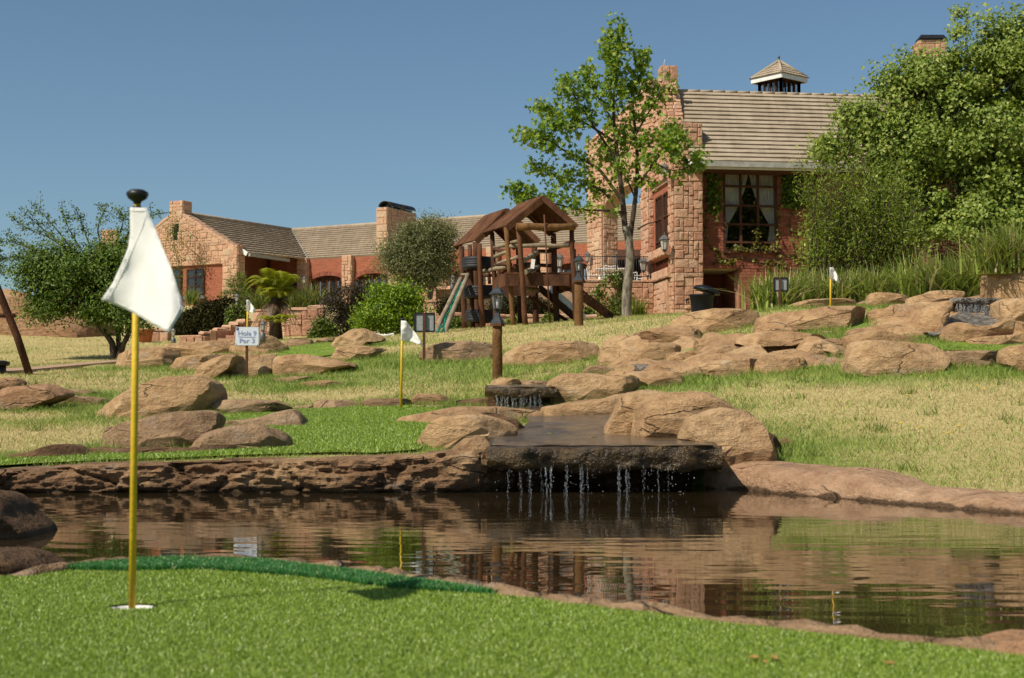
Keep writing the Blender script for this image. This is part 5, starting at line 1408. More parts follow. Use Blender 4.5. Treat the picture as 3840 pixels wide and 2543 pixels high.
# railing
rl = empty('terrace_railing', P(2300, 1045, 47.3), 'thin black iron railing on the terrace wall', 'railing')
r0, r1 = P(2150, 965, 47.3), P(2450, 958, 47.4); zb_ = P(2300, 1036, 47.3).z
r0.z = r1.z = P(2300, 962, 47.3).z
MB().tube([r0, r1], .014, 6).build('top_rail', 'black', rl); MB().tube([Vector((r0.x, r0.y, zb_)), Vector((r1.x, r1.y, zb_))], .012, 6).build('bottom_rail', 'black', rl)
bm_ = MB().tube([(0, 0, 0), (0, 0, r0.z - zb_)], .007, 5)
first = None
for i in range(34):
    t = i / 33; c_ = r0.lerp(r1, t)
    if first is None: first = bm_.build('baluster', 'black', rl, recenter=False); o = first
    else: o = first.copy(); COL.objects.link(o); o.parent = rl
    o.location = Vector((c_.x, c_.y, zb_)) - wloc(rl)
for sx in (2170, 2312, 2440):
    c_ = P(sx, 1045, 47.35); MB().tube([c_, Vector((c_.x, c_.y, r0.z + .08))], .022, 8).build('post', 'black', rl)

# ================================================================== left house
LH = empty('long_brick_house', (-12, 82, 6.0), 'long single storey brick and sandstone house with tiled roof and arched doors', 'house')
lc = Pieces(LH, 'stone', 'clad_far', STONE_VF, 300)
Wd = Vector((.88, -.474, 0)).normalized(); Ax = Vector((.474, .88, 0)).normalized(); NG = -Ax
AP = Vector((-17.76, 80.0, 0)); zB = 5.6
def G(t, z, w=0): return AP + Wd * t + Ax * w + Vector((0, 0, z))
zapx = P(660, 793, 80).z; zkn = P(875, 918, 78.1).z; hw = 4.1; zst = P(760, 992, 78.8).z
def gt_(t): return zapx - (zapx - zkn) * min(1, abs(t) / (hw - .5))
# gable wall core: brick below, stone above
quad_uv('gable_brick', [G(-hw, zB), G(hw, zB), G(hw, zst + .05), G(-hw, zst + .05)], 'brick_far', LH, [(0, 0), (2 * hw, 0), (2 * hw, zst - zB), (0, zst - zB)])
mb = MB(); pr = [(-hw, zst), (hw, zst), (hw, zkn), (hw - .5, zkn), (.42, zapx - .1), (-.42, zapx - .1), (-hw + .5, zkn), (-hw, zkn)]
mb.add([G(t, z, -.10) for t, z in pr] + [G(t, z, .5) for t, z in pr], [tuple(range(8)), tuple(reversed(range(8, 16)))] + [(i, (i + 1) % 8, 8 + (i + 1) % 8, 8 + i) for i in range(8)])
mb.build('gable_core', 'mortar', LH)
vent = (-.02, .28)
tv0 = -.05; zv0, zv1 = P(648, 905, 80).z, P(648, 840, 80).z
stone_face(lc, G(-1.6, zst, -.1), Wd, hw + 1.6, zapx - zst, NG, .155, .06, lambda cu, cv: zst + cv < gt_(cu - 1.6) - .12 and not (-.2 < cu - 1.6 < .2 and zv0 < zst + cv < zv1))
stone_face(lc, G(-hw, zst, -.1), Wd, hw - 1.6, zapx - zst, NG, .17, .06, lambda cu, cv: zst + cv < gt_(cu - hw) - .12, single=False)
MB().obox(G(-.16, zv0, -.13), Wd * .32, Ax * .1, (0, 0, zv1 - zv0)).build('vent_slot', 'dim', LH)
# coping along both rakes
for sgn in (1, -1):
    for i in range(18):
        t = sgn * (.4 + (hw - .8) * (i + .5) / 18); c_ = G(t, gt_(t) - .05, .2)
        lc.add(c_, (Wd * (hw - .5) * sgn + Vector((0, 0, -(zapx - zkn)))).normalized(), Ax.cross((Wd * (hw - .5) * sgn + Vector((0, 0, -(zapx - zkn)))).normalized()) * sgn * -1, .65, .22, .16, single=(sgn > 0))
# corner pier
stone_face(lc, G(hw - .95, zB + .6, -.1), Wd, .95, zkn - zB - .6, NG, .2, .07)
stone_face(lc, G(hw, zB + .6, -.1), Ax, .6, zkn - zB - .6, Wd, .2, .06)
MB().obox(G(hw - .93, zB, -.09), Wd * .9, Ax * .6, (0, 0, zkn - zB)).build('corner_pier', 'mortar', LH)
# apex pedestal
pz0, pz1 = zapx - .3, P(660, 754, 80).z
MB().obox(G(-.42, pz0, -.1), Wd * .84, Ax * .7, (0, 0, pz1 - pz0)).build('apex_pedestal', 'mortar', LH)
stone_face(lc, G(-.44, pz0, -.1), Wd, .88, pz1 - pz0, NG, .2, .06); stone_face(lc, G(.44, pz0, -.1), Ax, .7, pz1 - pz0, Wd, .2, .06)
# gable windows
def Gpx(sx, sy):
    a = P(sx, sy, 1.0) - Vector((0, 0, CAMZ)); C0 = Vector((0, 0, CAMZ)); t = (AP - C0).dot(Ax) / a.dot(Ax); p = C0 + a * t
    return (p - AP).dot(Wd), p.z
for sx0, sx1 in ((706, 765), (622, 681)):
    (u0_, z1_), (u1_, z0_) = Gpx(sx0, 1012), Gpx(sx1, 1108)
    w_ = empty('window', G(u0_, z0_)); w_.parent = LH; w_.location = G((u0_ + u1_) / 2, z0_) - wloc(LH)
    MB().obox(G(u0_, z0_, -.05), Wd * (u1_ - u0_), Ax * .03, (0, 0, z1_ - z0_)).build('pane', 'glass', w_)
    for q in (0, .5, 1): bar('frame', G(u0_ + (u1_ - u0_) * q, z0_, -.07), G(u0_ + (u1_ - u0_) * q, z1_, -.07), .08, .06, 'lath', w_)
    for q in (0, .36, .7, 1): bar('frame', G(u0_, z0_ + (z1_ - z0_) * q, -.07), G(u1_, z0_ + (z1_ - z0_) * q, -.07), .06, .06, 'lath', w_)
    MB().obox(G(u0_ - .15, z0_ - .16, -.18), Wd * (u1_ - u0_ + .3), Ax * .18, (0, 0, .14)).build('sill', 'sill', w_)
# roofs
zE = 8.72; zR = 11.0
J = Vector((-12.87, 88.0, 0)); Kc = J + Wd * 4.3 - Ax * 4.3
def Z(v, z): return Vector((v.x, v.y, z))
eg0 = AP + Wd * (hw + .35) + Ax * .3; rg0 = AP + Ax * .3
roof_courses(LH, Z(eg0, zE - .1), Z(Kc, zE), Z(rg0, zR), Z(J, zR), 15, .11)
mb = MB(); mb.add([Z(rg0, zR), Z(J, zR), Z(J - Wd * 4.5, zE), Z(rg0 - Wd * 4.5, zE)], [(0, 1, 2, 3)]); mb.build('rear_roof', 'tile', LH)
MV = Wd
Me = Kc + MV * 30; Mr = J + MV * 34
roof_courses(LH, Z(Kc, zE), Z(Me, zE), Z(J, zR), Z(Mr, zR), 15, .1)
MB().tube([Z(J, zR + .05), Z(Mr, zR + .05)], .1, 8).build('ridge_cap', 'tile', LH); MB().tube([Z(rg0, zR + .05), Z(J, zR + .05)], .1, 8).build('ridge_cap', 'tile', LH)
MB().tube([Z(Kc, zE + .03), Z(J, zR + .03)], .07, 6).build('valley', 'gutter', LH)
gg = MB(); gg.beam(Z(eg0 + Wd * .1 , zE - .15), Z(eg0 + Wd * .1 + Ax * 3.4, zE - .15), .14, .16); gg.build('gutter', 'gutter', LH)
MB().beam(Z(eg0 - Ax * .05, zE - .12), Z(eg0 - Ax * .05 - Wd * .7, zE + .3), .06, .22).build('barge_board', 'white', LH)
# shaded entrance beside the gable
MB().obox(Z(AP + Wd * 1.8 + Ax * .6, zB), Ax * 7, Wd * .1, (0, 0, 4.2)).build('entrance_wall', 'brick', LH)
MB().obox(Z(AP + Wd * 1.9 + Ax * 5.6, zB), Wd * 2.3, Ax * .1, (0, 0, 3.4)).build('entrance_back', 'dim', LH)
# long wall: brick bays with arched glazed doors between stone piers
wall0 = Kc - Ax * 0 - MV * 2.35 - Ax * .0; NMv = NG
bay = 2.95; fl = 5.9; zsp = P(1240, 1052, 81).z - .05; ztp = P(1240, 1030, 81).z
t = 0; piers = [2.15 + bay * i for i in range(10)]
edges_ = [-.2] + piers
for bi in range(len(piers)):
    a_ = edges_[bi] + (.3 if bi else 0); b_ = edges_[bi + 1] - .3
    n_ = 22; me = bpy.data.meshes.new('brick_bay'); vs = []; fs = []; uvs = []
    ca = (a_ + b_) / 2; ha = (b_ - a_) / 2 - .05
    for i in range(n_ + 1):
        x_ = a_ + (b_ - a_) * i / n_; q = (x_ - ca) / ha
        ar = zsp + (ztp - zsp) * math.sqrt(max(0, 1 - q * q)) if abs(q) < 1 else zsp
        for z_ in (ar, zE + .1): vs.append(wall0 + MV * x_ + Vector((0, 0, z_))); uvs.append((x_, z_))
        for z_ in (ar, ): vs.append(wall0 + MV * x_ + Ax * .3 + Vector((0, 0, z_))); uvs.append((x_, z_))
    for i in range(n_): k_ = i * 3; fs += [(k_, k_ + 3, k_ + 4, k_ + 1), (k_, k_ + 2, k_ + 5, k_ + 3)]
    c_ = vs[0].copy(); me.from_pydata([tuple(v_ - c_) for v_ in vs], [], fs); me.update(); uvl = me.uv_layers.new(name='UVMap')
    for l in me.loops: uvl.data[l.index].uv = uvs[l.vertex_index]
    link('brick_bay', me, 'brick_far', LH, c_)
    ring = MB()
    for i in range(26):
        q = -1 + 2 * (i + .5) / 26; x_ = ca + ha * q; ar = zsp + (ztp - zsp) * math.sqrt(max(0, 1 - q * q))
        p_ = wall0 + MV * x_ + Vector((0, 0, ar + .1)) - Ax * .015
        ring.box(p_, (ha * 2 / 26 - .012, .06, .2), Matrix.Rotation(math.atan2(MV.y, MV.x), 3, 'Z') @ Matrix.Rotation(q * .5, 3, 'Y'))
    ring.build('arch_ring', 'brick', LH, kind='stuff')
    dr = empty('arched_doors', wall0 + MV * ca + Vector((0, 0, fl))); dr.parent = LH; dr.location = wall0 + MV * ca + Vector((0, 0, fl)) - wloc(LH)
    for q in range(4):
        x0_ = a_ + (b_ - a_) * q / 4 + .04; x1_ = a_ + (b_ - a_) * (q + 1) / 4 - .04
        zt2 = ztp - (.12 if q in (1, 2) else .3)
        for xx in (x0_ + .05, x1_ - .05): bar('stile', wall0 + MV * xx + Ax * .2 + Vector((0, 0, fl)), wall0 + MV * xx + Ax * .2 + Vector((0, 0, zt2 + .1)), .12, .06, 'lath', dr)
        for zz in (fl + .3, fl + 1.1, zt2): bar('rail', wall0 + MV * x0_ + Ax * .19 + Vector((0, 0, zz)), wall0 + MV * x1_ + Ax * .19 + Vector((0, 0, zz)), .06, .14, 'lath', dr)
        MB().obox(wall0 + MV * x0_ + Ax * .22 + Vector((0, 0, fl)), MV * (x1_ - x0_), Ax * .02, (0, 0, zt2 - fl)).build('pane', 'glass', dr)
    bar('head', wall0 + MV * a_ + Ax * .25 + Vector((0, 0, ztp - .05)), wall0 + MV * b_ + Ax * .25 + Vector((0, 0, ztp - .05)), .1, .5, 'lath', dr)
    po = wall0 + MV * (piers[bi] - .29) - Ax * .3 + Vector((0, 0, fl))
    MB().obox(po, MV * .58, Ax * .5, (0, 0, zE - fl + .05)).build('pier_core', 'mortar', LH)
    stone_face(lc, po - MV * .01, MV, .6, zE - fl + .08, NMv, .19, .06, single=(bi in (0, 1)))
    stone_face(lc, po + MV * .58, Ax, .3, zE - fl + .08, MV, .19, .05, single=False)
wall_lantern(1141, 1066, 34, 80.5, 'small lantern on the stone pier between the arched doors', .1)
# big roof chimney with two half round cowls
cz1 = P(1412, 775, 80).z; co = P(1412, 900, 80.5); co.z = zE
MB().obox(co, MV * .66, Ax * 2.9, (0, 0, cz1 - zE)).build('chimney_core', 'mortar', LH)
stone_face(lc, co - Vector((0, 0, 0)) + Vector((0, 0, .4)), MV, .66, cz1 - zE - .4, NG, .2, .06)
stone_face(lc, co + MV * .66 + Vector((0, 0, .4)), Ax, 2.9, cz1 - zE - .4, MV, .2, .06)
for w_ in (.25, 1.65):
    mb = MB(); n_ = 10
    for i in range(n_ + 1):
        a_ = math.pi * i / n_
        for L_ in (0, 1.15):
            p_ = co + MV * (.33 - .36 * math.cos(a_)) + Ax * (w_ + L_) + Vector((0, 0, cz1 - zE + .08 + .28 * math.sin(a_))); mb.v.append(tuple(p_))
    for i in range(n_): mb.f.append((i * 2, i * 2 + 1, i * 2 + 3, i * 2 + 2)); mb.sm.append(True)
    o = mb.build('chimney_cowl', 'black', LH); md = o.modifiers.new('thick', 'SOLIDIFY'); md.thickness = .03
    MB().obox(co + MV * .1 + Ax * (w_ + .1) + Vector((0, 0, cz1 - zE)), MV * .46, Ax * .9, (0, 0, .1)).build('flue', 'black', LH)
lc.finish()
# second gable, half hidden by the dark tree
LG = empty('far_stone_gable', (-24.5, 88, 6), 'far sandstone gable and chimney stub showing above the dark bushy tree', 'house')
c2 = P(408, 880, 88); zz0 = c2.z
MB().box((c2.x, 88.4, zz0 - .2), (px(58, 88), .6, 1.0)).build('chimney_stub', 'mortar', LG)
gp = [P(x, y, 88) for x, y in ((300, 1010), (395, 888), (425, 888), (560, 985), (560, 1150), (300, 1150))]
mb = MB(); n = len(gp); mb.add(gp + [q + Vector((0, .6, 0)) for q in gp], [tuple(range(n)), tuple(reversed(range(n, 2 * n)))] + [(i, n + i, n + (i + 1) % n, (i + 1) % n) for i in range(n)]); mb.build('gable_core', 'mortar', LG)
l2 = Pieces(LG, 'stone', 'clad_far', STONE_VF, 120)
stone_face(l2, Vector((gp[0].x, 88, gp[4].z)), Vector((1, 0, 0)), gp[3].x - gp[0].x, gp[1].z - gp[4].z, Vector((0, -1, 0)), .24, .07,
           lambda cu, cv: gp[4].z + cv < min(gp[0].z + (gp[1].z - gp[0].z) * cu / (gp[1].x - gp[0].x), gp[2].z - (gp[2].z - gp[3].z) * (cu + gp[0].x - gp[2].x) / (gp[3].x - gp[2].x)) - .1)
stone_face(l2, Vector((c2.x - px(29, 88), 88.1, zz0 - .6)), Vector((1, 0, 0)), px(58, 88), .9, Vector((0, -1, 0)), .2, .06)
l2.finish()

# ================================================================== climbing frame
CF = empty('wooden_playset', (.6, 35.5, tz(.6, 35.5)), 'dark wooden climbing frame with two plank roofed towers, tyres, slide and net ladder', 'climbing frame')
def gpost(x0, y0, x1, y1, d, r=.065, mat='pole_dark', name='post'):
    a_, b_ = P(x0, y0, d), P(x1, y1, d); g_ = tz(b_.x, b_.y) - .12
    b_.z = min(b_.z, g_) if b_.z > g_ - .4 else g_
    n_ = 7; pts = [a_.lerp(b_, i / (n_ - 1)) for i in range(n_)]
    pts = [p_ + Vector((random.uniform(-.008, .008), random.uniform(-.008, .008), 0)) for p_ in pts]
    return MB().tube(pts, [r * (.92 + .02 * i) for i in range(n_)], 10).build(name, mat, CF)
def rail(x0, y0, d0, x1, y1, d1, r=.045, mat='pole_dark', name='rail'):
    a_, b_ = P(x0, y0, d0), P(x1, y1, d1); n_ = 5
    return MB().tube([a_.lerp(b_, i / (n_ - 1)) + Vector((0, 0, random.uniform(-.012, .012))) for i in range(n_)], [r, r * .95, r, r * .9, r * .95], 8).build(name, mat, CF)
for q in [(1898, 852, 1926, 1222, 34.0, .058, 'post'), (1945, 856, 1972, 1220, 33.4, .06, 'plank'), (2143, 858, 2160, 1222, 33.6, .058, 'pole_dark'), (1846, 872, 1862, 1212, 35.2, .058, 'pole_dark'), (2074, 876, 2090, 1206, 35.2, .07, 'pole_dark'),
          (1783, 908, 1792, 1232, 36.8, .075, 'pole_dark'), (2003, 912, 2011, 1212, 36.9, .075, 'pole_dark'), (1731, 924, 1743, 1238, 37.6, .07, 'pole_dark'), (1943, 928, 1953, 1217, 38.0, .07, 'pole_dark'),
          (1797, 913, 1810, 1231, 35.3, .062, 'plank'), (1762, 918, 1774, 1234, 35.9, .056, 'pole_dark'), (2152, 935, 2160, 1020, 35.0, .05, 'pole_dark')]: gpost(*q)
rail(1936, 851, 33.3, 2156, 852, 33.5, .085, 'post', 'cross_beam')
for q in [(1905, 922, 34, 2140, 922, 34, .05, 'pole_grey'), (1850, 938, 35.2, 1905, 940, 34.1, .045, 'pole_dark'), (1852, 930, 35.2, 1945, 902, 33.5, .04, 'pole_grey'), (1853, 965, 35.2, 1905, 942, 34, .05, 'pole_grey'), (1857, 992, 35.2, 1945, 962, 33.5, .045, 'pole_grey'),
          (1858, 990, 35.2, 1915, 992, 34, .05, 'pole_dark'), (1930, 1000, 34, 2010, 985, 36.8, .05, 'pole_dark'), (1965, 975, 33.5, 2018, 945, 34.5, .06, 'pole_grey'), (1970, 1020, 33.6, 2020, 1000, 34.6, .06, 'pole_grey'), (1815, 1018, 35.8, 1902, 1000, 34.4, .055, 'pole_grey'),
          (2018, 942, 35.2, 2085, 942, 35.2, .045, 'pole_dark'), (2018, 995, 35.2, 2090, 995, 35.2, .045, 'pole_dark'), (2018, 942, 35.2, 2020, 1025, 35.2, .045, 'pole_dark'), (2064, 938, 35.2, 2150, 905, 33.8, .05, 'pole_dark'), (1730, 1030, 37, 1760, 1030, 36, .03, 'pole_grey'),
          (1800, 1033, 36.8, 1860, 1033, 36.0, .04, 'pole_dark'), (1832, 1010, 36.8, 1836, 1065, 36.8, .045, 'pole_dark'), (1965, 1087, 34.6, 2020, 1090, 35, .06, 'pole_grey'), (2090, 1095, 35.2, 2150, 1080, 34.2, .045, 'pole_dark')]: rail(*q)
# decks
def plank_deck(corners, n, th=.04):
    a_, b_, c_, d_ = corners        # a-b near edge, d-c far edge
    for i in range(n):
        p0, p1 = a_.lerp(d_, i / n), a_.lerp(d_, (i + .92) / n); q0, q1 = b_.lerp(c_, i / n), b_.lerp(c_, (i + .92) / n)
        MB().obox(p0, q0 - p0, p1 - p0, (0, 0, th)).build('deck_board', 'plank', CF)
dk = P(2000, 1031, 34).z
e = [P(1898, 1031, 33.8), P(2146, 1031, 33.8), P(2090, 1031, 35.4), P(1850, 1031, 35.4)]
for q in e: q.z = dk
plank_deck(e, 9)
for a_, b_ in ((e[0], e[1]), (e[0], e[3]), (e[1], e[2])): MB().beam(a_ + Vector((0, -.03, -.14)), b_ + Vector((0, -.03, -.14)), .045, .25).build('deck_fascia', 'pole_dark' if a_ is e[0] and b_ is e[1] else 'plank', CF)
dk2 = P(1850, 1078, 37).z
e = [P(1782, 1078, 36.7), P(2008, 1078, 36.7), P(1955, 1078, 38), P(1735, 1078, 38)]
for q in e: q.z = dk2
plank_deck(e, 7)
MB().beam(e[0] + Vector((0, -.02, -.12)), e[1] + Vector((0, -.02, -.12)), .045, .22).build('deck_fascia', 'pole_dark', CF)
# plank roofs
def frame_roof(EL, ER, APx, sh):
    rf = empty('roof', APx); rf.parent = CF; rf.location = APx - wloc(CF)
    up = (APx - EL)
    for Ee in (EL, ER):
        nrm = (APx - Ee).cross(sh).normalized()
        if nrm.z < 0: nrm = -nrm
        n_ = 9
        for i in range(n_):
            p0 = Ee + sh * (i / n_); p1 = Ee + sh * ((i + .95) / n_)
            MB().obox(p0 + nrm * random.uniform(0, .008), (APx - Ee) * 1.0, p1 - p0, nrm * .03).build('roof_plank', 'plank', rf)
        for off in (-.04, 1.0):
            MB().beam(Ee + sh * off + nrm * -.04, APx + sh * off + nrm * -.04, .04, .14, up=nrm).build('barge_board', 'plank', rf)
    MB().beam(APx - Vector((0, 0, .1)), APx + sh - Vector((0, 0, .1)), .06, .12).build('ridge_beam', 'pole_dark', rf)
EL, ER, AX = P(1893, 852, 34), P(2163, 850, 34), P(2036, 738, 34)
sh1 = ((P(1824, 873, 35.3) - EL) + (P(2059, 876, 35.3) - ER)) / 2; sh1.z = 0
frame_roof(EL, ER, AX, sh1)
EL, ER, AX = P(1778, 905, 36.9), P(2022, 906, 36.9), P(1899, 785, 36.9)
frame_roof(EL, ER, AX, sh1 * 1.05)
# tyres
for sx, sy, dd, rr in ((1790, 988, 35.7, .36), (1795, 1096, 35.7, .36), (1798, 1187, 35.7, .34)):
    c_ = P(sx, sy, dd); hh = .15
    prof = [(rr * .62, -hh * .7), (rr * .72, -hh), (rr * .93, -hh * .95), (rr, -hh * .7), (rr * 1.01, -hh * .35), (rr * .985, -hh * .33), (rr * 1.01, -hh * .28), (rr * 1.015, 0), (rr * .985, .005), (rr * 1.015, .02), (rr * 1.01, hh * .35), (rr * .985, hh * .37), (rr * 1.01, hh * .42), (rr, hh * .7), (rr * .93, hh * .95), (rr * .72, hh), (rr * .62, hh * .7), (rr * .6, 0), (rr * .62, -hh * .7)]
    mb = MB(); mb.lathe(c_, prof, 32); mb.f = mb.f[:-2]; mb.sm = mb.sm[:-2]
    mb.build('tyre', 'rubber', CF)
# leaning net ladder
nl = empty('net_ladder', P(1650, 1247, 33.2)); nl.parent = CF; nl.location = P(1650, 1247, 33.2) - wloc(CF)
l0, l1 = (P(1629, 1250, 32.8), P(1728, 1046, 35.6)), (P(1664, 1250, 32.8), P(1755, 1030, 35.6))
for a_, b_ in (l0, l1): MB().tube([a_.lerp(b_, i / 5) - Vector((0, 0, .1 * (i == 0))) for i in range(6)], .055, 9).build('ladder_pole', 'pole_grey', nl)
for i in range(11):
    t = .04 + i * .088; a_, b_ = l0[0].lerp(l0[1], t), l1[0].lerp(l1[1], t)
    MB().tube([a_, a_.lerp(b_, .35) - Vector((0, 0, .03)), a_.lerp(b_, .7) - Vector((0, 0, .02)), b_], .019, 5).build('net_rope', 'rope', nl)
for q in (.18, .4, .62, .84):
    pts = []
    for i in range(22):
        t = .03 + i * .043; pts.append(l0[0].lerp(l0[1], t).lerp(l1[0].lerp(l1[1], t), q + .12 * math.sin(i * 1.2 + q * 9)) - Vector((0, 0, .02)))
    MB().tube(pts, .018, 5).build('net_rope', 'rope', nl)
# slide
sd = empty('slide', P(2080, 1190, 36)); sd.parent = CF; sd.location = P(2080, 1190, 36) - wloc(CF)
s0, s1 = P(2022, 1088, 35.6), P(2150, 1196, 36.6); dv = (s1 - s0); sv = Vector((.28, .42, 0))
MB().obox(s0, dv, sv, (0, 0, .03)).build('slide_bed', 'slide', sd)
for q in (0, 1): MB().beam(s0 + sv * q + Vector((0, 0, .06)), s1 + sv * q + Vector((0, 0, .06)), .05, .16).build('slide_side', 'slide' if q else 'pole_dark', sd)
rail(1985, 1115, 35.0, 2145, 1215, 36.0, .05, 'pole_dark', 'slide_support')
# plank stairs
sr_ = empty('stairs', P(2230, 1190, 35)); sr_.parent = CF; sr_.location = P(2230, 1190, 35) - wloc(CF)
for dd, oy in ((34.4, 0), (35.2, -6)):
    a_, b_ = P(2108, 1052 + oy, dd), P(2296, 1194 + oy, dd + 1.2); b_.z = tz(b_.x, b_.y) + .02
    MB().beam(a_, b_, .05, .2).build('stringer', 'plank', sr_)
    if oy == 0: a0_, b0_ = a_, b_
    else: a1_, b1_ = a_, b_
for i in range(7):
    t = .1 + i * .13; p0, p1 = a0_.lerp(b0_, t), a1_.lerp(b1_, t); MB().beam(p0, p1, .2, .04).build('tread', 'pole_dark', sr_)
a_, b_ = P(2041, 805, 33.3), P(2063, 1208, 33.3); b_.z = tz(b_.x, b_.y) - .05
MB().tube([a_, b_], .018, 8).build('fire_pole', 'rust', CF)
MB().box(P(1998, 990, 33.4), (px(14, 33.4), .02, px(36, 33.4)), Matrix.Rotation(.12, 3, 'Y')).build('notice', 'white', CF)

# ================================================================== lamp posts, lanterns
def lamp_post(sx, sy, ytop_post, ytop, wpx, label):
    b_ = hit(sx, sy); d = b_.y; r = px(wpx, d) / 2; zt2 = P(sx, ytop_post, d).z; ztop = P(sx, ytop, d).z
    rt = empty('lamp_post', b_, label, 'lamp post', 'wooden garden lamp posts')
    MB().tube([(b_.x + random.uniform(-.004, .004), b_.y, b_.z - .2 + (zt2 - b_.z + .2) * i / 6) for i in range(7)], [r * (1.06 - .015 * i) for i in range(7)], 16).build('wooden_post', 'post', rt)
    c_ = Vector((b_.x, b_.y, zt2)); H_ = ztop - zt2
    MB().lathe(c_, [(r * 1.5, 0), (r * 1.5, .035)], 6, False).build('cap_plate', 'plank', rt)
    MB().lathe(c_ + Vector((0, 0, .035)), [(r * 1.45, 0), (r * 1.3, .03), (r * .75, H_ * .14), (r * .5, H_ * .24), (r * .45, H_ * .3), (r * .6, H_ * .31)], 6, False).build('pedestal', 'iron', rt)
    lantern(rt, c_ + Vector((0, 0, H_ * .32)), H_ * .68, 'clearglass', 'iron')
lamp_post(1865, 1424, 1224, 1060, 37, 'wooden lamp post with black lantern standing behind the small waterfall')
lamp_post(2171, 1224, 1060, 950, 33, 'wooden lamp post with black lantern beside the climbing frame stairs')
def garden_lantern(sx, sy, h_px, d, label):
    p_ = P(sx, sy, d); rt = empty('garden_lantern', p_, label, 'lantern', 'low garden lanterns')
    hh = px(h_px, d); MB().lathe(p_ - Vector((0, 0, .15)), [(hh * .2, 0), (hh * .2, .15), (hh * .1, .15 + hh * .12), (hh * .07, .15 + hh * .2)], 8).build('foot', 'pewter', rt)
    lantern(rt, p_ + Vector((0, 0, hh * .18)), hh * .82)
garden_lantern(888, 1142, 46, 45.5, 'grey lantern on top of the ivy covered pillar')
garden_lantern(985, 1254, 56, 28.6, 'grey lantern on the high boulder in front of the tree fern')
garden_lantern(650, 1272, 46, 42, 'grey lantern at the foot of the dark hedge')
garden_lantern(2098, 1022, 80, 48.2, 'grey lantern on the terrace seen through the climbing frame')
garden_lantern(1698, 1075, 50, 48.6, 'lantern beside the olive bush, just behind the tyre tower')

# ================================================================== flags, signs
def flag_cloth(root, pts, d, amp, mat='cloth', phase=0, lean=0.0):
    """cloth cut to the outline; folds run in depth, the free corner blows towards the viewer"""
    xs_ = [q[0] for q in pts]; ys_ = [q[1] for q in pts]; x0, W_ = min(xs_), max(xs_) - min(xs_); y0, H_ = min(ys_), max(ys_) - min(ys_)
    def surf(x, y, lift=0.0):
        u = (x - x0) / W_; t = (y - y0) / H_
        dep = d - amp * (.9 * math.sin(u * 7 + t * 2.4 + phase) * (.25 + t) + .35 * math.sin(u * 15 - t * 6 + phase * 2) * t * .7) - amp * .6 * (u - .5)
        dep += amp * .25 * noise.noise(Vector((u * 6, t * 6, phase))) - lean * t * (.35 + .65 * u)
        return P(x, y, dep - lift)
    v_, f_, b_ = fill(pts, max(W_, H_) / 26)
    mb = MB(); mb.add([surf(p.x, p.y) for p in v_], f_, True); o = mb.build('flag', mat, root)
    md = o.modifiers.new('thick', 'SOLIDIFY'); md.thickness = .0012 if d < 5 else .005
    return o, surf
def golf_flag(label, base, top, d, flag_px, r, knob_r, amp, crop='S', phase=0.0, basez=None, lean=0.0):
    b_, t_ = P(*base, d), P(*top, d)
    if basez is not None: b_.z = basez
    rt = empty('golf_flag', b_, label, 'golf flag', 'white golf flags on yellow poles')
    MB().tube([b_ - Vector((0, 0, .08)), b_.lerp(t_, .5), t_], r, 14).build('pole', 'yellow', rt)
    MB().lathe(t_ - Vector((0, 0, knob_r * .7)), [(knob_r * .3, -knob_r * .15), (knob_r * .35, knob_r * .15), (knob_r * .8, knob_r * .45), (knob_r, knob_r * .8), (knob_r * .96, knob_r * 1.02), (knob_r * .6, knob_r * 1.25), (.001, knob_r * 1.32)], 20).build('knob', 'black', rt)
    fl_ = flag_cloth(rt, S(crop, flag_px), d - r * 1.6 - amp * 1.5, amp, phase=phase, lean=lean)
    if d < 5: MB().tube([t_ - Vector((0, 0, knob_r * .9)), t_ - Vector((0, 0, knob_r * 2.1))], r * 1.15, 12).build('neck', 'black', rt)
    return rt, fl_, b_, t_
near_cloth = [(1195, 315), (1270, 318), (1347, 318), (1378, 400), (1425, 500), (1500, 690), (1580, 880), (1640, 1080), (1692, 1220), (1662, 1290), (1600, 1390), (1550, 1467), (1380, 1372), (1200, 1270), (1060, 1212), (930, 1160), (1040, 1000), (1120, 820), (1178, 680), (1196, 560)]
rt, fl_, b_, t_ = golf_flag('tall near golf flag with black knob standing in its hole on the near green', (495, 2278), (515, 735), HOLE.y, near_cloth, .0075, .0235, .028, 'I', .4, GZ0 - .05, .16)
flag_o, surf = fl_
for line in ([(1352, 345), (1300, 520), (1220, 700), (1150, 850), (1075, 1020), (985, 1172)], [(965, 1150), (1065, 1190), (1205, 1248), (1385, 1348), (1540, 1440)], [(1200, 345), (1270, 348), (1345, 348)], [(1640, 1150), (1655, 1230), (1600, 1340), (1545, 1430)]):
    pts_ = [surf(*S('I', [q])[0], .0016) for q in resample([Vector((a_, b3, 0)) for a_, b3 in line], 12, False) for q in [(q.x, q.y)]]
    MB().tube(pts_, .0012, 5).build('seam', 'cloth', flag_o)
cup = MB(); cup.lathe((HOLE.x, HOLE.y, GZ0 - .11), [(.001, 0), (.053, .001), (.053, .094), (.0545, .106), (.052, .106), (.050, .09), (.05, .004), (.001, .003)], 30)
cup.f = cup.f[:-2]; cup.sm = cup.sm[:-2]; cup.build('hole_cup', 'cup', label='white cup sunk in the near putting green at the flag pole', cat='hole')
mid = hit(1503, 1542)
golf_flag('golf flag on the middle putting green above the pond wall', (1503, 1542), (1509, 1199), mid.y, [(988, 103), (1026, 106), (1060, 150), (1100, 200), (1152, 290), (1110, 275), (1060, 258), (987, 250)], .013, .028, .05, 'B', .2, mid.z)
fb = tz(P(928, 1300, 28.2).x, 28.2)
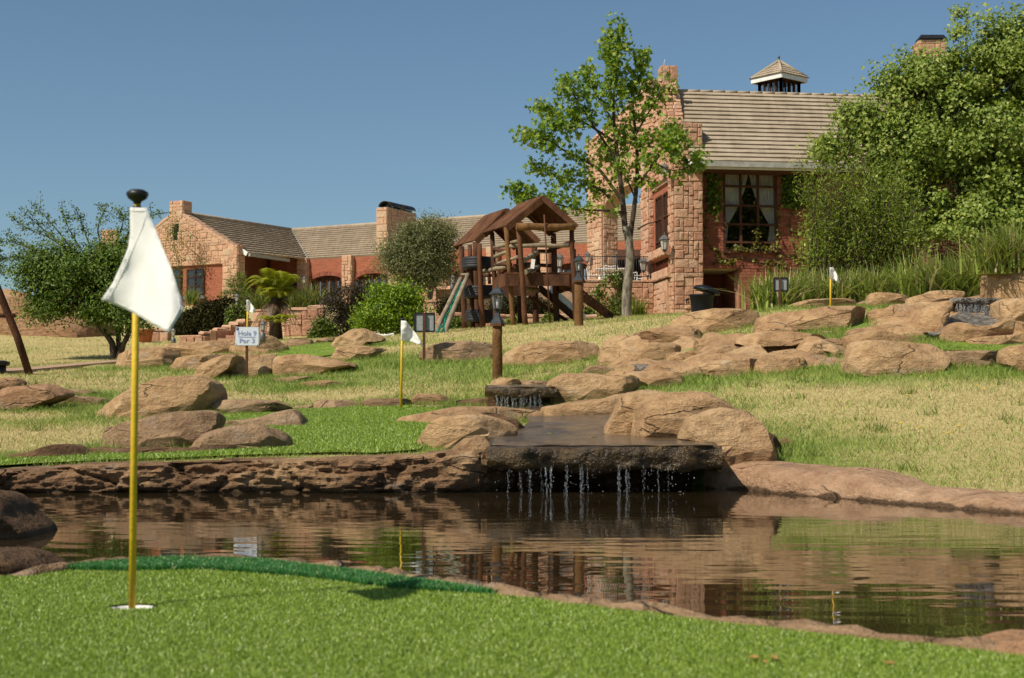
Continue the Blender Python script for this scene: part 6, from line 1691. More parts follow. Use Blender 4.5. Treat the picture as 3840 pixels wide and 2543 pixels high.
golf_flag('golf flag behind the Hole 9 sign, on the far left green', (926, 1320), (929, 1120), 28.2, [(1118, 488), (1156, 490), (1190, 550), (1247, 637), (1216, 692), (1180, 667), (1114, 656)], .016, .04, .05, 'Y', .9, fb)
rb_ = tz(P(3115, 1178, 20.9).x, 20.9)
golf_flag('golf flag standing in front of the reeds on the right', (3114, 1175), (3115, 1000), 20.9, [(709, 348), (741, 350), (772, 410), (797, 487), (762, 466), (750, 450), (709, 448)], .014, .03, .05, 'E', 1.3, rb_)
# hole sign
b_ = hit(925, 1420); d = b_.y
sg = empty('hole_sign', b_, 'white sign reading Hole 9 Par 3 on a brown steel post', 'sign')
MB().box(((b_.x), d, (b_.z + P(925, 1230, d).z) / 2 - .05), (px(9, d), px(9, d), P(925, 1230, d).z - b_.z + .1)).build('post', 'rust', sg)
fq = [P(x, y, d - .035) for x, y in ((880, 1296), (971, 1297), (972, 1226), (883, 1225))]
def panel(name, q, th_, mat, parent):
    back = [p_ + Vector((0, th_, 0)) for p_ in q]
    return MB().add(q + back, [(0, 1, 2, 3), (7, 6, 5, 4), (0, 4, 5, 1), (1, 5, 6, 2), (2, 6, 7, 3), (3, 7, 4, 0)]).build(name, mat, parent)
def inset(q, m_):
    c_ = sum(q, Vector((0, 0, 0))) / 4; return [c_ + (p_ - c_) * m_ for p_ in q]
panel('sign_back', [p_ + Vector((0, .004, 0)) for p_ in fq], .012, 'rust', sg)
face = panel('sign_face', inset(fq, .972), .004, 'signface', sg)
lo = [P(x, y, d - .0395) for x, y in ((886, 1238), (895, 1238), (895, 1228), (886, 1228))]
lgp = panel('logo', lo, .002, 'logo', sg)
lm = [P(x, y, d - .041) for x, y in ((888, 1232), (890, 1230), (893, 1230), (894, 1233), (892, 1236), (889, 1235))]
MB().tube(lm + [lm[0]], .0016, 5, False).build('logo_mark', 'signface', lgp)
rul = [P(x, y, d - .0395) for x, y in ((894, 1264), (958, 1265), (958, 1263), (894, 1262))]
panel('rule_line', rul, .002, 'sign_ink', sg)
for x, y in ((885, 1290), (966, 1294), (969, 1232)): MB().lathe(P(x, y, d - .04), [(.006, 0), (.006, .003), (.002, .005)], 8, axis=(0, -1, 0)).build('screw', 'rust', sg)
def lettering(txt, x0, x1, y0, y1):
    cu_ = bpy.data.curves.new('lettering', 'FONT'); cu_.body = txt; cu_.extrude = .001; cu_.offset = .012; cu_.size = 1.0
    to = bpy.data.objects.new('tmp', cu_); COL.objects.link(to)
    dg = bpy.context.evaluated_depsgraph_get(); me = bpy.data.meshes.new_from_object(to.evaluated_get(dg)); bpy.data.objects.remove(to)
    co_ = np.empty(len(me.vertices) * 3); me.vertices.foreach_get('co', co_); co_ = co_.reshape(-1, 3); lo_, hi_ = co_.min(0), co_.max(0)
    a_ = P(x0, y1, d - .0395); b2_ = P(x1, y0, d - .0395)
    me.materials.clear(); me.materials.append(M['sign_ink'])
    X_ = a_.x + (co_[:, 0] - lo_[0]) / (hi_[0] - lo_[0]) * (b2_.x - a_.x); Z_ = a_.z + (co_[:, 1] - lo_[1]) / (hi_[1] - lo_[1]) * (b2_.z - a_.z)
    Y_ = (d - .0395) - (co_[:, 2] - lo_[2]) * .4
    me.vertices.foreach_set('co', np.stack([X_ - a_.x, Y_ - a_.y, Z_ - a_.z], 1).ravel()); me.update()
    o = link('lettering', me, None, sg, a_); return o
lettering('Hole 9', 893, 961, 1241, 1258); lettering('Par 3', 898, 955, 1269, 1286)
def back_board(label, x0, x1, y0, y1, xp, ybase, wp):
    b_ = hit(xp, ybase); d = b_.y
    rt = empty('notice_board', b_, label, 'notice board', 'framed boards seen from behind')
    q = [P(x, y, d + .03) for x, y in ((x0, y1), (x1, y1), (x1, y0), (x0, y0))]
    panel('panel', inset(q, .94), .02, 'board_back', rt)
    for i in range(4):
        a_, c_ = q[i], q[(i + 1) % 4]; MB().beam(a_, c_, px(6, d), px(6, d), up=(0, 1, 0)).build('frame', 'black', rt)
    zt2 = P(xp, y0 - 3, d).z
    MB().box((b_.x, d, (b_.z - .1 + zt2) / 2), (px(wp, d), px(wp, d), zt2 - b_.z + .1)).build('post', 'rust', rt)
back_board('black framed board on a brown post behind the middle flag', 1556, 1629, 1176, 1243, 1590, 1363, 10)
back_board('black framed board on a brown post at the edge of the reeds', 2903, 2953, 1043, 1091, 2925, 1154, 7)

# ================================================================== dustbin, pot, furniture, swing leg
bn = P(2632, 1168, 39); bd = 39.0; zb2 = tz(bn.x, bd)
rt = empty('dustbin', (bn.x, bd, zb2), 'black plastic dustbin with a tilted lid by the house corner', 'dustbin')
zt2 = P(2632, 1105, bd).z; r1_ = px(46, bd)
MB().lathe((bn.x, bd, zb2), [(r1_ * .82, 0), (r1_ * .86, .05), (r1_ * .98, zt2 - zb2 - .05), (r1_ * 1.06, zt2 - zb2 - .04), (r1_ * 1.06, zt2 - zb2)], 22).build('body', 'navy', rt)
qx = Matrix.Rotation(.28, 3, 'Y')
mb = MB(); mb.lathe((0, 0, 0), [(r1_ * 1.12, 0), (r1_ * 1.12, .04), (r1_ * .9, .10), (r1_ * .5, .14), (.01, .15)], 22)
mb.v = [tuple(qx @ Vector(v_) + Vector((bn.x + .12, bd - .02, zt2 + .07))) for v_ in mb.v]; mb.build('lid', 'navy', rt)
for sgn in (-1, 1): MB().tube([(bn.x + sgn * r1_ * 1.0, bd, zt2 - .2), (bn.x + sgn * r1_ * 1.25, bd, zt2 - .22), (bn.x + sgn * r1_ * 1.25, bd, zt2 - .12), (bn.x + sgn * r1_ * 1.03, bd, zt2 - .1)], .018, 6).build('handle', 'navy', rt)
p_ = P(545, 1266, 42.8); zg = tz(p_.x, 42.8); ht = P(545, 1232, 42.8).z - zg
MB().lathe((p_.x, 42.8, zg - .02), [(.12, 0), (.17, .02), (.21, ht * .8), (.24, ht * .82), (.245, ht), (.215, ht), (.2, ht * .85), (.01, ht * .84)], 20).build('flower_pot', 'terracotta', label='wide terracotta flower pot in the bed behind the near flag', cat='pot')
def white_chair(x, y, z, rot, label, group):
    rt = empty('garden_chair', (x, y, z), label, 'chair', group); rt.rotation_euler = (0, 0, rot)
    def part(name, fn):
        mb = MB(); fn(mb); me = bpy.data.meshes.new(name); me.from_pydata(mb.v, [], mb.f); me.update(); o = bpy.data.objects.new(name, me); COL.objects.link(o); me.materials.append(M['white']); o.parent = rt; return o
    part('seat', lambda m_: [m_.beam((-.22, -.2 + .08 * i, .43), (.22, -.2 + .08 * i, .43), .06, .02) for i in range(6)])
    for sx in (-1, 1):
        part('leg', lambda m_: m_.tube([(sx * .2, -.2, 0), (sx * .21, -.2, .3), (sx * .2, -.18, .43)], .016, 6))
        part('leg', lambda m_: m_.tube([(sx * .2, .26, 0), (sx * .2, .22, .43), (sx * .21, .28, .9)], .016, 6))
        part('armrest', lambda m_: m_.tube([(sx * .22, -.18, .43), (sx * .25, -.18, .65), (sx * .25, .2, .67)], .014, 6))
    part('backrest', lambda m_: [m_.tube([(-.21, .28, .9), (0, .3, .86), (.21, .28, .9)], .018, 6), m_.tube([(-.2, .25, .62), (0, .26, .6), (.2, .25, .62)], .012, 6)] + [m_.tube([(-.2 + .1 * i, .25, .6), (-.2 + .1 * i + .04, .275, .75), (-.2 + .1 * i, .28, .88)], .01, 5) for i in range(5)])
    return rt
zt3 = 4.32
tp = P(2295, 1011, 50.0)
tbl = empty('garden_table', (tp.x, 50.0, zt3), 'white cast iron garden table on the terrace behind the railing', 'table')
MB().box((tp.x, 50.0, tp.z), (1.1, .8, .035)).build('tabletop', 'white', tbl)
for sx in (-1, 1):
    for sy in (-1, 1): MB().tube([(tp.x + sx * .45, 50 + sy * .3, zt3), (tp.x + sx * .4, 50 + sy * .26, tp.z)], .02, 6).build('leg', 'white', tbl)
TG = 'white garden chairs on the terrace'
white_chair(P(2232, 0, 50.2).x, 50.2, zt3, R(80), 'white garden chair at the terrace table next to the portico pillar', TG)
white_chair(P(2285, 0, 49.5).x, 49.4, zt3, R(180), 'white ornate garden chair with its back to the terrace railing', TG)
white_chair(P(2388, 0, 50.2).x, 50.3, zt3, R(-80), 'white garden chair at the terrace table next to the bracket lantern', TG)
white_chair(P(2370, 0, 51.2).x, 51.2, zt3, R(10), 'white garden chair on the far side of the terrace table', TG)
LG_ = 'white garden chairs below the lime bush'
for sx, d_, r_, lab in ((1455, 35.0, R(175), 'white garden chair back peeping over the lawn in front of the lime bush'), (1502, 35.2, R(120), 'white garden chair half hidden by the middle flag cloth'), (1615, 34.6, R(190), 'white garden chair beside the foot of the net ladder')):
    x_ = P(sx, 0, d_).x; white_chair(x_, d_, P(sx, 1254, d_).z - .9, r_, lab, LG_)
# swing frame leg and spring rider stub at the left edge
b_ = hit(122, 1405)
sw = empty('swing_frame', b_, 'leaning dark wooden leg of a swing frame with a short cross bar', 'swing frame')
t_ = P(-70, 930, b_.y - .3); MB().tube([b_ - Vector((0, 0, .15)), b_.lerp(t_, .3), b_.lerp(t_, .65), t_], .06, 12).build('leg', 'pole_dark', sw)
MB().tube([P(-80, 1183, b_.y - .15), P(57, 1184, b_.y - .15)], .035, 8).build('cross_bar', 'pole_dark', sw)
b_ = hit(-8, 1403); ht = P(0, 1352, b_.y).z - b_.z
bl = empty('bollard', b_, 'short black post with a rounded cap at the swing leg', 'bollard')
MB().lathe(b_ - Vector((0, 0, .1)), [(px(30, b_.y), 0), (px(30, b_.y), ht * .75 + .1)], 16).build('shaft', 'black', bl)
MB().lathe(b_ + Vector((0, 0, ht * .62)), [(px(38, b_.y), 0), (px(44, b_.y), ht * .12), (px(42, b_.y), ht * .28), (px(24, b_.y), ht * .38), (.001, ht * .4)], 16).build('cap', 'black', bl)

# ================================================================== vegetation
LEAF = {  # 2-D outline (x across, y along), triangles
 'maple': (np.array([(0, 0), (.12, .22), (.5, .3), (.3, .48), (.42, .72), (.16, .66), (0, 1), (-.16, .66), (-.42, .72), (-.3, .48), (-.5, .3), (-.12, .22), (0, .45)]),
           np.array([(0, 1, 12), (1, 2, 12), (2, 3, 12), (3, 4, 12), (4, 5, 12), (5, 6, 12), (6, 7, 12), (7, 8, 12), (8, 9, 12), (9, 10, 12), (10, 11, 12), (11, 0, 12)])),
 'star': (np.array([(0, 0), (.48, .32), (.3, .62), (0, 1), (-.3, .62), (-.48, .32), (0, .42)]), np.array([(0, 1, 6), (1, 2, 6), (2, 3, 6), (3, 4, 6), (4, 5, 6), (5, 0, 6)])),
 'kite': (np.array([(0, 0), (.45, .38), (.2, .62), (0, 1), (-.2, .62), (-.45, .38)]), np.array([(0, 1, 2), (0, 2, 3), (0, 3, 4), (0, 4, 5)])),
 'oval': (np.array([(0, 0), (.26, .45), (0, 1), (-.26, .45)]), np.array([(0, 1, 2), (0, 2, 3)])),
 'lance': (np.array([(0, 0), (.13, .4), (0, 1), (-.13, .4)]), np.array([(0, 1, 2), (0, 2, 3)])),
}
def leaves(name, C, size, kind, mat, parent, up=.35, out=None, droop=.25, **kw):
    """C (n,3) leaf positions; leaves turned at random, biased upwards / outwards"""
    T2, F2 = LEAF[kind]; n = len(C)
    nrm = rng.normal(size=(n, 3)); nrm /= np.linalg.norm(nrm, axis=1, keepdims=True)
    nrm[:, 2] += up * 1.6
    if out is not None: nrm += out * .9
    nrm += np.array([-.25, -.35, 0])        # leaves turn to the light
    nrm /= np.linalg.norm(nrm, axis=1, keepdims=True)
    a = rng.normal(size=(n, 3)); a[:, 2] -= droop * 2
    a -= nrm * (a * nrm).sum(1, keepdims=True); a /= np.linalg.norm(a, axis=1, keepdims=True) + 1e-9
    b = np.cross(nrm, a); s = size * rng.uniform(.6, 1.25, n)[:, None, None]
    fold = np.abs(T2[:, 0]) * .5 - .15 * T2[:, 1] ** 2
    V = C[:, None] + s * (b[:, None] * T2[None, :, :1] + a[:, None] * T2[None, :, 1:] + nrm[:, None] * fold[None, :, None])
    k = len(T2); Fc = (F2[None] + (np.arange(n) * k)[:, None, None]).reshape(-1, 3)
    loc = wloc(parent) if parent is not None else Vector((0, 0, 0))
    return mesh_np(name, V.reshape(-1, 3), Fc, mat, parent, loc=Vector((0, 0, 0)), **kw)
def ell(sx, sy, rx, ry, d, rd=None, dn=0):
    c = P(sx, sy, d + dn); return np.array([c.x, c.y, c.z]), np.array([px(rx, d), rd if rd else max(px(rx, d), px(ry, d)) * .8, px(ry, d)])
def cloud(ells, n, clump=.16, shell=.55, per=26, stray=.04):
    """clumped points spread through a set of ellipsoids, mostly towards their outside"""
    vol = np.array([e[1][0] * e[1][2] + .5 * e[1][0] * e[1][1] for e in ells]); vol /= vol.sum()
    nc = max(1, n // per); idx = rng.choice(len(ells), nc, p=vol)
    u = rng.normal(size=(nc, 3)); u /= np.linalg.norm(u, axis=1, keepdims=True)
    u[:, 1] -= .25 * np.sign(u[:, 1] + .2)
    r = 1 - (1 - shell) * rng.random(nc) ** 1.4; r += rng.normal(size=nc) * stray
    cen = np.array([e[0] for e in ells])[idx]; rad = np.array([e[1] for e in ells])[idx]
    cc = cen + u * r[:, None] * rad
    k = rng.poisson(per, nc) + 2; sel = np.repeat(np.arange(nc), k)
    sz = clump * rng.uniform(.5, 1.3, nc)
    pts = cc[sel] + rng.normal(size=(len(sel), 3)) * sz[sel][:, None] * np.array([1, 1, .75])
    outv = (pts - cen[sel]) / rad[sel]; outv /= np.linalg.norm(outv, axis=1, keepdims=True) + 1e-9
    return pts, outv
def branch(mb, pts, r0, r1, n=7, jit=.0):
    pts = [Vector(p) for p in pts]
    fine = []
    for i in range(len(pts) - 1):
        p0 = pts[max(0, i - 1)]; p1 = pts[i]; p2 = pts[i + 1]; p3 = pts[min(len(pts) - 1, i + 2)]
        for q in range(5):
            t = q / 5; fine.append(.5 * ((2 * p1) + (p2 - p0) * t + (2 * p0 - 5 * p1 + 4 * p2 - p3) * t * t + (3 * p1 - p0 - 3 * p2 + p3) * t ** 3))
    fine.append(pts[-1]); m = len(fine)
    fine = [p + Vector((random.uniform(-jit, jit), random.uniform(-jit, jit), 0)) for p in fine]
    mb.tube(fine, [r0 + (r1 - r0) * i / (m - 1) for i in range(m)], n)
    return fine
def plant_root(name, sx, d, label, cat, group=None, sy=None, x=None, z=None):
    xx = P(sx, 1300, d).x if x is None else x
    zz = tz(xx, d) if z is None else z
    return empty(name, (xx, d, zz), label, cat, group)

# ---- young plane tree in front of the portico
def plane_tree():
    d = 40.0; root = plant_root('young_plane_tree', 2350, d, 'young plane tree with pale trunk and fresh green leaves by the portico', 'tree')
    b = root.location
    tr = MB(); base = Vector((b.x, d, b.z - .15))
    branch(tr, [base, P(2350, 1110, d), P(2356, 1040, d), P(2363, 960, d), P(2356, 890, d), P(2347, 850, d)], .135, .10, 12, .006)
    tr.build('trunk', 'bark_pale', root)
    limbs = MB(); tips = []
    def L(pts, r0, r1, spread, leafy=1.0, dv=0.0):
        n = len(pts); w = [P(x, y, d + dv * i / (n - 1)) for i, (x, y) in enumerate(pts)]
        f = branch(limbs, w, r0, r1, 7, .012); tips.append((f, spread, leafy))
        return f
    L([(2345, 870), (2332, 720), (2312, 560), (2300, 420), (2310, 250), (2318, 95)], .085, .012, .30, 1.5, -.2)
    L([(2362, 900), (2385, 720), (2388, 560), (2372, 400), (2362, 300)], .075, .015, .34, 1.1, .5)
    L([(2350, 800), (2280, 790), (2180, 786), (2080, 765), (2000, 745), (1925, 700)], .04, .008, .24, .9, -.8)
    L([(2340, 770), (2250, 640), (2150, 585), (2060, 530), (1965, 490)], .05, .008, .30, 1.1, -.5)
    L([(2312, 600), (2225, 470), (2155, 360), (2125, 295)], .04, .008, .28, 1.0, -.4)
    L([(2302, 530), (2180, 455), (2090, 430), (2045, 405)], .035, .007, .28, .9, .5)
    L([(2380, 720), (2440, 625), (2500, 560), (2545, 520)], .04, .007, .30, 1.1, -.9)
    L([(2372, 520), (2440, 410), (2478, 335)], .035, .007, .26, .8, .3)
    L([(2392, 860), (2425, 840), (2455, 832), (2475, 812)], .028, .012, .05, .0, -.4)
    L([(2160, 785), (2110, 700), (2060, 640), (2000, 625)], .018, .005, .18, .5, -.2)
    L([(2450, 610), (2530, 640), (2600, 615), (2625, 590)], .022, .006, .18, .6, -.6)
    L([(2305, 460), (2250, 380), (2215, 300), (2205, 260)], .025, .006, .2, .7, .3)
    L([(2308, 380), (2370, 330), (2405, 270), (2400, 200)], .025, .006, .2, .8, .4)
    L([(2345, 830), (2260, 720), (2190, 690), (2110, 650)], .03, .006, .25, .8, .9)
    L([(2390, 760), (2330, 640), (2260, 560)], .03, .006, .25, .8, 1.0)
    L([(2310, 280), (2280, 210), (2275, 160)], .015, .004, .15, .7, .1)
    L([(2385, 620), (2450, 520), (2520, 480)], .02, .005, .25, .8, .2)
    L([(2240, 470), (2140, 480), (2060, 460)], .02, .005, .2, .7, -.3)
    # twigs with leaves
    C = []
    for f, sp, lf in tips:
        m = len(f)
        for _ in range(int(88 * lf * m / 25)):
            t = random.random() ** .75; i = min(m - 1, int((.28 + .72 * t) * m)); p = f[i]
            q = p + Vector((random.gauss(0, 1), random.gauss(0, 1), random.gauss(.15, .9))) * sp * (.55 + .45 * (1 - t)) * .9
            if random.random() < .35: limbs.tube([p, p.lerp(q, .5) + Vector((0, 0, .03)), q], [.008, .005, .003], 4, False)
            for _k in range(random.randint(4, 9)): C.append(q + Vector((random.gauss(0, .09), random.gauss(0, .09), random.gauss(-.02, .08))))
    limbs.build('branches', 'bark', root)
    leaves('crown', np.array([tuple(c) for c in C]), .15, 'maple', 'leaf_plane', root, up=.25, droop=.35)
plane_tree()

# ---- tall maple on the right
def generic_tree(name, label, ells, d, n, size, kind, mat, clump, base_px, stems, bark='bark', cat='tree', shell=.5, per=26, up=.35, group=None, droop=.25, stray=.05):
    root = plant_root(name, base_px, d, label, cat, group)
    pts, out = cloud(ells, n, clump, shell, per, stray)
    leaves('crown', pts, size, kind, mat, root, up=up, out=out, droop=droop)
    tr = MB(); b = Vector(root.location); b.z -= .15
    for i, s in enumerate(stems):
        w = [Vector((b.x + random.uniform(-.1, .1), d, b.z))] + [P(x, y, d + dv) for x, y, dv in s[2:]]
        branch(tr, w, s[0], s[0] * .2, 8, .01)
    for _ in range(90):      # inner twigs reaching into the leaf clumps
        e = ells[random.randrange(len(ells))]; q = pts[random.randrange(len(pts))]
        tr.tube([Vector(e[0]) + Vector((random.uniform(-.3, .3) * e[1][0], 0, random.uniform(-.5, .2) * e[1][2])), Vector(q)], [.025, .006], 5, False)
    tr.build('trunk', bark, root)
    return root
dT = 38.5
E = lambda *a, **k: ell(*a, **k)
generic_tree('maple_tree', 'tall dense maple tree with yellow green leaves towering over the reeds and house roof',
    [E(3720, 240, 215, 200, dT, 2.0), E(3890, 300, 200, 240, dT, 2.0), E(3500, 330, 165, 130, dT, 1.5), E(3335, 310, 55, 40, dT, .4), E(3490, 255, 85, 55, dT, .6, dn=-.5), E(3405, 270, 60, 50, dT, .5), E(3240, 455, 105, 90, dT, 1.1), E(3400, 560, 215, 150, dT, 1.6, dn=-.3),
     E(3730, 560, 200, 190, dT, 1.8, dn=-.4), E(3880, 620, 160, 220, dT, 1.8), E(3125, 560, 75, 60, dT, .6), E(3560, 470, 200, 140, dT, 1.8), E(3660, 860, 190, 150, dT, 1.4, dn=-.8), E(3820, 850, 170, 180, dT, 1.6, dn=-.8), E(3400, 780, 190, 170, dT, 1.4), E(3120, 930, 60, 60, dT, .5, dn=-.5)],
    dT, 84000, .115, 'kite', 'leaf_maple', .23, 3640, [(.22, (0, 0, 0), (3630, 900, 0), (3600, 650, .1), (3560, 400, .2), (3540, 250, 0)), (.14, (0, 0, 0), (3650, 850, 0), (3720, 600, .2), (3760, 300, .1)), (.12, (0, 0, 0), (3600, 900, .2), (3480, 700, 0), (3300, 520, -.2))], shell=.3, per=110, stray=.09)
dW = 33.5
def shoot_tree(name, label, d, base_px, targets, n, size, kind, mat, spread, per_pt):
    root = plant_root(name, base_px, d, label, 'tree'); b = Vector(root.location); b.z -= .1
    tr = MB(); C = []
    tot = sum(t[2] * t[3] for t in targets)
    for t in targets:
        for _ in range(max(1, int(n * t[2] * t[3] / tot))):
            a = random.uniform(0, 2 * math.pi); r = math.sqrt(random.random())
            e = P(t[0] + t[2] * r * math.cos(a), t[1] + t[3] * r * math.sin(a), d + random.gauss(-.2, .45))
            s0 = b + Vector((random.uniform(-.9, .9), random.uniform(-.4, .4), 0)); s0.x += (e.x - b.x) * .35
            mid = s0.lerp(e, .55) + Vector((-(e.x - s0.x) * .18, random.uniform(-.15, .15), .12))
            f = branch(tr, [s0, mid, e], random.uniform(.012, .03), .003, 5)
            m = len(f)
            for i in range(m):
                q = i / (m - 1)
                if q < .35: continue
                for _k in range(int(per_pt * (1.25 - .7 * q))): C.append(tuple(f[i] + Vector((random.gauss(0, spread), random.gauss(0, spread), random.gauss(0, spread * .8))) * (1.15 - .75 * q)))
    tr.build('stems', 'bark', root)
    leaves('crown', np.array(C), size, kind, mat, root, up=.15, droop=-.1)
    return root
shoot_tree('willow_leaved_shrub', 'olive green narrow leaved shrub tree with many upright stems, in front of the tall maple', dW, 3250,
    [(3170, 590, 130, 90), (3080, 700, 110, 110), (3270, 650, 150, 110), (3370, 760, 150, 120), (3130, 850, 130, 110), (3290, 870, 170, 100), (3400, 900, 140, 90), (3010, 640, 45, 60), (3060, 930, 70, 60), (3220, 760, 160, 120)], 250, .1, 'lance', 'leaf_willow', .15, 16)
# ---- dark bushy tree on the left
dD = 34.0
lt = generic_tree('dark_bushy_tree', 'dark bushy tree with several crooked trunks on the left lawn', 
    [E(230, 975, 150, 70, dD, .9), E(300, 1010, 190, 95, dD, 1.1), E(190, 1075, 140, 75, dD, .9), E(420, 1060, 150, 120, dD, 1.0), E(470, 950, 95, 85, dD, .8), E(330, 1150, 150, 50, dD, .9), E(180, 1160, 80, 35, dD, .6), E(480, 1180, 110, 70, dD, .8), E(100, 1010, 50, 50, dD, .4)],
    dD, 34000, .08, 'oval', 'leaf_dark', .19, 430, [(.09, (0, 0, 0), (420, 1290, 0), (370, 1220, 0), (300, 1110, .1), (230, 1000, 0)), (.08, (0, 0, 0), (445, 1290, .1), (440, 1200, .2), (420, 1050, 0), (400, 930, 0)), (.08, (0, 0, 0), (465, 1290, -.1), (500, 1210, 0), (520, 1100, 0)), (.06, (0, 0, 0), (455, 1300, .2), (480, 1240, .3), (470, 1150, .2))], shell=.25, per=60, stray=.1)
# its wispy top shoots
tw = MB(); C = []
for pl in ([(330, 1000), (200, 900), (110, 860), (38, 812)], [(290, 960), (195, 840), (128, 770)], [(380, 930), (368, 850), (402, 770)], [(430, 930), (462, 830), (452, 790)], [(170, 960), (70, 915), (-5, 905)], [(300, 930), (255, 850), (235, 790)],
           [(250, 930), (150, 850), (85, 790)], [(340, 930), (310, 850), (300, 810)], [(150, 1000), (60, 960), (-10, 985)], [(470, 900), (500, 830), (510, 790)], [(200, 960), (110, 930), (30, 880)], [(470, 930), (540, 830), (600, 800)], [(120, 1040), (40, 1020), (-20, 1030)]):
    f = branch(tw, [P(x, y, dD + random.uniform(-.4, .3)) for x, y in pl], .02, .004, 5)
    for q in f[3:]:
        for _ in range(16): C.append(tuple(q + Vector((random.gauss(0, .06), random.gauss(0, .07), random.gauss(.02, .05)))))
        if random.random() < .5:
            e_ = q + Vector((random.gauss(0, .22), random.gauss(0, .2), abs(random.gauss(.1, .12)))); tw.tube([q, e_], [.006, .003], 4, False)
            for k_ in range(14): C.append(tuple(q.lerp(e_, random.random()) + Vector((random.gauss(0, .04), random.gauss(0, .04), random.gauss(0, .04)))))
tw.build('shoots', 'bark', lt); leaves('shoot_leaves', np.array(C), .065, 'oval', 'leaf_dark', lt, up=.2)
# foliage tip of a tree standing outside the left edge
pts, out = cloud([E(-30, 960, 40, 60, 30, .3), E(-15, 945, 22, 20, 30, .2)], 500, .06, .3)
r_ = empty('leaning_shrub', (P(-60, 1000, 30).x, 30, tz(P(-60, 1000, 30).x, 30)), 'tip of a dark shrub reaching in above the orange rock face', 'shrub'); leaves('foliage', pts, .07, 'oval', 'leaf_dark', r_)
MB().tube([Vector(r_.location) - Vector((0, 0, .1)), P(-50, 1050, 30), P(-30, 950, 30)], [.05, .03, .01], 6).build('stem', 'bark', r_)
# ---- shrubs and hedges
def bush(name, label, ells, d, n, size, kind, mat, clump=.12, cat='shrub', shell=.55, group=None, bx=None, per=24, up=.3, stems=5, bark='bark', stray=.03):
    sx = bx if bx else sum(px_[0] for px_ in ells) / len(ells)
    es = [E(e[0], e[1], e[2], e[3], d, *(e[4:5])) for e in ells]
    root = plant_root(name, sx, d, label, cat, group)
    pts, out = cloud(es, n, clump, shell, per, stray); g = tz_np(pts[:, 0], pts[:, 1]); pts = pts[pts[:, 2] > g - .05] if (pts[:, 2] > g - .05).sum() > 50 else pts; out = out[:len(pts)]
    leaves('foliage', pts, size, kind, mat, root, up=up)
    tr = MB()
    for _ in range(stems):
        e = es[random.randrange(len(es))]; b = Vector(root.location) + Vector((random.uniform(-.15, .15), 0, -.1))
        tr.tube([b, b.lerp(Vector(e[0]), .55) + Vector((random.uniform(-.1, .1), 0, 0)), Vector(e[0]) + Vector((random.uniform(-.6, .6) * e[1][0], 0, .4 * e[1][2]))], [.05, .03, .008], 6)
    tr.build('stems', bark, root)
    return root
bush('olive_bush', 'round grey green olive bush in front of the house chimney', [(1590, 895, 120, 80), (1545, 965, 130, 90), (1640, 960, 85, 85), (1500, 990, 85, 60), (1640, 870, 60, 50), (1600, 1040, 90, 40)], 47, 34000, .1, 'lance', 'leaf_olive', .16, 'bush', .35, bx=1590, stems=9, bark='bark_pale', stray=.08, per=50)
bush('purple_bush', 'dark purple brown bush between the tree fern and the lime bush', [(1285, 1120, 85, 60), (1370, 1110, 70, 50), (1265, 1190, 70, 70), (1330, 1180, 80, 70)], 43, 15000, .055, 'oval', 'leaf_purple', .11, shell=.5, bx=1290, per=50, stray=.06)
bush('lime_bush', 'bright lime green bush beside the net ladder', [(1460, 1110, 80, 45), (1440, 1180, 110, 65), (1530, 1130, 65, 55), (1500, 1210, 90, 50), (1380, 1210, 55, 45), (1570, 1180, 35, 50)], 38.5, 13000, .08, 'oval', 'leaf_lime', .13, shell=.4, bx=1460, stray=.12, per=60)
bush('clipped_hedge', 'dark clipped hedge below the brick gable windows', [(790, 1195, 90, 65), (720, 1220, 80, 50), (850, 1170, 60, 50), (690, 1240, 60, 35), (800, 1240, 90, 35)], 47, 30000, .085, 'oval', 'leaf_hedge', .09, 'hedge', .6, bx=780, stray=.01)
bush('ivy_pillar', 'ivy covered pillar carrying a grey lantern beside the hedge', [(885, 1170, 38, 28), (880, 1205, 34, 32), (905, 1200, 30, 30), (870, 1225, 22, 20)], 45.4, 2600, .075, 'star', 'leaf_ivy', .07, bx=888)
MB().box((P(888, 1190, 45.5).x, 45.55, P(888, 1190, 45.5).z), (.4, .35, .75)).build('pillar_core', 'mortar', bpy.data.objects['ivy_pillar'])
bush('corner_shrub', 'slim green shrub at the corner pier of the brick gable', [(890, 1060, 36, 40), (900, 1100, 30, 36), (840, 1105, 24, 20)], 72, 3200, .1, 'lance', 'leaf_dark', .12, bx=890)
bush('porch_shrub', 'low dark shrub behind the tree fern', [(1130, 1115, 30, 22), (1105, 1125, 22, 18)], 60, 1500, .08, 'oval', 'leaf_hedge', .1, bx=1120)
bush('flower_bush', 'small leafy bush with orange flowers at the foot of the purple bush', [(1205, 1235, 35, 35), (1235, 1245, 30, 28), (1185, 1265, 25, 20)], 42.6, 3000, .07, 'star', 'leaf_ivy', .07, bx=1210)
SB = 'small bushes behind the climbing frame'
bush('round_shrub', 'round dark shrub behind the net ladder', [(1680, 1150, 45, 38), (1705, 1140, 30, 30)], 44, 3600, .06, 'oval', 'leaf_hedge', .08, group=SB, bx=1685)
bush('round_shrub', 'dark shrub seen between the frame posts above the low pink kerb wall', [(1905, 1145, 60, 40), (1860, 1150, 30, 34)], 44.5, 4500, .06, 'oval', 'leaf_hedge', .08, group=SB, bx=1900)
bush('round_shrub', 'dark shrub behind the slide', [(2000, 1150, 55, 36), (2045, 1160, 40, 32)], 44.8, 4200, .06, 'oval', 'leaf_hedge', .08, group=SB, bx=2010)
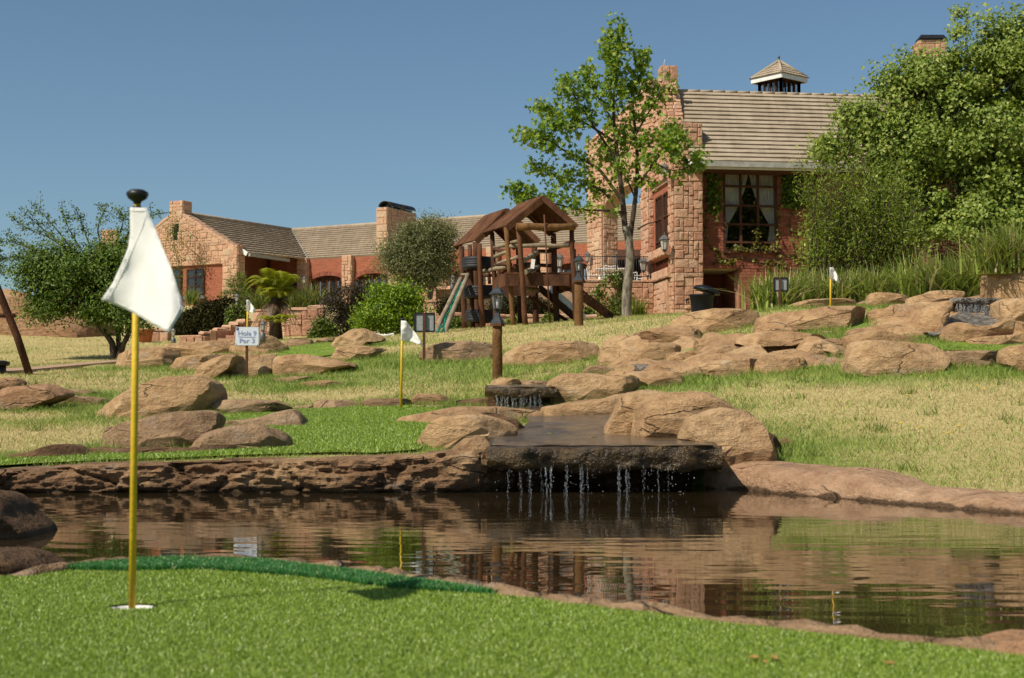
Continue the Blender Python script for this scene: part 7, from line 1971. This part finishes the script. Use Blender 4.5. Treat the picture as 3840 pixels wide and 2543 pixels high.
for i, (sx, sy, rx, ry) in enumerate(((1712, 1215, 22, 24), (1925, 1210, 14, 14), (2065, 1195, 26, 14), (1745, 1225, 10, 12))):
    bush('ground_ivy', ['leafy ivy clump at the net ladder foot', 'tiny ivy clump at the front frame post', 'ivy clump on the kerb wall under the slide', 'tiny ivy sprig under the tyre tower'][i], [(sx, sy, rx, ry)], 41.2, 700, .08, 'star', 'leaf_ivy', .06, group='ivy clumps below the terrace', bx=sx, stems=2)
def climber(name, label, pts_px, d, spread, n, size, mat, kind='star', stem=True, spread_y=None):
    f = [P(x, y, d) for x, y in pts_px]; root = empty(name, f[0], label, 'climbing plant')
    mb = MB(); fine = branch(mb, f, .02, .006, 5, .03); mb.build('stem', 'bark', root)
    C = np.array([tuple(random.choice(fine) + Vector((random.gauss(0, spread), random.gauss(-.05, .05), random.gauss(0, spread_y or spread)))) for _ in range(n)])
    leaves('foliage', C, size, kind, mat, root, up=.1)
climber('climbing_ivy', 'ivy climbing the terrace pier behind the young tree', [(2250, 1185), (2265, 1130), (2240, 1090), (2290, 1050), (2310, 1042)], 46.35, .11, 480, .085, 'leaf_dark')
climber('climbing_ivy', 'bright ivy at the foot of the terrace pier', [(2330, 1185), (2300, 1150), (2320, 1130)], 46.2, .13, 300, .085, 'leaf_ivy')
climber('climbing_ivy', 'ivy hanging in the corner of the terrace wall beside the pier', [(2338, 1180), (2340, 1110), (2336, 1055)], 46.5, .1, 350, .08, 'leaf_dark')
climber('climbing_ivy', 'ivy at the lower stairs end of the climbing frame', [(2200, 1190), (2190, 1165), (2215, 1150)], 44, .12, 260, .085, 'leaf_ivy')
climber('wall_creeper', 'thin creeper spreading over the sandstone gable beside the near flag', [(680, 1120), (672, 1010), (655, 930), (648, 880), (650, 850)], 78.3, .28, 900, .1, 'leaf_dark', 'oval')
climber('wall_creeper', 'sparse creeper shoots on the right half of the sandstone gable', [(755, 1000), (745, 960), (700, 920), (720, 880), (690, 860)], 78.6, .3, 260, .1, 'leaf_ivy', 'oval')
climber('gable_creeper', 'green sprig growing on the tall gable apex of the house', [(2500, 345), (2510, 325), (2530, 312)], 46.2, .09, 26, .16, 'leaf_plane')
# vine on the brick house front
def vine():
    root = empty('wall_vine', A(2.6, .3, 4.9), 'half bare vine with yellowish leaves crawling over the brick wall under the big window', 'climbing plant')
    mb = MB(); C = []
    def run(pts, r, lf, sp=.06):
        w = [A(*(lambda q: (q[0], SW - .03, q[1]))(Apx(x, y, SW))) for x, y in pts]; f = branch(mb, w, r, r * .4, 5, .02)
        for q in f:
            for _ in range(lf): C.append(tuple(q + Vector((random.gauss(0, sp), random.gauss(-.05, .03), random.gauss(0, sp)))))
    run([(3060, 1040), (2960, 1010), (2850, 985), (2740, 960), (2680, 930)], .02, 1)
    run([(3060, 1000), (2950, 960), (2860, 940), (2740, 930)], .016, 2)
    run([(2670, 990), (2760, 970), (2880, 975), (3000, 960), (3060, 930)], .014, 1)
    run([(2920, 1000), (2918, 900), (2915, 820), (2925, 760)], .012, 3)
    run([(2990, 1000), (2970, 900), (2960, 820), (2990, 760)], .012, 2)
    run([(2840, 935), (2838, 890), (2836, 865)], .006, 3, .04)
    run([(2760, 930), (2800, 935), (2860, 925), (2900, 930)], .008, 5, .07)
    run([(2700, 960), (2650, 900), (2646, 800), (2648, 700)], .008, 3, .06)
    run([(2700, 985), (2745, 985)], .006, 8, .05); run([(2880, 985), (2940, 990)], .006, 6, .06)
    run([(2690, 830), (2670, 780), (2685, 750)], .006, 3, .06)
    run([(2930, 1090), (2900, 1030), (2850, 1000)], .012, 1)
    for _ in range(26):
        x = random.uniform(2680, 3040); y = random.uniform(945, 1010); run([(x, y), (x + random.uniform(-60, 60), y + random.uniform(-25, 30))], .006, 0)
    mb.build('stems', 'bark', root); leaves('foliage', np.array(C), .11, 'star', 'leaf_vine', root, up=.1)
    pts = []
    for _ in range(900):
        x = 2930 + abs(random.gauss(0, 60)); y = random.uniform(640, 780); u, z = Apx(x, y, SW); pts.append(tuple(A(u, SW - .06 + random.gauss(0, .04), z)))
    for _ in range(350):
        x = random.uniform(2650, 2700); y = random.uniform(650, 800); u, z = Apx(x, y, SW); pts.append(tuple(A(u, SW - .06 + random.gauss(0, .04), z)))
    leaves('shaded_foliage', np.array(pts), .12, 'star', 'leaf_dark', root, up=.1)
vine()
# ---- tree fern
def tree_fern():
    d = 43.0; root = plant_root('tree_fern', 1035, d, 'tree fern with arching yellow green fronds above a shaggy brown trunk', 'tree fern')
    top = P(1035, 1118, d); MB().tube([Vector(root.location) - Vector((0, 0, .1)), P(1032, 1200, d), top], [.2, .17, .14], 10, jit=.2).build('trunk', 'bark', root)
    def frond(az, L, lift, drop, mat, org=top, lw=.3):
        mb = MB(); n = 16; spine = []
        for i in range(n + 1):
            t = i / n; r = L * t; z = lift * math.sin(t * 1.9) * L - drop * t * t * L
            spine.append(org + Vector((math.cos(az) * r, math.sin(az) * r, z)))
        for i in range(1, n + 1):
            t = i / n; dirv = (spine[i] - spine[i - 1]).normalized(); sd = dirv.cross(Vector((0, 0, 1))).normalized(); w = lw * math.sin(min(1, t * 1.15) * math.pi * .92 + .12) + .02
            for s in (-1, 1):
                for q in (0, .5):
                    b0 = spine[i - 1].lerp(spine[i], q); tip = b0 + sd * s * w + dirv * w * .45 - Vector((0, 0, w * .28))
                    mid = b0.lerp(tip, .5); hw_ = dirv * (L / n * .28)
                    mb.add([b0 - hw_ * .6, mid - hw_, tip, mid + hw_, b0 + hw_ * .6], [(0, 1, 3, 4), (1, 2, 3)])
        mb.tube(spine, [.012 * (1 - .7 * i / n) for i in range(n + 1)], 4, False)
        mb.build('frond' if mat == 'leaf_fern' else 'dry_frond', mat, root)
    for i in range(34): frond(2 * math.pi * i / 34 + random.uniform(-.15, .15), random.uniform(.6, .95), random.uniform(.5, 1.1), random.uniform(.2, .7), 'leaf_fern')
    for i in range(12): frond(2 * math.pi * i / 12 + random.uniform(-.2, .2), random.uniform(.6, .85), .15, random.uniform(1.2, 1.9), 'leaf_dry', top - Vector((0, 0, .1)), .16)
    for c in ((1075, 1195), (1005, 1200), (1045, 1210)):
        for i in range(7): frond(2 * math.pi * i / 7 + random.uniform(-.3, .3), random.uniform(.3, .45), .5, .5, 'leaf_fern', P(*c, d - .5), .12)
tree_fern()
# ---- strappy clumps
def strap_clump(root, base, n, h, spread, mat_cols, w=.02, parent_name='blades', bend=.5):
    az = rng.uniform(0, 2 * np.pi, n); lean = np.abs(rng.normal(0, .33, n)) + .04; hh = h * rng.uniform(.55, 1.1, n); m = 5
    bx = base[0] + rng.normal(0, spread, n); by = base[1] + rng.normal(0, spread * .6, n)
    V = np.zeros((n, m, 2, 3)); dirx, diry = np.cos(az), np.sin(az)
    sx_, sy_ = -diry, dirx
    for i in range(m):
        t = i / (m - 1); r = hh * (lean * t + bend * lean * t ** 2.6 * 1.6); z = hh * (t - .35 * lean * t ** 3 * 1.5)
        ww = w * (1 - t ** 1.5 * .92) * rng.uniform(.8, 1.2, n)
        for k, s in enumerate((-1, 1)):
            V[:, i, k, 0] = bx + dirx * r + sx_ * ww * s; V[:, i, k, 1] = by + diry * r + sy_ * ww * s; V[:, i, k, 2] = base[2] - .03 + z
    idx = np.arange(m * 2).reshape(m, 2); F1 = np.array([(idx[i, 0], idx[i, 1], idx[i + 1, 1], idx[i + 1, 0]) for i in range(m - 1)])
    Fc = (F1[None] + (np.arange(n) * m * 2)[:, None, None]).reshape(-1, 4)
    ca, cb, cc = [np.array(c) for c in mat_cols]; q = rng.random(n)[:, None]; col = np.where(q < .82, ca + (cb - ca) * rng.random((n, 1)), cc * rng.uniform(.6, 1.1, (n, 1)))
    cols = np.repeat(col, m * 2, 0)
    return mesh_np(parent_name, V.reshape(-1, 3), Fc, 'blade', root, cols=cols, loc=Vector((0, 0, 0)))
RG = 'tall reed clumps'
reed_cols = ((.12, .18, .025), (.36, .42, .085), (.5, .42, .22))
rl_ = [(2905, 1150, 26.5, 'arching reed clump at the brick wall beside the framed board'), (2975, 1145, 28, 'reed clump just behind the framed board'), (3050, 1140, 28.5, 'reed clump behind the long low boulder at the far right flag'), (3130, 1138, 28, 'reed clump directly behind the right flag cloth'),
       (3205, 1135, 28.5, 'reed clump between the right flag and the squarish boulder'), (3290, 1130, 28, 'reed clump behind the squarish boulder'), (3370, 1128, 28.5, 'reed clump behind the flat topped boulder'), (3460, 1120, 27.5, 'tall upright reed clump above the cascade'), (3545, 1118, 27.5, 'tall fountain shaped reed clump right above the cascade'), (3630, 1115, 27.5, 'reed clump beside the towering squared boulder'), (3700, 1118, 28, 'dark reed clump tucked behind the towering squared boulder')]
for sx, sy, d, lab in rl_:
    x = P(sx, sy, d).x; z = tz(x, d); rt = empty('reed_clump', (x, d, z), lab, 'reeds', RG)
    strap_clump(rt, (x, d, z), 320, .84 if sx < 3400 else 1.05, .2, reed_cols, .02, bend=.7)
for sx, d, zy, lab in ((3740, 22.5, 985, 'reed clump growing on top of the towering squared boulder'), (3815, 22.5, 965, 'reed clump on the boulder top at the right end')):
    p = P(sx, zy, d); rt = empty('reed_clump', p, lab, 'reeds', RG); strap_clump(rt, (p.x, d, p.z - .15), 320, .75, .18, reed_cols, .015, bend=.7)
SG = 'small strap leaved clumps'
for sx, sy, d, h, lab in ((722, 1140, 62, .8, 'yellowish strap leaved clump under the gable window'), (975, 1165, 48.5, 1.0, 'strap leaved clump beside the tree fern on the hedge side'), (1122, 1162, 47.5, .7, 'small strap leaved clump on the fern wall'), (1165, 1162, 47.5, 1.0, 'strap leaved clump on the wall next to the purple bush'), (2390, 1188, 45.6, .75, 'strap leaved clump at the terrace wall beside the young tree trunk')):
    p = P(sx, sy, d); rt = empty('strap_clump', p, lab, 'plant', SG); strap_clump(rt, tuple(p), 130, h, .12, ((.10, .15, .025), (.26, .31, .05), (.35, .28, .12)), .018)
pts, out = cloud([E(3560, 950, 60, 50, 34, .5), E(3590, 990, 50, 40, 34, .4)], 1500, .1, .4)
r_ = plant_root('red_leaved_shrub', 3570, 34, 'small dark red leaved shrub under the maple behind the reeds', 'shrub'); leaves('foliage', pts, .08, 'oval', leaf_mat('red_shrub_leaves', [(.1, (.03, .012, .008)), (.5, (.09, .025, .015)), (.9, (.14, .06, .03))], .25), r_)
MB().tube([Vector(r_.location) - Vector((0, 0, .1)), P(3570, 960, 34)], [.03, .01], 6).build('stem', 'bark', r_)

# ================================================================== grass
def blades(name, X, Y, Z, h, w, cols, lean, mat, label, bent=True, cat=None):
    n = len(X); az = rng.uniform(0, 2 * np.pi, n); th = rng.uniform(0, 2 * np.pi, n)
    V = np.zeros((n, 3, 3)); cx_, sy_ = np.cos(az) * w, np.sin(az) * w
    V[:, 0] = np.stack([X - cx_, Y - sy_, Z - .004], 1); V[:, 1] = np.stack([X + cx_, Y + sy_, Z - .004], 1)
    V[:, 2] = np.stack([X + np.cos(th) * lean * h, Y + np.sin(th) * lean * h, Z + h], 1)
    Fc = np.arange(n * 3).reshape(-1, 3)
    return mesh_np(name, V.reshape(-1, 3), Fc, mat, cols=np.repeat(cols, 3, 0), label=label, kind='stuff', cat=cat)
def gz(X, Y): return tz_np(X, Y) + (fnoise(X * 1.3, Y * 1.3) - .5) * np.clip((Y - 8) / 10, .3, 1) * .07
def straw(n): 
    q = rng.random((n, 1)); c = np.array((.46, .37, .15)) + (np.array((.68, .58, .30)) - np.array((.46, .37, .15))) * q
    br = rng.random(n) < .12; c[br] = np.array((.25, .14, .07)) * rng.uniform(.7, 1.3, (br.sum(), 1)); return c
def grn(n):
    q = rng.random((n, 1)); return np.array((.10, .165, .022)) + (np.array((.33, .40, .085)) - np.array((.10, .165, .022))) * q
N = 500000
Y = 7.5 * (46 / 7.5) ** rng.random(N); X = (rng.random(N) * 2 - 1) * (.36 * Y + .4)
ok = (Y > pond_edge(X) + .12) & ~((X > -.35) & (X < 1.35) & (Y < 12.9)) & ~in_poly(X, Y, st_poly)
for pl in [mid_poly, far_poly, right_poly] + OUT_POLY: ok &= ~in_poly(X, Y, pl)
X, Y = X[ok], Y[ok]; n = len(X); g = greenness(X, Y) + (fnoise(X * .9, Y * .9) - .5) * 1.1 + .13
isg = rng.random(n) < np.clip(g * 1.1 - .05, .07, 1)
cols = np.where(isg[:, None], grn(n) * 1.15, straw(n))
gg_ = np.clip(g, 0, 1)
h = np.where(isg, rng.uniform(.016, .042, n) * (1 + .8 * gg_), rng.uniform(.010, .027, n)) * np.clip(Y / 14, .7, 1.5)
w = rng.uniform(.0016, .0034, n) * np.clip(Y / 10, .8, 2.2)
blades('lawn_grass', X, Y, gz(X, Y), h, w, cols, rng.uniform(.2, 1.5, n), 'blade', 'short straw coloured and green lawn grass')
# longer tufts at the foot of the rocks
TX, TY = [], []
for (bx, by, hw_) in RSP:
    k = int(1500 * hw_) + 120
    TX.append(bx + rng.uniform(-1.1, 1.1, k) * hw_); TY.append(by + rng.normal(-.05, .14, k))
X = np.concatenate(TX); Y = np.concatenate(TY)
keep = (fnoise(X * 2.2, Y * 2.2, 2) > .40) & (Y > pond_edge(X) + .3) & ~((X > -.35) & (X < 1.35) & (Y < 12.9)) & ~in_poly(X, Y, st_poly)
for pl in (mid_poly, far_poly, right_poly): keep &= ~in_poly(X, Y, pl)
X, Y = X[keep], Y[keep]; n = len(X)
blades('rock_foot_grass', X, Y, gz(X, Y), rng.uniform(.03, .11, n), rng.uniform(.002, .0045, n), grn(n), rng.uniform(.1, .9, n), 'blade', 'lush green grass tufts at the feet of the rocks')
# scattered weeds
TX, TY = [], []
for _ in range(150):
    y = 8.5 * (26 / 8.5) ** random.random(); x = random.uniform(-1, 1) * .35 * y
    k = random.randint(14, 40); TX.append(x + rng.normal(0, .05, k)); TY.append(y + rng.normal(0, .05, k))
X = np.concatenate(TX); Y = np.concatenate(TY); keep = (Y > pond_edge(X) + .5)
for pl in (mid_poly, far_poly, right_poly): keep &= ~in_poly(X, Y, pl)
X, Y = X[keep], Y[keep]; n = len(X)
blades('lawn_weeds', X, Y, gz(X, Y), rng.uniform(.04, .11, n), rng.uniform(.003, .006, n), grn(n) * .8, rng.uniform(.3, 1.3, n), 'blade', 'scattered green weed tufts in the lawn')
# turf fibres
def turf(name, X, Y, Z, h, w, label, c0=(.095, .16, .012), c1=(.37, .50, .065), hi=.05):
    n = len(X); q = rng.random((n, 1)); c = np.array(c0) + (np.array(c1) - np.array(c0)) * q
    k = rng.random(n) < hi; c[k] = np.array((.62, .68, .28))
    blades(name, X, Y, Z, h * rng.uniform(.6, 1.2, n), w * rng.uniform(.7, 1.3, n), c, rng.uniform(.2, 1.6, n), 'turf_blade', label)
N = 620000
Y = 2.15 + 2.35 * rng.random(N) ** 1.25; X = (rng.random(N) * 2 - 1) * (.355 * Y + .08)
k = in_poly(X, Y, near_poly) & (((X - HOLE.x) ** 2 + (Y - HOLE.y) ** 2) > .0555 ** 2)
fr_out = [on_plane(*q, GZ0) for q in ((235, 2132), (500, 2108), (740, 2099), (1000, 2112), (1350, 2154), (1640, 2196), (1850, 2226))]
fr_in = [on_plane(*q, GZ0) for q in ((1840, 2232), (1500, 2212), (1150, 2168), (760, 2137), (430, 2145), (250, 2140))]
fringe = [(p.x, p.y) for p in fr_out + fr_in]
infr = in_poly(X, Y, fringe)
X1, Y1 = X[k & ~infr], Y[k & ~infr]
turf('turf_fibres', X1, Y1, np.full(len(X1), GZ0), .0065, .0019, 'short yellow green artificial turf fibres on the near green')
fx = rng.uniform(min(q[0] for q in fringe), max(q[0] for q in fringe), 200000); fy = rng.uniform(min(q[1] for q in fringe), max(q[1] for q in fringe), 200000)
k = in_poly(fx, fy, fringe)
turf('turf_fringe', fx[k], fy[k], np.full(k.sum(), GZ0), .015, .0028, 'longer dark green turf fringe along the rim of the near green', (.015, .10, .02), (.09, .32, .065), .03)
for nm, pl, N, hh, ww, lab in (('turf_fibres', mid_poly, 150000, .018, .0042, 'artificial turf fibres on the middle green'), ('turf_fibres', far_poly, 26000, .02, .007, 'artificial turf fibres on the far left green'), ('turf_fibres', right_poly, 26000, .02, .006, 'artificial turf fibres on the right green')):
    xs_ = [q[0] for q in pl]; ys_ = [q[1] for q in pl]; X = rng.uniform(min(xs_), max(xs_), N); Y = rng.uniform(min(ys_), max(ys_), N); k = in_poly(X, Y, pl); X, Y = X[k], Y[k]
    turf(nm, X, Y, gz(X, Y) + .02, hh, ww, lab)
# yellow flowers in the lawn
for i, q in enumerate(S('D', [(1935, 375), (1995, 408), (1300, 702), (1455, 737), (1700, 785), (1358, 455), (1790, 725)])):
    p = hit(*q); rt = empty('lawn_flower', p, 'tiny yellow flower in the dry lawn on the right', 'flower', 'yellow flowers in the right lawn')
    MB().tube([p, p + Vector((0, 0, .05))], .002, 4).build('stalk', 'leaf_fresh', rt); MB().lathe(p + Vector((0, 0, .05)), [(.003, 0), (.016, .004), (.012, .008), (.002, .009)], 9).build('petals', 'petal', rt)

# dry scraps lying on the near green
for i in range(9):
    sx, sy = random.choice(((2870, 2470), (3450, 2460), (3300, 2500), (280, 2354), (700, 2208), (2110, 2390), (1180, 2480), (3560, 2520), (2400, 2340)))
    sx += random.uniform(-60, 60); sy += random.uniform(-15, 15); p = on_plane(sx, sy, GZ0 + .007); a_ = random.uniform(0, 3.1); L_ = random.uniform(.006, .013)
    dv = Vector((math.cos(a_), math.sin(a_), 0)) * L_; sv = Vector((-math.sin(a_), math.cos(a_), 0)) * L_ * .4
    MB().add([p - dv, p - sv + Vector((0, 0, .003)), p + dv, p + sv], [(0, 1, 2, 3)]).build('leaf_scrap', 'leaf_litter', label='tiny dry leaf scrap lying on the near putting green', cat='leaf', group='dry leaf scraps on the near green')
